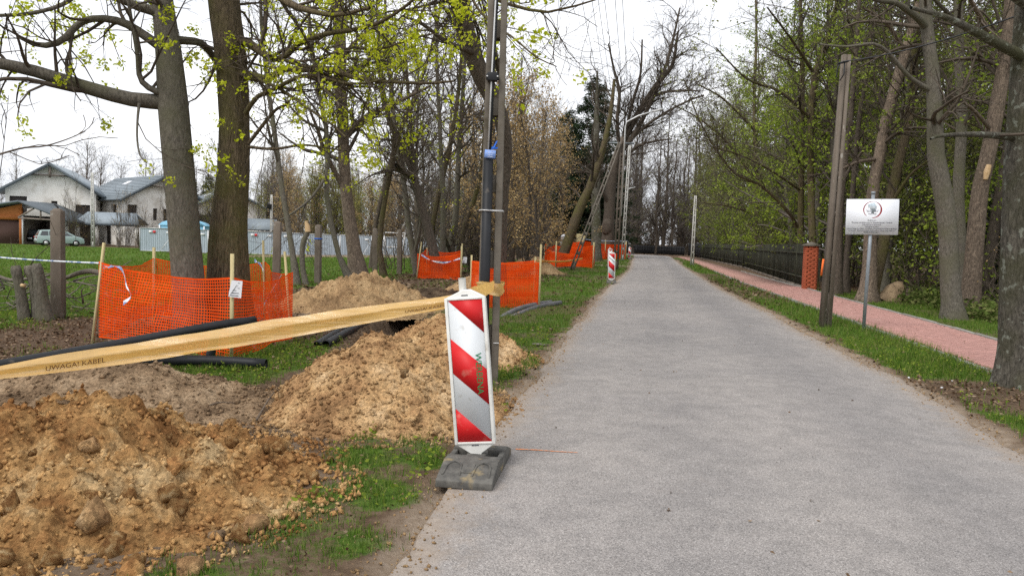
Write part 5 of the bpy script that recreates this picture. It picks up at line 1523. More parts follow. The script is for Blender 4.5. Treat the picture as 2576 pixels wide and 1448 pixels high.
# --- left pair inside the net
T1 = up_ext(down(trace([(478, 800, 84), (470, 660, 76), (452, 450, 75), (436, 270, 72), (424, 130, 60), (408, 0, 50), (395, -120, 46)], 10.4)), 5)
T1L = [trace([(425, 258, 40), (330, 250, 36), (200, 215, 33), (90, 180, 30), (0, 160, 28), (-160, 128, 24), (-330, 60, 18)], 10.4, 9.4),
       trace([(415, 128, 26), (385, 105, 24), (320, 62, 20), (283, 50, 18), (247, 47, 17), (213, 52, 17), (190, 68, 17), (167, 93, 17), (133, 113, 16), (87, 112, 12), (53, 97, 8), (30, 75, 4)], 10.4, 9.8),
       trace([(415, 40, 26), (383, 27, 24), (350, 18, 22), (320, 5, 20), (267, -15, 18), (180, -60, 12)], 10.4, 10.0),
       trace([(436, 100, 22), (467, 103, 20), (500, 107, 19), (520, 123, 18), (540, 150, 17), (560, 190, 12)], 10.5, 11.4),
       trace([(415, 236, 18), (393, 230, 17), (363, 213, 16), (350, 188, 14), (347, 150, 12), (340, 100, 11), (327, 33, 9), (320, -40, 6)], 10.3, 10.0),
       trace([(240, -60, 12), (170, 5, 11), (100, 30, 10), (40, 38, 9), (-40, 40, 8)], 10.0, 9.5),
       trace([(350, 262, 8), (346, 300, 6), (345, 350, 5), (352, 390, 4), (368, 410, 3)], 10.2, 9.6)]
MAPLE = [dict(dens=3.4, t0=0.10, t1=1.0, ang=(0.5, 1.3), ln=(0.8, 2.0), K=7, gnarl=0.16, up=0.02, rf=0.5, rmin=0.006, S=5, from_=dict(dens=3.6, t0=0.36, t1=0.9, side=(-0.3, -0.6, 0))),
         dict(dens=5.2, t0=0.12, t1=1.0, ang=(0.5, 1.2), ln=(0.4, 1.0), K=5, gnarl=0.20, up=0.02, rf=0.55, rmin=0.0038, S=4),
         dict(dens=5.5, t0=0.2, t1=1.0, ang=(0.5, 1.1), ln=(0.14, 0.42), K=4, gnarl=0.22, up=0.05, rf=0.6, rmin=0.0026, S=3, tip=True)]
def in_view(Y0, x0, x1, y0, y1, keep, rg_):
    def f(q):
        v = q - np.array([0, 0, CH]); dd = v @ _f
        x = CXP + FPX * (v @ _r) / dd; y = CYP - FPX * (v @ _u) / dd
        inside = (x > x0) & (x < x1) & (y > y0) & (y < y1)
        return rg_.uniform(0, 1, len(q)) < np.where(inside, keep, keep * 0.35)
    return f
build_tree('maple_tree', 'smooth grey trunk with a long bough reaching left, inside the left net', T1[0, :3] * [1, 1, 0], [T1] + T1L, MAPLE, ('bark_grey', 'twig'),
           [dict(m='leaf_maple', per=0.50, size=0.028, spread=0.045, cluster=20, tmin=0.75)], seed=4, lump=0.025, flare=(0, 0.5, 0.18), S0=40)
T2 = up_ext(down(trace([(572, 800, 118), (574, 690, 104), (574, 600, 94), (588, 400, 78), (584, 200, 74), (562, 0, 74), (548, -120, 68)], 10.95)), 6)
T2L = [trace([(600, 100, 24), (636, 115, 22), (663, 137, 19), (687, 147, 17), (712, 150, 16), (736, 121, 15), (763, 105, 14), (794, 94, 13), (830, 83, 12), (870, 79, 12), (931, 65, 10), (961, 55, 9), (1022, 15, 8), (1060, -20, 6)], 10.9, 9.0),
       trace([(606, 186, 26), (639, 194, 24), (672, 200, 20), (688, 191, 18), (703, 175, 17), (736, 175, 17), (779, 175, 16), (815, 173, 15), (848, 182, 14), (888, 194, 12), (931, 202, 11), (992, 207, 9), (1083, 210, 7), (1143, 204, 5)], 10.9, 9.2),
       trace([(618, 285, 14), (645, 246, 12), (694, 222, 11), (754, 193, 10), (791, 191, 9), (833, 201, 8), (870, 210, 7), (915, 210, 6), (967, 199, 5)], 10.7, 9.4),
       trace([(712, 150, 9), (750, 163, 9), (790, 170, 8), (830, 150, 7), (880, 120, 7), (945, 127, 6), (1030, 100, 5), (1090, 85, 4)], 10.3, 9.4),
       trace([(650, 200, 9), (705, 225, 8), (760, 262, 7), (800, 290, 6), (840, 318, 5), (870, 345, 4)], 10.6, 9.8),
       trace([(625, 370, 8), (690, 375, 7), (760, 365, 6), (820, 372, 5), (870, 380, 4)], 10.8, 10.2),
       trace([(560, -60, 30), (660, -40, 24), (720, 5, 18), (780, 28, 14), (850, 38, 11), (930, 20, 8)], 10.9, 9.3),
       trace([(626, 360, 9), (690, 280, 8), (720, 262, 6), (740, 240, 4)], 10.8, 10.3),
       trace([(545, -110, 34), (800, -260, 26), (1050, -190, 18), (1180, -60, 12), (1260, 5, 9), (1330, 25, 8), (1362, 32, 7), (1395, 28, 6), (1460, 12, 5), (1530, -10, 3)], 10.9, 8.8),
       trace([(1130, -120, 9), (1200, 20, 7), (1240, 60, 6), (1290, 95, 5), (1350, 145, 4), (1400, 168, 2.5)], 10.0, 9.0)]
build_tree('maple_tree', 'furrowed mossy trunk right of the smooth one, inside the left net', T2[0, :3] * [1, 1, 0], [T2] + T2L, MAPLE, ('bark_moss', 'twig'),
           [dict(m='leaf_maple', per=0.34, size=0.028, spread=0.045, cluster=20, tmin=0.75)], seed=9, lump=0.065, flare=(0, 0.9, 0.30), S0=56)
# --- thinner trees in the row on the left
BARE = [dict(dens=3.0, t0=0.2, t1=1.0, ang=(0.5, 1.15), ln=(1.2, 3.2), K=6, gnarl=0.15, up=0.05, rf=0.45, rmin=0.010, S=4),
        dict(dens=4.2, t0=0.1, t1=1.0, ang=(0.45, 1.1), ln=(0.5, 1.6), K=5, gnarl=0.18, up=0.05, rf=0.55, rmin=0.0065, S=3),
        dict(dens=4.4, t0=0.15, t1=1.0, ang=(0.45, 1.1), ln=(0.3, 0.9), K=3, gnarl=0.2, up=0.05, rf=0.6, rmin=0.0048, S=3, tip=True)]
ROW = [
 ('slim leaning trunk beside the broken stem, right of the left net', [(747, 716, 18), (735, 631, 15), (721, 546, 13), (707, 462, 13), (690, 330, 12), (678, 252, 12), (666, 152, 10), (657, 61, 9), (655, -60, 7)], 22, [], 'bark_grey', 0.10),
 ('slim curved trunk just left of the thick brown one', [(874, 690, 17), (848, 631, 13), (829, 541, 13), (820, 476, 12), (824, 400, 12), (818, 304, 12), (800, 225, 11), (785, 121, 10), (776, 30, 8), (770, -60, 6)], 25, [[(824, 440, 8), (780, 500, 6), (730, 540, 5), (690, 560, 3)], [(818, 330, 8), (760, 300, 6), (715, 250, 5)]], 'bark_grey', 0.14),
 ('thick brown trunk rising behind the sandy heap in the middle left', [(903, 705, 44), (885, 589, 33), (872, 500, 29), (864, 400, 28), (864, 334, 29), (855, 213, 30), (855, 91, 30), (849, 0, 28), (842, -120, 24)], 26, [[(878, 330, 14), (925, 290, 12), (970, 271, 11), (1022, 246, 9), (1083, 216, 6)], [(862, 470, 14), (835, 420, 13), (815, 380, 12), (800, 330, 9), (780, 280, 6)], [(858, 150, 12), (900, 100, 10), (960, 60, 7)]], 'bark_brown', 0.20),
 ('slim forked trunk between the two concrete posts', [(965, 696, 16), (953, 617, 13), (961, 546, 13), (975, 462, 12), (989, 405, 11), (998, 374, 10), (980, 300, 9), (958, 198, 8), (940, 91, 7), (930, -20, 5)], 28, [[(986, 410, 6), (1010, 330, 5), (1050, 240, 4)]], 'bark_moss', 0.16),
 ('dark leaning trunk inside the small middle net', [(1100, 690, 26), (1083, 597, 24), (1057, 512, 21), (1043, 447, 19), (1022, 389, 17), (985, 319, 15), (965, 250, 12), (958, 180, 10), (950, 60, 7)], 28.6, [[(1045, 450, 14), (1010, 430, 13), (995, 415, 12)], [(1040, 440, 10), (1035, 330, 9), (1025, 220, 8), (1018, 100, 6)]], 'bark_dark', 0.08),
 ('slim double trunk left of the small middle net', [(1046, 668, 19), (1032, 603, 15), (1023, 518, 13), (1015, 447, 12), (1000, 370, 11), (985, 250, 10), (975, 120, 8), (968, 0, 6)], 30, [[(1042, 640, 10), (1058, 560, 9), (1050, 480, 8), (1042, 380, 7)]], 'bark_grey', 0.08),
 ('upright slim trunk behind the small middle net', [(1114, 660, 18), (1113, 600, 15), (1116, 518, 13), (1110, 420, 12), (1105, 300, 10), (1098, 150, 8), (1095, 0, 6)], 31, [], 'bark_grey', 0.06),
 ('slim trunk leaning right behind the small middle net', [(1082, 655, 15), (1088, 569, 13), (1102, 490, 13), (1119, 419, 13), (1135, 350, 12), (1150, 258, 10), (1160, 150, 8), (1168, 20, 6)], 32, [], 'bark_moss', 0.06),
 ('split grey trunk right of the small middle net', [(1135, 668, 24), (1131, 623, 18), (1145, 560, 16), (1150, 462, 14), (1155, 350, 12), (1165, 220, 10), (1172, 60, 7)], 33, [[(1136, 640, 12), (1120, 600, 10), (1110, 560, 8)]], 'bark_grey', 0.04),
 ('slim trunk leaning right, close to the utility pole on its left', [(1150, 668, 17), (1162, 590, 13), (1176, 546, 12), (1201, 480, 11), (1215, 380, 10), (1225, 250, 8), (1230, 100, 6)], 34, [], 'bark_moss', 0.04),
 ('slim bare trunk seen against the sky above the grey hoarding', [(935, 660, 12), (945, 560, 11), (1005, 330, 10), (1060, 200, 8), (1100, 60, 6)], 35, [], 'bark_dark', 0.1),
]
for k_, (lab, tr_, Y, lim, bk, lf) in enumerate(ROW):
    st = up_ext(down(trace(tr_, Y)), 3)
    lv = [dict(q) for q in BARE]
    lv[0]['from_'] = dict(t0=0.28, dens=2.6)
    build_tree('row_tree', lab, [st[0][0], st[0][1], float(H(st[0][0], st[0][1]))], [st] + [trace(a, Y, Y - 1.5) for a in lim], lv, (bk, 'twig'),
               [dict(m='leaf_maple', per=lf * 0.55, size=0.045, spread=0.08, cluster=9, tmin=0.6)] , seed=50 + k_, group='trees in the row on the left', S0=12, flare=(0, 0.5, 0.25))
# broken stem
st = down(trace([(769, 716, 17), (761, 673, 14), (761, 617, 14), (768, 595, 13), (775, 580, 12), (772, 558, 11)], 22))
bt = thing('broken_stem', st[0][:3], 'broken bare stem with a pale torn top beside the slim trunk', 'dead tree')
V, F = tubes(resample(st, 16)[None, :, :3], resample(st, 16)[None, :, 3], 10, bark_lump(3, 0.1)); obj('trunk', V, F, M['bark_grey'], bt, smooth=True)
st2 = trace([(774, 583, 13.5), (773, 568, 12.5), (770, 556, 7)], 21.98); V, F = tubes(st2[None, :, :3], st2[None, :, 3], 10, bark_lump(8, 0.12)); obj('torn_wood', V, F, M['wood_cut'], bt, smooth=True)
# crooked tree behind the utility pole
st = up_ext(down(trace([(1258, 730, 30), (1262, 600, 27), (1264, 500, 29), (1272, 400, 32), (1266, 320, 36), (1246, 260, 42), (1205, 182, 44), (1174, 91, 46), (1159, 30, 46), (1148, -60, 44)], 18, 15.5)), 5)
lim = [trace([(1246, 262, 18), (1262, 205, 16), (1250, 160, 14), (1240, 90, 12), (1250, 10, 9)], 16.8, 16), trace([(1190, 130, 16), (1130, 110, 12), (1060, 60, 8), (1010, 40, 5)], 16, 15), trace([(1160, 20, 20), (1090, -20, 15), (1000, -40, 10)], 15.7, 14.6)]
lv = [dict(q) for q in BARE]; lv[0]['from_'] = dict(t0=0.4, dens=2.6)
build_tree('crooked_tree', 'dark trunk that bends sharply left behind the utility pole', st[0, :3] * [1, 1, 0], [st] + lim, lv, ('bark_dark', 'twig'), [dict(m='leaf_maple', per=0.25, size=0.045, spread=0.08, cluster=14, tmin=0.7)], seed=80, lump=0.06)
# --- trees on the right, near ones traced
RIGHT_L = [dict(dens=2.2, t0=0.1, t1=1.0, ang=(0.6, 1.3), ln=(1.0, 2.6), K=6, gnarl=0.15, up=0.03, rf=0.45, rmin=0.007, S=4),
           dict(dens=3.6, t0=0.1, t1=1.0, ang=(0.45, 1.1), ln=(0.5, 1.3), K=5, gnarl=0.18, up=0.02, rf=0.55, rmin=0.005, S=3),
           dict(dens=3.6, t0=0.15, t1=1.0, ang=(0.45, 1.1), ln=(0.25, 0.7), K=3, gnarl=0.2, up=0.0, rf=0.6, rmin=0.0038, S=3, tip=True)]
NR = [
 ('big rough trunk at the right edge, nearest of all', [(2568, 985, 122), (2570, 900, 108), (2572, 700, 102), (2576, 500, 96), (2586, 300, 90), (2592, 150, 84), (2600, 0, 80), (2608, -120, 76)], 8.75,
  [[(2550, 345, 20), (2500, 341, 17), (2440, 338, 13), (2365, 342, 9), (2340, 350, 5)], [(2585, 150, 30), (2480, 95, 24), (2380, 45, 16), (2290, 20, 9)], [(2595, 20, 30), (2500, -40, 22), (2400, -60, 14)]], 'bark_lichen', 0.12, 48, (0, 0.6, 0.25)),
 ('smooth double-curved trunk right of the white sign', [(2398, 808, 50), (2388, 700, 44), (2385, 600, 44), (2372, 486, 44), (2354, 400, 40), (2351, 312, 36), (2344, 174, 30), (2330, 69, 28), (2327, 0, 27), (2320, -120, 24)], 17.6,
  [[(2330, 70, 20), (2310, 48, 18), (2285, 28, 17), (2250, 7, 14), (2205, 0, 12), (2150, -30, 9)], [(2340, 228, 14), (2300, 205, 12), (2274, 181, 11), (2233, 132, 9), (2198, 111, 8), (2130, 118, 6), (2060, 112, 4)]], 'bark_grey', 0.35, 18, (0, 0.5, 0.25)),
 ('straight grey trunk close behind the double-curved one', [(2420, 780, 30), (2415, 600, 27), (2410, 486, 26), (2420, 278, 24), (2413, 174, 23), (2410, 0, 21), (2408, -120, 18)], 20.5, [[(2410, 60, 12), (2360, 10, 9), (2310, -40, 6)]], 'bark_grey', 0.35, 14, (0, 0.5, 0.2)),
 ('dark reddish trunk leaning right, with a pale wound, by the right edge', [(2438, 790, 50), (2445, 700, 44), (2456, 560, 40), (2466, 469, 38), (2485, 390, 36), (2500, 312, 36), (2518, 208, 33), (2531, 104, 30), (2545, -30, 26)], 19.0, [[(2525, 140, 16), (2480, 70, 12), (2440, 0, 9)], [(2495, 330, 12), (2440, 270, 8), (2390, 240, 5)]], 'bark_brown', 0.3, 16, (0, 0.6, 0.25)),
 ('dark slim trunk leaning right behind the wounded one', [(2470, 770, 30), (2490, 640, 28), (2505, 540, 26), (2530, 400, 24), (2560, 260, 22), (2600, 100, 20)], 22.0, [], 'bark_dark', 0.3, 12, (0, 0.5, 0.2)),
 ('flaking brown trunk leaning right directly behind the white sign', [(2180, 752, 46), (2186, 680, 36), (2190, 560, 30), (2197, 469, 28), (2212, 390, 27), (2226, 312, 26), (2250, 220, 25), (2264, 174, 24), (2288, 97, 22), (2310, 20, 20), (2330, -80, 18)], 23.0, [[(2205, 400, 9), (2150, 410, 7), (2090, 440, 4)], [(2275, 130, 12), (2230, 60, 9), (2170, 20, 6)]], 'bark_brown', 0.55, 16, (0, 0.6, 0.35)),
 ('second stem splayed right behind the white sign post', [(2190, 752, 30), (2212, 660, 27), (2226, 590, 26), (2240, 500, 25), (2262, 400, 22), (2290, 280, 19), (2300, 140, 16), (2305, 0, 12)], 23.6, [[(2235, 520, 10), (2290, 440, 7), (2340, 400, 5)]], 'bark_moss', 0.6, 14, (0, 0.5, 0.25)),
 ('slim dark trunk between the brick pillar and the weathered pole', [(2104, 742, 24), (2108, 640, 20), (2112, 520, 18), (2125, 400, 16), (2138, 300, 14), (2150, 160, 12), (2160, 20, 9)], 25.5, [[(2120, 450, 8), (2170, 380, 6), (2210, 350, 4)]], 'bark_dark', 0.6, 12, (0, 0.5, 0.3)),
 ('slim dark trunk just right of the weathered pole', [(2128, 730, 17), (2130, 640, 15), (2140, 540, 14), (2150, 420, 12), (2160, 300, 11), (2185, 150, 8)], 27.0, [], 'bark_dark', 0.6, 10, (0, 0.4, 0.3)),
]
for k_, (lab, tr_, Y, lim, bk, lf, S0, fl) in enumerate(NR):
    st = up_ext(down(trace(tr_, Y)), 5)
    lv = [dict(q) for q in RIGHT_L]; lv[0]['from_'] = dict(t0=0.30, dens=3.0) if k_ else dict(t0=0.62, dens=1.6)
    if k_ == 0: lv[0]['dens'] = 1.0
    build_tree('roadside_tree', lab, [st[0][0], st[0][1], 0], [st] + [trace(a, Y, Y - 1.2) for a in lim], lv, (bk, 'twig'),
               [dict(m='leaf_green', per=lf * 0.9, size=0.045, spread=0.05, cluster=5, tmin=0.5)], seed=120 + k_, group='trees along the right side', S0=S0, flare=fl, lump=0.05)
OVER = [('tall trunk behind the fence end, with a long limb slanting left over the fence', [(2012, 690, 17), (2014, 503, 15), (2017, 312, 13), (2017, 139, 11), (2012, 0, 8), (2008, -80, 6)], 32.5, [[(2004, 570, 9), (1986, 537, 8), (1912, 466, 7), (1846, 435, 6), (1764, 314, 4), (1720, 200, 2.5)], [(2014, 480, 7), (1940, 430, 5), (1860, 390, 4), (1790, 370, 3)]]),
 ('thick forked trunk above the brick pillar', [(2046, 690, 19), (2038, 400, 17), (2045, 208, 16), (2073, 121, 13), (2097, 52, 10), (2110, -60, 8)], 30.8, [[(2040, 300, 9), (1960, 230, 7), (1880, 200, 5), (1800, 120, 3)], [(2050, 190, 9), (1990, 100, 6), (1930, 20, 4)]]),
 ('slim trunk behind the middle of the dark fence, limbs hanging over the road', [(1900, 680, 11), (1903, 480, 10), (1896, 280, 8), (1902, 100, 6), (1900, -40, 5)], 51, [[(1902, 460, 7), (1830, 360, 5), (1760, 300, 4), (1690, 262, 2.5)], [(1900, 330, 6), (1820, 250, 5), (1750, 210, 3)], [(1899, 540, 6), (1840, 520, 4), (1770, 510, 3)]])]
for k_, (lab, tr_, Y, lim) in enumerate(OVER):
    st = up_ext(down(trace(tr_, Y)), 3)
    lv = [dict(dens=2.4, t0=0.1, t1=1.0, ang=(0.5, 1.2), ln=(1.2, 3.0), K=6, gnarl=0.14, up=0.03, rf=0.45, rmin=0.012, S=4, from_=dict(t0=0.22, dens=2.6)), dict(dens=3.2, t0=0.1, t1=1.0, ang=(0.45, 1.1), ln=(0.6, 1.6), K=5, gnarl=0.18, up=0.02, rf=0.55, rmin=0.008, S=3), dict(dens=3.2, t0=0.15, t1=1.0, ang=(0.45, 1.1), ln=(0.3, 0.9), K=3, gnarl=0.2, up=0.0, rf=0.6, rmin=0.006, S=3, tip=True)]
    build_tree('roadside_tree', lab, [st[0][0], st[0][1], 0], [st] + [trace(a, Y, Y - 2.5) for a in lim], lv, ('bark_moss', 'twig'), [dict(m='leaf_dull', per=1.0, size=0.05, spread=0.08, cluster=2, tmin=0.3)], seed=170 + k_, group='trees along the right side', S0=12)
# pale wound on the reddish trunk
wq = trace([(2478, 452, 10), (2482, 432, 16), (2487, 415, 12)], 18.72); V, F = tubes(wq[None, :, :3], wq[None, :, 3], 8)
for o in list(bpy.data.objects):
    if o.get('label', '').startswith('dark reddish trunk'):
        obj('wound', V, F, M['wood_cut'], o)

# --- a small library of standing trees, copied into the woods
def auto_stem(h, r, seed, lean=0.06):
    rg = np.random.default_rng(seed); n = 7
    z = np.linspace(-0.2, h, n); dx = np.cumsum(rg.normal(0, lean, n)) * h / 10; dy = np.cumsum(rg.normal(0, lean, n)) * h / 10
    return np.stack([dx - dx[0], dy - dy[0], z, r * np.linspace(1, 0.18, n)], -1)
def lib(kind, seed):
    rg = np.random.default_rng(seed)
    if kind == 'leafy':
        st = auto_stem(15.5, 0.17, seed, 0.10)
        lv = [dict(dens=4.6, t0=0.07, t1=1.0, ang=(0.6, 1.25), ln=(2.0, 4.6), K=6, gnarl=0.10, up=0.03, rf=0.40, rmin=0.012, S=4),
              dict(dens=3.0, t0=0.12, t1=1.0, ang=(0.4, 1.0), ln=(0.7, 1.9), K=4, gnarl=0.15, up=0.0, rf=0.5, rmin=0.008, S=3),
              dict(dens=3.0, t0=0.15, t1=1.0, ang=(0.4, 1.0), ln=(0.3, 0.9), K=3, gnarl=0.2, up=-0.03, rf=0.5, rmin=0.006, S=3, tip=True)]
        return build_tree('wood_tree', 'x', (0, 0, 0), [st], lv, ('bark_grey', 'twig_hazed'), [dict(m='leaf_green' if seed % 2 else 'leaf_dull', per=5.4 if seed % 2 else 4.2, size=0.066, spread=0.12, cluster=2, tmin=0.2, sel=lambda q: rg.uniform(0, 1, len(q)) < 1.0 - 0.55 * sstep(5, 14, q[:, 2]))], seed=seed, S0=9, local=True)
    if kind == 'bare':
        st = auto_stem(15, 0.20, seed, 0.08)
        lv = [dict(dens=3.4, t0=0.12, t1=1.0, ang=(0.4, 1.1), ln=(2.2, 5.0), K=6, gnarl=0.12, up=0.08, rf=0.5, rmin=0.016, S=4),
              dict(dens=2.4, t0=0.15, t1=1.0, ang=(0.4, 1.0), ln=(0.9, 2.2), K=4, gnarl=0.16, up=0.06, rf=0.5, rmin=0.011, S=3),
              dict(dens=2.8, t0=0.15, t1=1.0, ang=(0.4, 1.0), ln=(0.5, 1.2), K=3, gnarl=0.2, up=0.05, rf=0.5, rmin=0.009, S=3, tip=True)]
        return build_tree('bare_tree', 'x', (0, 0, 0), [st], lv, ('bark_dark', 'twig_hazed'), [dict(m='leaf_olive', per=0.25, size=0.06, spread=0.08, cluster=2, tmin=0.3)], seed=seed, S0=9, local=True)
    if kind in ('tan', 'olive'):
        st = auto_stem(8, 0.10, seed, 0.16)
        lv = [dict(dens=6.0, t0=0.03, t1=1.0, ang=(0.4, 1.0), ln=(1.6, 3.4), K=6, gnarl=0.13, up=0.10, rf=0.4, rmin=0.010, S=3),
              dict(dens=3.2, t0=0.1, t1=1.0, ang=(0.4, 1.0), ln=(0.6, 1.4), K=4, gnarl=0.16, up=0.05, rf=0.5, rmin=0.007, S=3, tip=True)]
        return build_tree('budding_tree', 'x', (0, 0, 0), [st], lv, ('bark_dark', 'twig_hazed'), [dict(m='leaf_tan' if kind == 'tan' else 'leaf_olive', per=9, size=0.055, spread=0.10, cluster=1, tmin=0.1)], seed=seed, S0=8, local=True)
    if kind == 'thicket':
        stems = []
        for k in range(6):
            s = auto_stem(rg.uniform(2.2, 4.0), 0.035, seed * 20 + k, 0.6); s[:, 0] += rg.normal(0, 0.4); s[:, 1] += rg.normal(0, 0.4); stems.append(s)
        lv = [dict(dens=4, t0=0.05, t1=1.0, ang=(0.4, 1.1), ln=(0.7, 1.7), K=4, gnarl=0.14, up=0.04, rf=0.6, rmin=0.008, S=3),
              dict(dens=3.6, t0=0.1, t1=1.0, ang=(0.4, 1.0), ln=(0.3, 0.8), K=3, gnarl=0.18, up=0.0, rf=0.6, rmin=0.006, S=3, tip=True)]
        return build_tree('bush', 'x', (0, 0, 0), stems, lv, ('twig', 'twig'), [dict(m='leaf_green' if seed % 2 else 'leaf_dull', per=6, size=0.062, spread=0.11, cluster=1, tmin=0.1)], seed=seed, S0=5, cat_='shrub', flare=None, local=True)
    if kind == 'brush':
        stems = []
        for k in range(9):
            s = auto_stem(rg.uniform(1.6, 3.4), 0.02, seed * 20 + k, 0.5); s[:, 0] += rg.normal(0, 0.25); s[:, 1] += rg.normal(0, 0.25); stems.append(s)
        lv = [dict(dens=4, t0=0.1, t1=1.0, ang=(0.3, 0.9), ln=(0.5, 1.2), K=4, gnarl=0.12, up=0.06, rf=0.6, rmin=0.007, S=3),
              dict(dens=4, t0=0.1, t1=1.0, ang=(0.3, 0.9), ln=(0.2, 0.6), K=3, gnarl=0.15, up=0.03, rf=0.6, rmin=0.005, S=3, tip=True)]
        return build_tree('shrub', 'x', (0, 0, 0), stems, lv, ('twig', 'twig'), [dict(m='leaf_tan' if seed % 2 else 'leaf_olive', per=0.5, size=0.035, spread=0.04, cluster=1)], seed=seed, S0=5, cat_='shrub', flare=None, local=True)
    if kind == 'spruce':
        h = 14.0; rg = np.random.default_rng(seed)
        t = thing('spruce_tree', (0, 0, 0), 'x', 'tree')
        st = auto_stem(h, 0.19, seed, 0.01); q = resample(st, 12)
        V, F = tubes(q[None, :, :3], q[None, :, 3], 9); obj('trunk', V, F, M['bark_dark'], t, True, smooth=True)
        n = 340; z = rg.uniform(0.10, 0.985, n) * h; a = rg.uniform(0, 6.283, n); L_ = (1 - z / h) ** 0.8 * 3.9 * rg.uniform(0.75, 1.1, n) + 0.25
        K = 6; Pc = np.zeros((n, K, 3)); Pc[:, 0, 2] = z
        dz = np.array([0.0, 0.10, 0.02, -0.12, -0.2, -0.1])
        for k in range(1, K):
            Pc[:, k] = Pc[:, k - 1] + np.stack([np.cos(a), np.sin(a), dz[k] + 0 * a], -1) * (L_ / (K - 1))[:, None]
        Rc = np.linspace(1, 0.3, K)[None] * 0.02 + 0 * L_[:, None]
        V, F = tubes(Pc, Rc, 3); obj('branches', V, F, M['twig'], t, True)
        Pc2, _r2 = shoots(Pc, Rc, 5.0, 0.15, 1.0, (0.6, 1.1), (0.25, 0.7), 3, 0.1, -0.12, 0.5, 0.006, rg)
        V, F = leaves(np.concatenate([Pc2]), 11, rg, 0.14, 0.07, 1, 0.0, 0.0, 0.35); obj('needles', V, F, M['needles'], t, True)
        return t
LIB = {}
def stand(kind, var, loc, rz, sc, label, group=None, name=None, cat_='tree', z=None):
    key = (kind, var)
    if key not in LIB:
        t = lib(kind, var); LIB[key] = t
    else:
        t = copy_tree(LIB[key])
    t.location = (loc[0], loc[1], float(H(loc[0], loc[1])) if z is None else z)
    t.rotation_euler = (0, 0, rz); t.scale = sc if isinstance(sc, tuple) else (sc, sc, sc)
    if name: t.name = name
    tag(t, label, cat_, group)
    if group is None and 'group' in t: del t['group']
    return t
rw = np.random.default_rng(77)
def xfence(y): return np.interp(y, [5, 28, 90], [10.2, 11.2, 22.3])
# wood behind the dark fence: rows parallel to it
GL = 'leafy tree in the wood behind the dark fence'
for k_, (y, off) in enumerate([(24, 4.5), (27, 2.6), (30.5, 1.5), (33, 4.2), (36, 1.7), (39.5, 3.6), (43, 1.6), (47, 4.0), (51, 1.8), (56, 3.5), (61, 1.8), (67, 4.0), (73, 2.0), (80, 3.5), (88, 2.5), (26, 8.5), (31, 9), (37, 8), (44, 9), (52, 8.5), (62, 9.5), (29, 14), (38, 14.5), (50, 15), (21, 11), (18, 13.5), (23, 17), (33, 20), (45, 22)]):
    stand('leafy', [1, 2, 3, 4][k_ % 4], (xfence(y) + off + rw.normal(0, 0.4), y), rw.uniform(0, 6.28), rw.uniform(0.85, 1.2), GL, 'leafy trees in the wood on the right')
for k_ in range(24):
    y = 17 + 75 * rw.uniform() ** 1.2; off = rw.uniform(5, 26)
    stand('leafy', [1, 2, 3, 4][k_ % 4], (xfence(y) + off, y), rw.uniform(0, 6.28), rw.uniform(0.9, 1.25), 'leafy tree deep in the wood on the right', 'leafy trees deep in the wood')
for k_ in range(22):      # low growth that closes the wood off behind the fence
    y = 22 + 3.2 * k_; off = rw.uniform(1.2, 3.5)
    stand('thicket', [41, 42][k_ % 2], (xfence(y) + off, y), rw.uniform(0, 6.28), rw.uniform(0.8, 1.25), 'leafy understorey bush behind the dark fence', 'understorey bushes behind the dark fence', 'bush', 'bush')
for k_ in range(26):
    y = rw.uniform(18, 60); off = rw.uniform(9, 30)
    stand('thicket', [41, 42][k_ % 2], (xfence(y) + off, y), rw.uniform(0, 6.28), rw.uniform(1.1, 1.7), 'leafy bush in the depth of the wood on the right', 'bushes in the depth of the wood', 'bush', 'bush')
for k_, (x, y) in enumerate([(14.9, 22.5), (17.5, 26)]):
    stand('spruce', 5, (x, y), rw.uniform(0, 6), 0.42 + 0.1 * (k_ % 2), 'young dark spruce in the shade behind the white sign', 'young spruces behind the sign', 'young_spruce')
for k_, (x, y) in enumerate([(20.6, 62), (21.6, 66)]):
    stand('spruce', 5, (x, y), k_, 0.55, 'dark evergreen behind the pale lattice post on the right', 'evergreens behind the lattice post', 'young_spruce')
# bare trees at the bend and beyond
GB = 'bare tree in the wood beyond the road bend'
for k_ in range(40):
    y = rw.uniform(112, 165); x = rw.uniform(-2, 34) * y / 115
    stand('bare', [11, 12, 13][k_ % 3], (x, y), rw.uniform(0, 6.28), rw.uniform(0.8, 1.35), GB, 'bare trees beyond the road bend')
for k_ in range(60):
    y = rw.uniform(122, 185); x = rw.uniform(-6, 40) * y / 120
    stand('bare', [11, 12, 13][k_ % 3], (x, y), rw.uniform(0, 6.28), (1.1, 1.1, rw.uniform(0.45, 0.9)), 'low bare tree deep in the wood beyond the bend', 'low bare trees beyond the bend')
for k_ in range(46):
    y = rw.uniform(124, 150); x = rw.uniform(0, 36) * y / 120
    stand('brush', [31, 32, 33][k_ % 3], (x, y), rw.uniform(0, 6.28), (2.2, 2.2, rw.uniform(1.0, 1.9)), 'bare undergrowth beyond the black fence at the bend', 'undergrowth beyond the bend', 'shrub', 'shrub')
for k_, (x, y, s) in enumerate([(14.6, 104, 1.05), (16.8, 107.5, 1.0), (20.5, 110.5, 1.15), (22.8, 111, 1.1), (13.2, 100, 0.8)]):
    stand('bare', [12, 13, 11][k_ % 3], (x, y), rw.uniform(0, 6.28), s, 'bare tree standing right at the outer edge of the bend', 'bare trees at the outer edge of the bend')
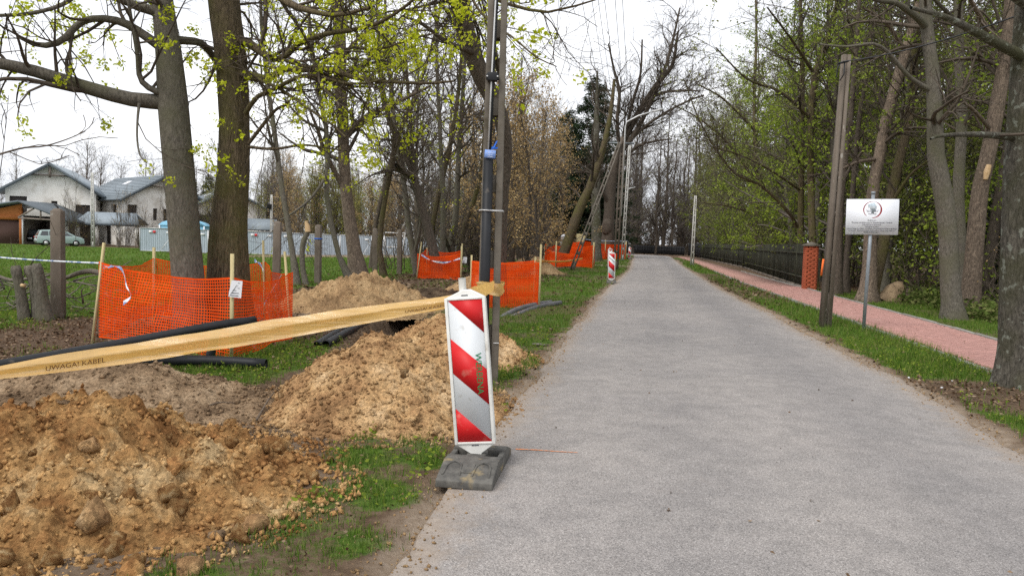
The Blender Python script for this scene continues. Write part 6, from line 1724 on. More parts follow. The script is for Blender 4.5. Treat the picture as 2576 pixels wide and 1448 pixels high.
for k_, (x, y, s_) in enumerate([(11, 112, 1.3), (14, 118, 1.4), (18, 116, 1.35), (23, 119, 1.45), (26, 112, 1.3), (7, 108, 1.25), (28, 122, 1.5), (20, 126, 1.5), (3.5, 100, 1.2)]):
    stand('bare', [11, 12, 13][k_ % 3], (x, y), rw.uniform(0, 6.28), s_, 'tall bare tree closing the view at the end of the road', 'tall bare trees at the end of the road')
for k_, (x, y) in enumerate([(25.5, 97), (27, 104), (24.8, 88), (29, 112), (31, 100)]):
    stand('leafy', [2, 4][k_ % 2], (x, y), rw.uniform(0, 6.28), 1.2, 'leafy tree beyond the fence near the bend', 'leafy trees near the bend')
# huge forked tree at the bend
st = np.array([list(P(1526, 640, 75)) + [0.74], list(P(1528, 600, 75)) + [0.60], list(P(1532, 540, 75)) + [0.55], list(P(1536, 470, 75)) + [0.5], list(P(1545, 420, 75)) + [0.45], list(P(1570, 350, 75)) + [0.36], list(P(1608, 280, 75)) + [0.3], list(P(1650, 215, 75)) + [0.24], list(P(1690, 165, 75)) + [0.18], list(P(1705, 80, 75)) + [0.1]]); st[0][2] = -0.2
lims = [[(1540, 450, 12), (1556, 380, 10), (1552, 300, 9), (1558, 230, 8), (1545, 180, 6), (1530, 110, 4)], [(1556, 390, 14), (1600, 330, 12), (1640, 250, 10), (1670, 180, 9), (1690, 110, 7), (1710, 20, 4)], [(1570, 350, 9), (1590, 260, 8), (1610, 190, 6), (1615, 100, 4)], [(1560, 380, 8), (1620, 320, 7), (1680, 280, 6), (1740, 250, 5), (1770, 240, 4)],
        [(1534, 520, 10), (1510, 470, 9), (1490, 440, 7), (1460, 430, 4)], [(1590, 310, 8), (1650, 240, 7), (1730, 228, 5), (1760, 230, 3)], [(1545, 430, 8), (1600, 370, 7), (1650, 355, 5), (1690, 350, 3)]]
lv = [dict(dens=1.7, t0=0.15, t1=1.0, ang=(0.4, 1.0), ln=(2.2, 5.0), K=6, gnarl=0.18, up=0.06, rf=0.45, rmin=0.03, S=4, from_=dict(t0=0.45, dens=2.2)), dict(dens=2.4, t0=0.15, t1=1.0, ang=(0.4, 1.0), ln=(1.0, 2.8), K=5, gnarl=0.2, up=0.05, rf=0.5, rmin=0.018, S=3), dict(dens=2.8, t0=0.15, t1=1.0, ang=(0.4, 1.0), ln=(0.6, 1.6), K=4, gnarl=0.2, up=0.04, rf=0.5, rmin=0.013, S=3, tip=True)]
ht = build_tree('old_tree', 'huge old forked tree with a burl, inside the long orange net at the bend', (st[0][0], st[0][1], 0), [st] + [trace(a, 75, 72) for a in lims], lv, ('bark_dark', 'twig'), None, seed=150, S0=20, lump=0.08, flare=(0, 2.0, 0.3))
V, F = ICO3; V = V * (1 + 0.4 * fbm(V * 1.6, 4, 5))[:, None] * np.array([0.52, 0.35, 0.8]) + P(1527, 570, 74.55); obj('burl', V, F, M['bark_dark'], ht, smooth=True)
# mossy leaning tree
st = down(np.concatenate([trace([(1412, 655, 30), (1424, 620, 27), (1445, 559, 25), (1462, 515, 23), (1481, 476, 21), (1502, 420, 18), (1520, 360, 15), (1536, 280, 11), (1545, 200, 7)], 46)]))
lv = [dict(q) for q in BARE]; lv = [dict(dens=1.8, t0=0.3, t1=1.0, ang=(0.4, 1.1), ln=(1.5, 4.0), K=6, gnarl=0.15, up=0.06, rf=0.5, rmin=0.02, S=4), dict(dens=2.2, t0=0.1, t1=1.0, ang=(0.4, 1.0), ln=(0.8, 2.0), K=4, gnarl=0.18, up=0.04, rf=0.5, rmin=0.012, S=3), dict(dens=2.6, t0=0.1, t1=1.0, ang=(0.4, 1.0), ln=(0.4, 1.2), K=3, gnarl=0.2, up=0.03, rf=0.5, rmin=0.009, S=3, tip=True)]
build_tree('mossy_tree', 'mossy trunk leaning right behind the slanting strut', (st[0][0], st[0][1], 0), [st], lv, ('bark_moss', 'twig'), None, seed=155, S0=14)
st = np.array([list(P(1500, 640, 62)) + [0.42], list(P(1499, 560, 62)) + [0.38], list(P(1498, 450, 62)) + [0.32], list(P(1500, 300, 62)) + [0.2], list(P(1502, 180, 62)) + [0.08]]); st[0][2] = -0.2
build_tree('row_tree', 'straight pinkish grey trunk between the mossy tree and the huge one', (st[0][0], st[0][1], 0), [st], lv, ('bark_lichen', 'twig'), None, seed=158, S0=12)
# spruce and budding trees left of the road
stand('spruce', 5, (8.2, 82.0), 0.3, (1.5, 1.5, 1.36), 'tall dark spruce rising behind the budding trees left of the road')
stand('spruce', 5, (5.6, 84.0), 2.1, (1.45, 1.45, 1.12), 'slightly lower dark spruce left of the tall one')
GT = 'tan budding tree left of the road behind the utility pole'
for k_, (x, y, s) in enumerate([(0.6, 30.5, 0.85), (1.6, 34, 1.0), (-0.2, 37, 1.1), (2.6, 40, 1.05), (1.2, 45, 1.2), (3.6, 49, 1.15), (0.2, 52, 1.2), (4.6, 55, 1.1), (2.4, 60, 1.2), (-1.6, 44, 1.0)]):
    stand('tan', [21, 22][k_ % 2], (x - 1.0 - 0.028 * max(0, y - 36) , y), rw.uniform(0, 6.28), s, GT, 'tan budding trees left of the road')
for k_ in range(24):
    y = rw.uniform(30, 62); x = xl(y) - rw.uniform(6.2, 10.5)
    stand('brush', [31, 32][k_ % 2], (x, y), rw.uniform(0, 6.28), rw.uniform(0.8, 1.3), 'bare shrub in the thicket left of the road', 'bare shrubs left of the road', 'shrub', 'shrub')
for k_ in range(12):
    y = rw.uniform(40, 80); x = xl(y) - rw.uniform(7, 16)
    stand('bare', [11, 12, 13][k_ % 3], (x, y), rw.uniform(0, 6.28), rw.uniform(0.6, 1.0), 'bare tree in the thicket left of the road', 'bare trees in the thicket left of the road')
# wood behind the grey hoarding
for k_ in range(95):
    y = rw.uniform(78, 112); x = rw.uniform(-36, 4) 
    kd = ['bare', 'olive', 'tan', 'olive', 'olive'][k_ % 5]
    v = {'bare': [11, 12, 13][k_ % 3], 'olive': 24, 'tan': [21, 22][k_ % 2]}[kd]
    stand(kd, v, (x, y), rw.uniform(0, 6.28), rw.uniform(0.85, 1.25) * (0.75 if kd == 'bare' else 1.0), {'bare': 'bare tree in the wood behind the grey hoarding', 'olive': 'yellow-green budding tree behind the grey hoarding', 'tan': 'tan budding tree behind the grey hoarding'}[kd],
          {'bare': 'bare trees behind the hoarding', 'olive': 'yellow-green trees behind the hoarding', 'tan': 'tan trees behind the hoarding'}[kd])
# bare crowns on the skyline behind the houses
for k_ in range(44):
    y = rw.uniform(112, 135); x = -rw.uniform(22, 95)
    stand('bare', [11, 12, 13][k_ % 3], (x, y), rw.uniform(0, 6.28), rw.uniform(0.65, 0.95), 'bare tree on the skyline behind the houses', 'bare trees behind the houses')
for x, y in ((-48, 114), (-46, 116)):
    stand('spruce', 5, (x, y), 1.0, 0.75, 'dark spruce on the skyline behind the middle house', 'spruces behind the middle house')
# weeds and saplings in front of the houses
for k_ in range(22):
    y = rw.uniform(77, 84); x = rw.uniform(-50, -28)
    stand('brush', [31, 32, 33][k_ % 3], (x, y), rw.uniform(0, 6.28), (1.0, 1.0, rw.uniform(0.9, 2.2)), 'leafless sapling in the weeds before the houses', 'saplings before the houses', 'sapling', 'shrub')
# undergrowth on the right
for k_, (x, y) in enumerate([(12.2, 18.2), (13.2, 19.5), (12.9, 16.8), (14.2, 17.6), (11.6, 16.3), (13.8, 21.5), (15.5, 19)]):
    stand('brush', [31, 32][k_ % 2], (x, y), rw.uniform(0, 6.28), rw.uniform(0.6, 0.95), 'bare undergrowth shrub among the trunks right of the sign', 'undergrowth shrubs on the right', 'shrub', 'shrub')
for k_, (x, y) in enumerate([(-1.7, 60), (-3.2, 58)]):
    t = stand('brush', 33, (x, y), k_, 1.1, 'shrub with whitish blossom by the hoarding', 'blossoming shrubs by the hoarding', 'blossoming_shrub', 'shrub')
    Vw, Fw = leaves(np.cumsum(np.abs(rw.normal(0, .1, (260, 3, 3))), 1) * [1, 1, 1] + rw.uniform([-1.2, -1, 0.2], [1.2, 1, 2.2], (260, 3))[:, None, :] * 1.0, 6, rw, 0.05, 0.15)
    obj('blossom', Vw, Fw, M['leaf_white'], t, local=True)

# ------------------------------------------------------------------ houses far left
M['render_white'] = surf('render_white', [(0.80, 0.77, 0.71), (0.90, 0.88, 0.84)], 1.2, rough=0.95, spots=(0.62, 0.58, 0.52), sscale=0.9, spos=(0.48, 0.70))
M['roof_slate'] = surf('roof_slate', [(0.195, 0.23, 0.26), (0.26, 0.30, 0.33)], 2.5, rough=0.55, stretch=(1, 1, 1), vary=0.05)
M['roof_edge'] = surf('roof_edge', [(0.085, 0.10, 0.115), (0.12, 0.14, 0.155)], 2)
M['room_shade'] = surf('room_shade', [(0.035, 0.03, 0.028), (0.07, 0.06, 0.055)], 1.5)  # shade of the unlit rooms, as a dark colour
M['beam'] = surf('beam', [(0.16, 0.13, 0.11), (0.25, 0.21, 0.18)], 4)
def wall_panel(t, o, ux, w, h, holes, m, name='wall', depth=0.28, gable=None):
    """wall in the plane o + s*ux + z, with real openings, reveals and dark sheets behind standing for room shade"""
    ux = np.array(ux, float); n = np.array([ux[1], -ux[0], 0.0])   # outward
    xs = sorted(set([0, w] + [a for q in holes for a in (q[0], q[1])])); zs = sorted(set([0, h] + [a for q in holes for a in (q[2], q[3])]))
    mb = MB()
    def pt(s, z, d=0.0): return np.array(o) + ux * s + np.array([0, 0, z]) - n * d
    for i in range(len(xs) - 1):
        for j in range(len(zs) - 1):
            cx, cz = (xs[i] + xs[i + 1]) / 2, (zs[j] + zs[j + 1]) / 2
            if any(q[0] < cx < q[1] and q[2] < cz < q[3] for q in holes): continue
            mb.add([pt(xs[i], zs[j]), pt(xs[i + 1], zs[j]), pt(xs[i + 1], zs[j + 1]), pt(xs[i], zs[j + 1])], [(0, 1, 2, 3)])
    if gable: mb.add([pt(0, h), pt(w, h), pt(w / 2, h + gable)], [(0, 1, 2)])
    mb.add([pt(0, 0, depth), pt(w, 0, depth), pt(w, h, depth), pt(0, h, depth)], [(3, 2, 1, 0)]) if False else None
    wo = obj(name, mb.V, mb.F, m, t, local=True)
    for q in holes:
        r = MB(); a, b, c, d = q[:4]
        P4 = [(a, c), (b, c), (b, d), (a, d)]
        r.add([pt(*p) for p in P4] + [pt(*p, depth) for p in P4], [(i, (i + 1) % 4, (i + 1) % 4 + 4, i + 4) for i in range(4)])
        wnd = obj('window' if c > 0.2 else 'doorway', r.V, r.F, m, t, local=True)
        r = MB(); r.add([pt(a, c, depth), pt(b, c, depth), pt(b, d, depth), pt(a, d, depth)], [(0, 1, 2, 3)])
        obj('shade_sheet', r.V, r.F, M['room_shade'] if len(q) < 5 else M[q[4]], wnd, local=True)  # flat dark sheet closing the reveal; the room's shade is in its colour
    return wo
def slab(a, b, c, d, th):
    """roof plane with thickness from its four top corners"""
    a, b, c, d = [np.array(k, float) for k in (a, b, c, d)]
    n = np.cross(b - a, d - a); n /= np.linalg.norm(n); n = n if n[2] > 0 else -n
    m = MB(); m.add([a, b, c, d, a - n * th, b - n * th, c - n * th, d - n * th], [(0, 1, 2, 3), (7, 6, 5, 4), (0, 4, 5, 1), (1, 5, 6, 2), (2, 6, 7, 3), (3, 7, 4, 0)]); return m
def house(corner, yaw, gw, ln, eave, rise, label, gh, lh, over=0.9, porch=None, skylight=True, name='house'):
    """corner nearest the camera; gable wall runs right from it, long wall runs left-back"""
    t = thing(name, (corner[0], corner[1], float(H(corner[0], corner[1]))), label, 'house')
    g = np.array([math.cos(yaw), math.sin(yaw), 0.0]); l = np.array([-math.sin(yaw), math.cos(yaw), 0.0])
    o = np.zeros(3)
    wall_panel(t, o, g, gw, eave, gh, M['render_white'], gable=rise)
    wall_panel(t, l * ln, -l, ln, eave, lh, M['render_white'])
    wall_panel(t, g * gw, l, ln, eave, [], M['render_white']); wall_panel(t, g * gw + l * ln, -g, gw, eave, [], M['render_white'], gable=rise)
    up_ = np.array([0, 0, 1.0]); k = rise / (gw / 2)
    ez = eave - over * k
    A = -g * over + up_ * ez; R0 = g * gw / 2 + up_ * (eave + rise); B_ = g * (gw + over) + up_ * ez
    f, bk = -l * over, l * (ln + over)
    up2 = up_ * 0.18
    rf = slab(A + f + up2, R0 + f + up2, R0 + bk + up2, A + bk + up2, 0.16).make('roof', M['roof_slate'], t, local=True)
    slab(B_ + f + up2, R0 + f + up2, R0 + bk + up2, B_ + bk + up2, 0.16).make('roof', M['roof_slate'], t, local=True)
    e = MB()
    for q0, q1 in ((A, R0), (B_, R0)):
        a, b = q0 + f + up2, q1 + f + up2; e.add([a - l * 0.03, b - l * 0.03, b - l * 0.03 - up_ * 0.34, a - l * 0.03 - up_ * 0.34, a + l * 0.05, b + l * 0.05, b + l * 0.05 - up_ * 0.34, a + l * 0.05 - up_ * 0.34], [(0, 1, 2, 3), (7, 6, 5, 4), (0, 4, 5, 1), (2, 6, 7, 3), (0, 3, 7, 4), (1, 5, 6, 2)])
    e.make('bargeboard', M['roof_edge'], rf, local=True)
    gt = MB(); gt.tube([A + f - g * 0.08 + up_ * 0.1, A + bk - g * 0.08 + up_ * 0.1], 0.09, 6); gt.make('gutter', M['roof_edge'], rf, local=True)
    # courses of roofing
    cs = MB()
    for i in range(1, 14):
        u = i / 14; a = A + (R0 - A) * u + f + up2; b = a - f + bk
        nn = np.cross(g * (gw / 2 + over) + up_ * (rise + over * k), l); nn /= np.linalg.norm(nn); nn = nn if nn[2] > 0 else -nn
        cs.tube([a + nn * 0.01, b + nn * 0.01], 0.03, 4)
    cs.make('roof_course', M['roof_edge'], rf, local=True)
    bm_ = MB(); bm_.box((R0 + f * 0.7 - up_ * 0.9), (0.2, 0.2, 1.2)); bm_.box(R0 + f * 0.55 - up_ * 1.25, (gw * 0.5, 0.14, 0.16), Matrix.Rotation(yaw, 3, 'Z')); bm_.make('gable_beam', M['beam'], t, local=True)
    if skylight:
        s0 = A + (R0 - A) * 0.62 + l * (ln * 0.45); s1 = A + (R0 - A) * 0.76 + l * (ln * 0.45)
        slab(s0 + up_ * 0.3, s1 + up_ * 0.3, s1 + l * 1.1 + up_ * 0.3, s0 + l * 1.1 + up_ * 0.3, 0.1).make('skylight', M['paper'], rf, local=True)
    return t
c1 = P(14, 600, 86)
h1 = house(c1, math.radians(20), 9.0, 13, 6.0, 2.9, 'left white unfinished house with slate-blue roof, at the left edge', [(0.4, 2.1, 3.2, 5.2), (4.5, 5.1, 3.0, 4.8), (6.9, 8.4, 2.7, 4.5), (1.0, 2.0, 0.05, 2.2), (5.0, 6.2, 0.05, 2.3), (7.2, 8.2, 0.05, 2.3)], [(9.5, 11, 3.2, 5.0), (11.8, 12.6, 3.0, 5.0)])
c2 = P(314, 600, 88)
h2 = house(c2, math.radians(49), 8.8, 12.5, 5.6, 2.6, 'middle white unfinished house with slate-blue roof behind the pale lattice post', [(0.3, 1.4, 3.0, 4.7), (3.2, 3.7, 3.0, 4.4), (4.4, 4.9, 3.0, 4.4), (6.4, 7.6, 2.8, 4.2), (1.5, 2.6, 0.05, 2.2)], [(0.6, 0.9, 3.1, 4.6), (5.2, 5.9, 2.8, 4.8), (8.6, 10.2, 3.0, 4.7), (2.0, 3.2, 0.05, 2.3), (6.8, 8.6, 0.05, 2.2)])
# porch roof of the middle house
def porch(cx, cy, yaw, w, d, h, rise, label):
    t = thing('porch', (cx, cy, float(H(cx, cy))), label, 'porch', rz=yaw)
    r = slab((-w / 2, -d, h), (w / 2, -d, h), (w / 2 - 0.8, 0, h + rise), (-w / 2 + 0.8, 0, h + rise), 0.14).make('roof', M['roof_slate'], t, local=True)
    e = MB(); e.box((0, -d, h - 0.14), (w, 0.1, 0.24)); e.make('fascia', M['roof_edge'], r, local=True)
    slab((-w / 2, d, h), (w / 2, d, h), (w / 2 - 0.8, 0, h + rise), (-w / 2 + 0.8, 0, h + rise), 0.14).make('roof', M['roof_slate'], t, local=True)
    for x in (-w / 2 + 0.3, -w / 6, w / 6, w / 2 - 0.3):
        c = MB(); c.box((x, -d + 0.3, h / 2), (0.35, 0.35, h - 0.05)); c.make('column', M['render_white'], t, local=True)
    return t
q = P(282, 560, 84); porch(q[0], 84, math.radians(8), 6.6, 1.6, 2.45, 1.2, 'slate-roofed porch in front of the middle house')
c3 = P(480, 600, 93)
h3 = house(c3, math.radians(35), 9.0, 8.0, 4.8, 2.3, 'right white unfinished house half hidden by the two large trunks', [(0.9, 2.2, 2.4, 3.9), (4.5, 5.5, 2.4, 3.9)], [(2, 3.4, 2.6, 4.2)])
# orange timber carport with car inside
M['wood_orange'] = surf('wood_orange', [(0.42, 0.13, 0.035), (0.55, 0.19, 0.055)], 3, stretch=(1, 1, 6), rough=0.6)
M['door_brown'] = surf('door_brown', [(0.075, 0.042, 0.035), (0.105, 0.06, 0.05)], 3, stretch=(1, 1, 8))
q = P(10, 604, 80); ct = thing('carport', (q[0], 80, float(H(q[0], 80))), 'orange timber garage with brown door and open carport, at the left edge', 'carport', rz=math.radians(4))
c = MB(); c.box((0.0, 0.2, 1.25), (3.2, 0.2, 2.5)); c.make('garage_door', M['door_brown'], ct, local=True)
c = MB()
c.box((1.75, 0, 1.9), (0.28, 0.32, 3.8)); c.box((-0.2, 0, 2.75), (3.9, 0.28, 0.5)); c.add([(-2.2, -0.1, 3.0), (1.9, -0.1, 3.0), (1.9, -0.1, 4.2), (-0.2, -0.1, 3.65)], [(0, 1, 2, 3)]); c.make('timber_front', M['wood_orange'], ct, local=True)
c = MB(); c.box((1.93, -0.02, 1.55), (0.09, 0.3, 3.1)); c.make('corner_trim', M['paper'], ct, local=True)
c = MB(); c.box((6.2, 0.1, 1.3), (0.35, 0.35, 2.6)); c.make('column', M['render_white'], ct, local=True)
c = MB(); c.box((4.0, 5.0, 1.5), (5.0, 0.2, 3.0)); c.box((1.6, 2.5, 1.5), (0.2, 5.0, 3.0)); c.make('back_wall', M['beam'], ct, local=True)
slab((-7, -1.2, 2.9), (2.1, -1.2, 4.5), (2.1, 6, 4.5), (-7, 6, 2.9), 0.16).make('roof', M['roof_slate'], ct, local=True)
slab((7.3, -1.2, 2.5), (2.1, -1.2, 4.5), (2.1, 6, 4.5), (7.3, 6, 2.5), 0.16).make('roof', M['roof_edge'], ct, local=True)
c = MB(); c.tube([(2.0, -1.0, 2.75), (3.6, -1.0, 3.75)], 0.09, 5); c.tube([(2.0, -1.0, 2.7), (6.5, -1.0, 2.55)], 0.09, 5); c.tube([(4.2, -1.0, 2.65), (4.2, -1.0, 3.6)], 0.09, 5); c.make('truss', M['beam'], ct, local=True)

# ------------------------------------------------------------------ cars
M['glass'] = surf('glass', [(0.03, 0.035, 0.04), (0.05, 0.055, 0.06)], 2, rough=0.08, spec=0.8)
def car(loc, yaw, label, paint, lamp=True):
    t = thing('parked_car', loc, label, 'car', 'cars by the houses', rz=yaw)   # forward +x
    w = 0.86
    side = [(-2.05, 0.28), (-2.1, 0.55), (-2.06, 0.95), (-1.95, 1.02), (1.25, 1.02), (1.80, 0.90), (2.02, 0.72), (2.08, 0.4), (2.03, 0.26)]
    b = MB(); b.prism(side, -w, w, 'y'); bo = b.make('body', paint, t, local=True, bevel=0.06)
    g = MB()
    lo = [(-1.98, 0.98), (1.05, 0.97)]; hi = [(-1.62, 1.52), (-0.9, 1.58), (0.1, 1.55)]
    V = [(-2.0, -w * .97, 0.99), (1.38, -w * .97, 0.99), (0.35, -w * .74, 1.55), (-0.8, -w * .76, 1.61), (-1.75, -w * .74, 1.54)]
    V = V + [(x, -y, z) for x, y, z in V]
    g.add(V, [(0, 1, 2, 3, 4), (9, 8, 7, 6, 5), (0, 4, 9, 5), (4, 3, 8, 9), (3, 2, 7, 8), (2, 1, 6, 7), (0, 5, 6, 1)])
    ro = g.make('cabin', paint, t, local=True, bevel=0.04)
    def pane(pts, name='window'):
        p = MB(); p.add(pts, [tuple(range(len(pts)))]); p.make(name, M['glass'], ro, local=True)
    e = 0.012
    pane([(-1.99 - e, -0.68, 1.03), (-1.99 - e, 0.68, 1.03), (-1.775 - e, 0.56, 1.47), (-1.775 - e, -0.56, 1.47)], 'rear_window')
    pane([(1.31 + e, -0.7, 1.04), (1.31 + e, 0.7, 1.04), (0.44 + e, 0.56, 1.51), (0.44 + e, -0.56, 1.51)], 'windscreen')
    for s in (-1, 1):
        for x0, x1, x2, x3 in ((-1.8, -1.1, -1.1, -1.62), (-1.02, -0.2, -0.2, -1.02), (-0.12, 1.05, 0.26, -0.12)):
            pane([(x0, s * (w * .955 + e), 1.03), (x1, s * (w * .955 + e), 1.03), (x2, s * (w * .775 + e), 1.47), (x3, s * (w * .775 + e), 1.47)])
    for x in (-1.3, 1.3):
        for s in (-1, 1):
            wh = MB(); wh.tube([(x, s * 0.70, 0.31), (x, s * 0.885, 0.31)], 0.31, 18); wo = wh.make('wheel', M['dark'], t, local=True)
            wh = MB(); wh.tube([(x, s * 0.88, 0.31), (x, s * 0.90, 0.31)], 0.18, 14); wh.make('rim', M['metal_light'], wo, local=True)
    M.setdefault('lamp_red', surf('lamp_red', [(0.30, 0.01, 0.012), (0.36, 0.015, 0.016)], 3, rough=0.2))
    for s in (-1, 1):
        l_ = MB(); l_.box((-2.07, s * 0.70, 0.84), (0.08, 0.24, 0.2)); l_.make('tail_lamp', M['lamp_red'], t, local=True)
        l_ = MB(); l_.box((1.93, s * 0.62, 0.70), (0.2, 0.32, 0.14)); l_.make('headlight', M['paper'], t, local=True)
    l_ = MB(); l_.box((-2.105, 0, 0.62), (0.03, 0.52, 0.12)); l_.make('number_plate', M['paper'], t, local=True)
    l_ = MB(); l_.box((-2.07, 0, 0.45), (0.1, 1.62, 0.14)); l_.make('bumper', M['pipe_grey'] if lamp else M['dark'], t, local=True)
    return t
M['paint_mint'] = surf('paint_mint', [(0.30, 0.39, 0.38), (0.36, 0.45, 0.44)], 1, rough=0.25, spec=0.6)
M['paint_black'] = surf('paint_black', [(0.012, 0.012, 0.013), (0.018, 0.018, 0.019)], 1, rough=0.2, spec=0.6)
q = P(150, 611, 77); car((q[0], 77, float(H(q[0], 77))), math.radians(40), 'pale green hatchback parked behind the nearest concrete fence post', M['paint_mint'])
q = P(97, 600, 82); car((q[0] - 0.2, 83.2, float(H(q[0], 82))), math.radians(85), 'black car parked inside the open carport', M['paint_black'], False)

# ------------------------------------------------------------------ grey hoarding with stickers
M['sheet_grey'] = surf('sheet_grey', [(0.33, 0.385, 0.435), (0.40, 0.45, 0.50)], 1.2, stretch=(1, 1, 0.3), rough=0.5, vary=0.10, spots=(0.29, 0.33, 0.37), sscale=3, spos=(0.55, 0.75))
M['sticker_red'] = surf('sticker_red', [(0.6, 0.05, 0.05), (0.66, 0.07, 0.07)], 4)
M['sticker_white'] = surf('sticker_white', [(0.74, 0.74, 0.74), (0.8, 0.8, 0.8)], 4)
fa, fb_ = P(351, 633, 67.0), P(1245, 652, 72.0)
fa[2] = float(H(fa[0], fa[1])); fb_[2] = float(H(fb_[0], fb_[1]))
d_ = (fb_ - fa); d_[2] = 0; Lh = np.linalg.norm(d_); ya = math.atan2(d_[1], d_[0]); nP = 11
hd = thing('site_hoarding', (fa[0], fa[1], -0.52), 'long grey sheet-metal site hoarding across the field', 'hoarding', rz=ya)
pw = Lh / nP; Hh = 2.05
rib = []
nr = 36
for k in range(nr + 1):
    rib.append((-pw / 2 + 0.04 + (pw - 0.08) * k / nr, 0.018 if k % 2 else -0.018))
pan = MB()
for k in range(nr):
    a, b = rib[k], rib[k + 1]; pan.add([(a[0], a[1], 0.06), (b[0], b[1], 0.06), (b[0], b[1], Hh), (a[0], a[1], Hh)], [(0, 1, 2, 3)])
pme = frm = None
for i in range(nP):
    x = (i + 0.5) * pw
    if pme is None:
        o = pan.make('sheet_panel', M['sheet_grey'], hd, local=True); pme = o.data
        f_ = MB()
        for zz in (0.06, Hh): f_.box((0, -0.03, zz), (pw - 0.03, 0.05, 0.05))
        for s in (-1, 1): f_.box((s * (pw / 2 - 0.03), -0.03, Hh / 2 + 0.03), (0.045, 0.05, Hh))
        o2 = f_.make('panel_frame', M['metal_light'], hd, local=True); frm = o2.data
    else:
        o = bpy.data.objects.new('sheet_panel', pme); COL.objects.link(o); o.parent = hd; ORG[o] = ORG[hd]
        o2 = bpy.data.objects.new('panel_frame', frm); COL.objects.link(o2); o2.parent = hd; ORG[o2] = ORG[hd]
    dz = rg.normal(0, 0.03) - 0.012 * i
    ry_ = rg.normal(0, 0.004)
    for oo in (o, o2): oo.location = (x, rg.normal(0, 0.02) if oo is o else 0, dz); oo.rotation_euler = (0, ry_, 0)
    if i in (0, 1, 2, 3, 4, 6, 8, 9):
        s_ = MB(); s_.box((x - pw * 0.18, -0.075, Hh - 0.32 + dz), (0.26, 0.012, 0.2)); s_.make('sticker', M['sticker_white'], hd, local=True)
        s_ = MB(); s_.box((x - pw * 0.07, -0.075, Hh - 0.32 + dz), (0.24, 0.012, 0.2)); s_.make('sticker', M['sticker_red'], hd, local=True)
        s_ = MB(); s_.box((x + pw * 0.34, -0.075, Hh - 0.36 + dz), (0.34, 0.012, 0.14)); s_.make('sticker', M['sticker_white'], hd, local=True)
    s_ = MB(); s_.box((x + pw / 2, -0.25, dz - 0.02), (0.9, 0.5, 0.14)); s_.make('foot_block', M['concrete'], hd, local=True, bevel=0.02)
    if i % 2 == 0:
        s_ = MB(); s_.tube([(x + pw / 2 - 0.05, -0.05, 1.6 + dz), (x + pw / 2 - 0.9, -1.1, 0.05 + dz)], 0.025, 6); s_.make('brace', M['metal_light'], hd, local=True)
# blue site wagon
M['wagon_blue'] = surf('wagon_blue', [(0.17, 0.40, 0.56), (0.22, 0.46, 0.62)], 2, rough=0.5)
q = P(466, 600, 73); wg = thing('site_wagon', (q[0], 73, -0.55), 'light blue site wagon with a rounded roof behind the hoarding', 'wagon', rz=math.radians(8))
c = MB(); c.box((0, 0, 1.45), (4.0, 2.2, 1.9)); c.make('body', M['wagon_blue'], wg, local=True, bevel=0.06)
rp_ = [(-2.1 + 0.0, 2.38)] + [(-2.08 + 4.16 * k / 14, 2.42 + 0.58 * math.sin(math.pi * k / 14) ** 0.55) for k in range(15)] + [(2.1, 2.38)]
c = MB(); c.prism(rp_, -1.15, 1.15, 'y'); c.make('roof', M['wagon_blue'], wg, local=True)
for s in (-1, 1):
    c = MB(); c.box((s * 1.98, -1.12, 1.45), (0.1, 0.08, 1.9)); c.make('corner_trim', M['paper'], wg, local=True)
    c = MB(); c.tube([(s * 1.2, -1.2, 0.35), (s * 1.2, 1.2, 0.35)], 0.36, 14); c.make('wheel', M['dark'], wg, local=True)
# goal frame, small pavilion roof, lamp posts, in the field
q = P(965, 628, 64); gl = thing('goal_frame', (q[0], 64, float(H(q[0], 64))), 'white tubular goal frame in front of the hoarding', 'goal')
c = MB(); c.tube([(0, 0, 1.98), (1.75, 0, 1.98), (1.5, 0, 0.0)], 0.045, 8); c.tube([(0.02, 0, 0), (0, 0, 1.98)], 0.045, 8); c.tube([(0.05, 0.8, 0.8), (1.55, 0.8, 0.8)], 0.03, 6); c.make('frame', M['sticker_white'], gl, local=True)
c = MB(); c.tube([(0, 0, 1.98), (0.05, 0.8, 0.8), (0.05, 1.2, 0)], 0.03, 6); c.tube([(1.75, 0, 1.98), (1.55, 0.8, 0.8), (1.5, 1.2, 0)], 0.03, 6); c.make('stay', M['sticker_white'], gl, local=True)
q = P(668, 600, 86); pvn = thing('pavilion', (q[0], 86, -0.55), 'small open pavilion with slate roof behind the hoarding', 'pavilion')
slab((-2.4, -1.5, 2.3), (2.0, -1.5, 2.3), (1.2, 0, 3.5), (-2.0, 0, 3.5), 0.12).make('roof', M['roof_slate'], pvn, local=True)
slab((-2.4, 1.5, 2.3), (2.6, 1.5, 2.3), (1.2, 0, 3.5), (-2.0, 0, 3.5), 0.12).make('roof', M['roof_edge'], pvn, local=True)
c = MB(); c.add([(2.0, -1.5, 2.3), (2.6, 1.5, 2.3), (1.2, 0, 3.48)], [(0, 1, 2)]); c.make('gable_end', M['beam'], pvn, local=True)
for x in (-2.1, 0, 2.1):
    c = MB(); c.box((x, -1.2, 1.15), (0.2, 0.2, 2.3)); c.make('column', M['beam'], pvn, local=True)
b_ = P(234, 608, 78); b_[2] = float(H(b_[0], 78)); lattice_pole('lattice_post', b_, P(232, 434, 78), 'white lattice post standing in front of the middle house', 0.36, 0.24, 0.2, M['concrete_pale'])
b_ = P(682, 612, 70); b_[2] = -0.55; fl = lattice_pole('floodlight_post', b_, P(683, 490, 70), 'white lattice post with a small floodlight, behind the hoarding', 0.22, 0.16, 0.16, M['concrete_pale'])
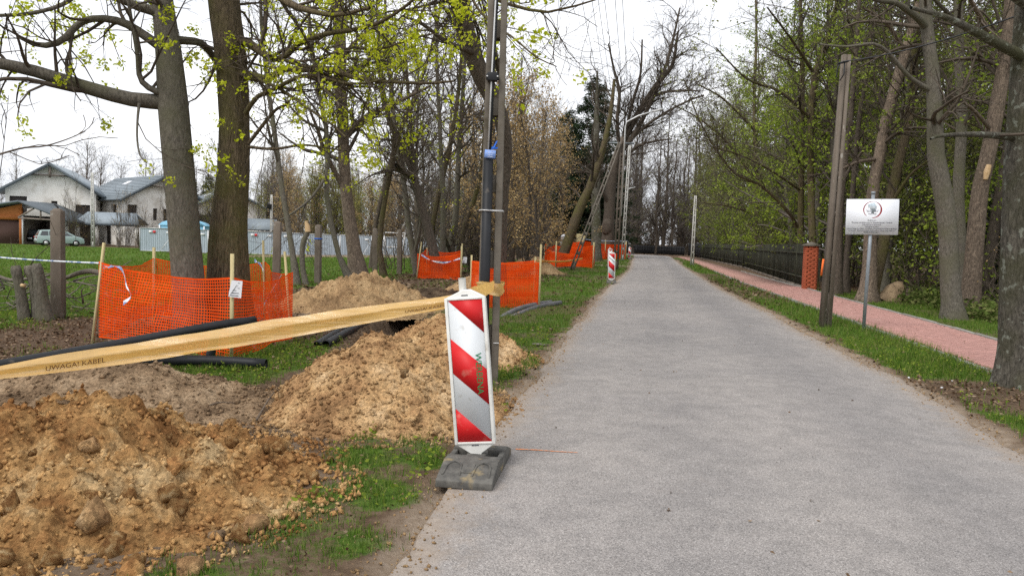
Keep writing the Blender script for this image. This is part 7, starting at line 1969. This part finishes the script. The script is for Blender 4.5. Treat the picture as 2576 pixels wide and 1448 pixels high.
q = P(677, 519, 69.8) - b_; c = MB(); c.box(q, (0.42, 0.2, 0.46), Matrix.Rotation(0.3, 3, 'X') @ Matrix.Rotation(0.25, 3, 'Y')); c.make('floodlight', M['dark'], fl, local=True, bevel=0.02)
# small notice by the mossy tree, plank fence scraps behind the far nets
q = P(1415, 603, 58); nb = thing('notice_board', (q[0], 58, 0), 'small white notice board left of the mossy leaning tree', 'sign')
c = MB(); c.box((0, 0, q[2]), (0.62, 0.04, 0.82)); bb_ = c.make('board', M['paper'], nb, local=True)
c = MB(); c.box((0.0, -0.025, q[2] + 0.05), (0.4, 0.01, 0.4)); c.make('picture', M['film_blue'], bb_, local=True)
c = MB(); c.box((-0.2, 0.04, q[2] / 2), (0.06, 0.05, q[2] + 0.3)); c.make('post', M['metal_grey'], nb, local=True)
for k_, (x0, x1, yy, lab) in enumerate(((1448, 1470, 78, 'pale plank screen behind the mossy leaning tree'), (1490, 1512, 84, 'pale plank screen left of the huge tree'))):
    a, b = P(x0, 640, yy), P(x1, 640, yy); t = thing('plank_screen', ((a[0] + b[0]) / 2, yy, float(H(a[0], yy))), lab, 'fence')
    n_ = 8; w_ = (b[0] - a[0]) / n_
    for j in range(n_):
        c = MB(); c.box((-(b[0] - a[0]) / 2 + (j + .5) * w_, 0, 1.15), (w_ - 0.015, 0.03, 2.3 + 0.03 * (j % 3))); c.make('plank', M['stake'], t, local=True)

# ------------------------------------------------------------------ cut stems and brush pile at the left edge
def cut_stem(t, tr_, Y, seed, m='bark_grey'):
    st = down(trace(tr_, Y)); q = resample(st, 12)
    V, F = tubes(q[None, :, :3], q[None, :, 3], 14, bark_lump(seed, 0.10)); F = [tuple(f) for f in F] + [tuple(range(len(V) - 14, len(V)))]
    return obj('stem', V, F, M[m], t, smooth=True)
q = G(90, 805); cs_ = thing('cut_stump', (q[0], q[1], 0), 'clump of three sawn-off stems beside the nearest fence post', 'stump')
cut_stem(cs_, [(62, 800, 30), (55, 750, 26), (45, 700, 23), (40, 674, 26), (39, 668, 20)], 12.0, 3)
cut_stem(cs_, [(92, 800, 26), (86, 750, 17), (79, 700, 17), (72, 676, 24), (71, 668, 18)], 12.1, 4)
cut_stem(cs_, [(114, 800, 44), (106, 760, 36), (100, 710, 30), (93, 672, 27), (92, 662, 20)], 12.05, 5)
c = MB(); c.tube([P(54, 717, 11.9), P(62, 719, 11.88)], 0.028, 8); c.make('knot', M['wood_cut'], cs_)
q = P(150, 735, 13.6)
bp_ = thing('brush_pile', (q[0], 13.6, 0), 'pile of cut branches behind the nearest fence post', 'branch pile')
rb_ = np.random.default_rng(5)
c = MB()
for k in range(60):
    x0 = rb_.uniform(-10, 300); y0 = rb_.uniform(700, 775); dx = rb_.uniform(15, 120) * rb_.choice([-1, 1]); Yb = rb_.uniform(12.6, 14.4)
    a = P(x0, y0, Yb); b = P(x0 + dx, y0 + rb_.normal(0, 38), Yb + rb_.uniform(-0.4, 0.4)); mid = (a + b) / 2 + rb_.normal(0, 0.06, 3)
    for p_ in (a, b, mid): p_[2] = max(p_[2], 0.03)
    c.tube(catmull([a, mid, b], 6), np.linspace(rb_.uniform(0.007, 0.022), 0.004, 6), 5)
c.make('twigs', M['wood_grey'], bp_, smooth=True); tag(bp_.children[0], kind='stuff')
def bough(px, Y, r0, m='bark_grey', label='x'):
    st = np.array([P(a, b, Y) for a, b in px]); q = catmull(st, 16)
    V, F = tubes(q[None], np.linspace(r0, r0 * 0.4, 16)[None], 8, bark_lump(4, 0.06)); 
    Pc, Rc = shoots(q[None], np.linspace(r0, r0 * 0.4, 16)[None], 4.0, 0.1, 1.0, (0.5, 1.1), (0.3, 0.9), 5, 0.2, 0.02, 0.5, 0.005, rb_)
    parts = [(V, F), tubes(Pc, Rc, 4)]; Pd, Rd = shoots(Pc, Rc, 4.0, 0.2, 1.0, (0.5, 1.1), (0.15, 0.4), 4, 0.2, 0.0, 0.6, 0.003, rb_); parts.append(tubes(Pd, Rd, 3))
    V, F = cat(parts); return V, F
V, F = bough([(262, 690), (230, 682), (200, 686), (170, 697), (130, 706), (95, 690)], 12.8, 0.05)
obj('bough', V, F, M['wood_grey'], bp_, smooth=True)
V, F = bough([(0, 700), (-20, 690), (30, 705), (60, 702), (110, 695), (130, 690)], 13.2, 0.04); obj('bough', V, F, M['wood_grey'], bp_, smooth=True)
# saplings and twigs sticking up at the left edge
V, F = bough([(40, 745), (62, 690), (85, 655), (110, 630), (135, 610)], 12.6, 0.012)
o = obj('sapling', V, F, M['twig'], None, org=P(40, 745, 12.6)); tag(o, 'thin bare sapling left of the nearest fence post', 'sapling')
V, F = bough([(-40, 400), (10, 385), (60, 372), (110, 368), (170, 350), (215, 330)], 7.0, 0.010)
T1b = [o for o in bpy.data.objects if o.get('label', '').startswith('smooth grey trunk')][0]
obj('hanging_twig', V, F, M['twig'], T1b)
V, F = bough([(-30, 620), (-10, 500), (5, 400), (14, 320), (22, 240)], 7.5, 0.006); o = obj('sapling', V, F, M['twig'], None, org=P(-30, 900, 7.5)); tag(o, 'very thin bare sapling rising at the left edge of the picture', 'sapling')
# stump on the right
q = G(2250, 757); sm = thing('tree_stump', (q[0], q[1], 0), 'pale rotten tree stump on the grass behind the sign', 'stump')
st = np.array([list(q - [0.15, 0, 0.1]) + [0.42], list(q + [-0.02, 0, 0.18]) + [0.30], list(q + [0.05, 0, 0.42]) + [0.27], list(q + [0.03, 0, 0.56]) + [0.18], list(q + [0.0, 0, 0.60]) + [0.03]])
V, F = tubes(st[None, :, :3], st[None, :, 3], 18, bark_lump(6, 0.22)); M['stump'] = surf('stump', [(0.16, 0.11, 0.07), (0.38, 0.28, 0.17)], 7, rough=0.95, bump=0.8, bscale=18, bdist=0.03); obj('stump_wood', V, F, M['stump'], sm, smooth=True)
st = np.array([list(q + [0.2, 0.1, -0.05]) + [0.3], list(q + [0.5, 0.1, 0.14]) + [0.2], list(q + [0.85, 0.1, 0.02]) + [0.1]])
V, F = tubes(st[None, :, :3], st[None, :, 3], 12, bark_lump(7, 0.3)); obj('root_mass', V, F, M['bark_brown'], sm, smooth=True)
c = MB()
for k in range(14): 
    a = q + [rb_.uniform(0, 0.9), rb_.uniform(-0.2, 0.3), 0.05]; c.tube([a, a + [rb_.normal(0, .2), 0, rb_.uniform(0.2, 0.7)], a + [rb_.normal(0, .3), 0, rb_.uniform(0.5, 1.3)]], [0.008, 0.006, 0.003], 4)
c.make('shoots', M['twig'], sm)
# scrap lying in the grass right of the heap, litter of paper
q = G(1355, 870); V, F = clod_shape(44, ICO2, 0.3); o = obj('concrete_scrap', V * np.array([0.16, 0.09, 0.05]), F, M['concrete'], None, local=True, org=q + [0, 0, 0.01]); tag(o, 'grey concrete scrap in the grass right of the soil heap', 'rubble')
for k_, (px, py) in enumerate([(2392, 968), (2285, 960), (2368, 986), (2474, 990)]):
    q = G(px, py); V, F = clod_shape(50 + k_, ICO1, 0.3); o = obj('paper_scrap', V * np.array([0.024, 0.018, 0.010]), F, M['paper'], None, local=True, org=q + [0, 0, 0.05]); tag(o, 'small crumpled white paper scrap in the right verge', 'litter', 'paper scraps in the right verge')

# ------------------------------------------------------------------ grass blades and dead leaves
rgg = np.random.default_rng(99)
def scatter(Y0, Y1, dens, xmin=-0.72, xmax=0.70):
    A = 0.5 * (xmax - xmin) * (Y1**2 - Y0**2)
    n = int(A * dens)
    y = np.sqrt(rgg.uniform(Y0**2, Y1**2, n)); x = y * rgg.uniform(xmin, xmax, n)
    return x, y
def blades(x, y, h, w, two=True):
    n = len(x); z = H(x, y) + relief(x, y)
    a = rgg.uniform(0, 2 * math.pi, n); ux, uy = np.cos(a), np.sin(a)
    hh = h * rgg.uniform(0.45, 1.3, n); ww = w * rgg.uniform(0.6, 1.3, n) / 2
    b = rgg.uniform(0, 2 * math.pi, n); ln_ = hh * rgg.uniform(0.1, 0.8, n)
    bx_, by_ = np.cos(b) * ln_, np.sin(b) * ln_
    p0 = np.stack([x - ux * ww, y - uy * ww, z - 0.005], -1); p1 = np.stack([x + ux * ww, y + uy * ww, z - 0.005], -1)
    if two:
        m0 = np.stack([x - ux * ww * .8 + bx_ * .35, y - uy * ww * .8 + by_ * .35, z + hh * .6], -1); m1 = np.stack([x + ux * ww * .8 + bx_ * .35, y + uy * ww * .8 + by_ * .35, z + hh * .6], -1)
        tp = np.stack([x + bx_, y + by_, z + hh * (1 - 0.25 * (ln_ / hh))], -1)
        V = np.stack([p0, p1, m1, m0, tp], 1).reshape(-1, 3); k = np.arange(n)[:, None] * 5
        F = np.concatenate([k + [0, 1, 2], k + [0, 2, 3], k + [3, 2, 4]])
    else:
        tp = np.stack([x + bx_, y + by_, z + hh], -1); V = np.stack([p0, p1, tp], 1).reshape(-1, 3); F = np.arange(n * 3).reshape(n, 3)
    return V, F
parts = []
for Y0, Y1, dn, h, w, two in ((2.4, 4.5, 5200, 0.05, 0.0045, True), (4.5, 7, 3600, 0.055, 0.005, True), (7, 11, 1900, 0.065, 0.007, True), (11, 17, 800, 0.08, 0.010, False), (17, 28, 320, 0.09, 0.016, False), (28, 48, 80, 0.10, 0.03, False), (48, 75, 22, 0.13, 0.05, False)):
    x, y = scatter(Y0, Y1, dn)
    g = grassd(x, y)
    cl_ = 0.45 + 0.9 * sstep(-0.25, 0.3, fb2(x, y, 9, 2, 61))
    k = rgg.uniform(0, 1, len(x)) < np.clip(g, 0, 1) ** 1.25 * cl_
    x, y = x[k], y[k]
    hv = h * (0.75 + 0.6 * sstep(-0.3, 0.4, fb2(x, y, 1.7, 2, 62))) * np.where((x > xr(y)) & (x < swl(y)), 1.45, 1.0)
    V, F = blades(x, y, hv, w, two)
    parts.append((V, F))
V, F = cat(parts)
tag(obj('grass', V, F, M['grass'], None), 'short green grass growing on the verges and the field', 'grass', kind='stuff')
# broad-leaved weeds low in the grass near the heaps
x, y = scatter(4.0, 13, 60); g = grassd(x, y); k = (rgg.uniform(0, 1, len(x)) < g * 0.8); x, y = x[k], y[k]
c_ = np.stack([x, y, H(x, y) + relief(x, y) + 0.03], -1)
V, F = leaves(np.repeat(c_[:, None, :], 3, 1), 7, rgg, 0.017, 0.03, 1, 0, 0.6)
tag(obj('weeds', V, F, M['leaf_green'], None), 'low broad-leaved weeds in the grass', 'weeds', kind='stuff')
parts = []
for Y0, Y1, dn, s in ((2.5, 7, 420, 0.011), (7, 12, 150, 0.022), (12, 20, 70, 0.032), (20, 34, 22, 0.05)):
    x, y = scatter(Y0, Y1, dn); sL = xl(y) - x; sR = x - xr(y)
    w_ = np.clip(sstep(1.8, 3.4, sL + fb2(x, y, 1, 3, 70)) * (1 - sstep(8.2, 9.4, sL)) + sstep(1.2, 3, x - swr(y)) + 0.18 * (sL > 0.05) + 0.2 * ((sR > 0.05) & (x < swl(y))) + 0.9 * (np.hypot(x - 5.2, y - 8.0) < 1.0) * (sR > 0) + 0.8 * (y > 20) * (sR > 0.1) * (x < swl(y)), 0, 1) * (heapmask(x, y) > 1.1)
    w_ = w_ * ((sL > 0) | (sR > 0)) * ((x < swl(y)) | (x > swr(y)))
    k = rgg.uniform(0, 1, len(x)) < w_
    x, y = x[k], y[k]; c_ = np.stack([x, y, H(x, y) + relief(x, y) + 0.012], -1)
    V, F = leaves(np.repeat(c_[:, None, :], 2, 1), 2.2, rgg, s, 0.02, 1, 0, 0.8); parts.append((V, F))
V, F = cat(parts); tag(obj('dead_leaves', V, F, M['litter'], None), 'brown dead leaves littering the ground under the trees', 'leaf litter', kind='stuff')
# ground cover of ivy and nettles under the right-hand trunks
x, y = scatter(14, 27, 90, 0.5, 0.72); k = (x - swr(y) > 1.6 + 0.8 * fb2(x, y, 0.7, 2, 75)) & (rgg.uniform(0, 1, len(x)) < 0.8); x, y = x[k], y[k]
c_ = np.stack([x, y, rgg.uniform(0.02, 0.3, len(x))], -1); V, F = leaves(np.repeat(c_[:, None, :], 2, 1), 5, rgg, 0.06, 0.10, 1, 0, 0.5)
tag(obj('ground_cover', V, F, M['ivy'], None), 'dark ivy and nettles under the trunks on the right', 'ground cover', kind='stuff')
# sticks lying in the trench
c = MB()
for a, b in (((500, 1048), (590, 1040)), ((645, 1075), (690, 1010)), ((410, 985), (480, 1010)), ((330, 1075), (400, 1050))):
    p0, p1 = G(*a), G(*b); p0[2] = 0.06; p1[2] = 0.09; c = MB(); c.tube(catmull([p0, (p0 + p1) / 2 + [0.01, 0, 0.03], p1], 8), np.linspace(0.010, 0.004, 8) * (1 + 0.2 * np.sin(np.arange(8) * 2.1)), 5)
    tag(c.make('stick', M['bark_brown'], None, org=p0, smooth=True), 'short root or stick lying by the trench between the heaps', 'stick', 'sticks by the trench')
# loose grit washed out along the road edges
parts = []
n_ = 5200
y = 2.6 + 20 * rgg.uniform(0, 1, n_) ** 1.6; left = rgg.uniform(0, 1, n_) < 0.55
off = np.abs(rgg.normal(0, 0.16, n_)) * rgg.choice([-0.6, 1.0], n_)
x = np.where(left, xl(y) - off, xr(y) + off)
sz = 0.003 + 0.010 * rgg.uniform(0, 1, n_) ** 3
bV, bF = OCTA
R_, _q = np.linalg.qr(rgg.normal(size=(n_, 3, 3)))
uq = np.clip((x - xl(y)) / (xr(y) - xl(y)), 0, 1)
zz = np.where((uq > 0) & (uq < 1), 0.012 + 0.035 * (1 - (2 * uq - 1) ** 2), relief(x, y))
V = np.einsum('nij,nvj->nvi', R_, bV[None] * rgg.uniform(0.6, 1.3, (n_, 1, 3))) * sz[:, None, None] + np.stack([x, y, zz + sz * 0.3], -1)[:, None, :]
tag(obj('grit', V.reshape(-1, 3), (bF[None] + (np.arange(n_) * 6)[:, None, None]).reshape(-1, 3), M['soil_far'], None), 'loose grit and crumbs along the road edges', 'grit', kind='stuff')
# a few blown leaves and bits on the road and the pavement
n_ = 260
y = 3.2 + 26 * rgg.uniform(0, 1, n_) ** 1.3
x = np.where(rgg.uniform(0, 1, n_) < 0.55, xl(y) + (xr(y) - xl(y)) * rgg.uniform(0.0, 1.0, n_) , swl(y) + (swr(y) - swl(y)) * rgg.uniform(0.03, 0.97, n_))
uq = (x - xl(y)) / (xr(y) - xl(y)); zz = np.where(uq < 1, 0.016 + 0.035 * (1 - (2 * uq - 1) ** 2), 0.053)
V, F = leaves(np.repeat(np.stack([x, y, zz], -1)[:, None, :], 2, 1), 1.0, rgg, 0.013, 0.004, 1, 0, 0.95)
tag(obj('blown_leaves', V, F, M['litter'], None), 'a few brown leaves blown onto the road and the pavement', 'leaf litter', kind='stuff')
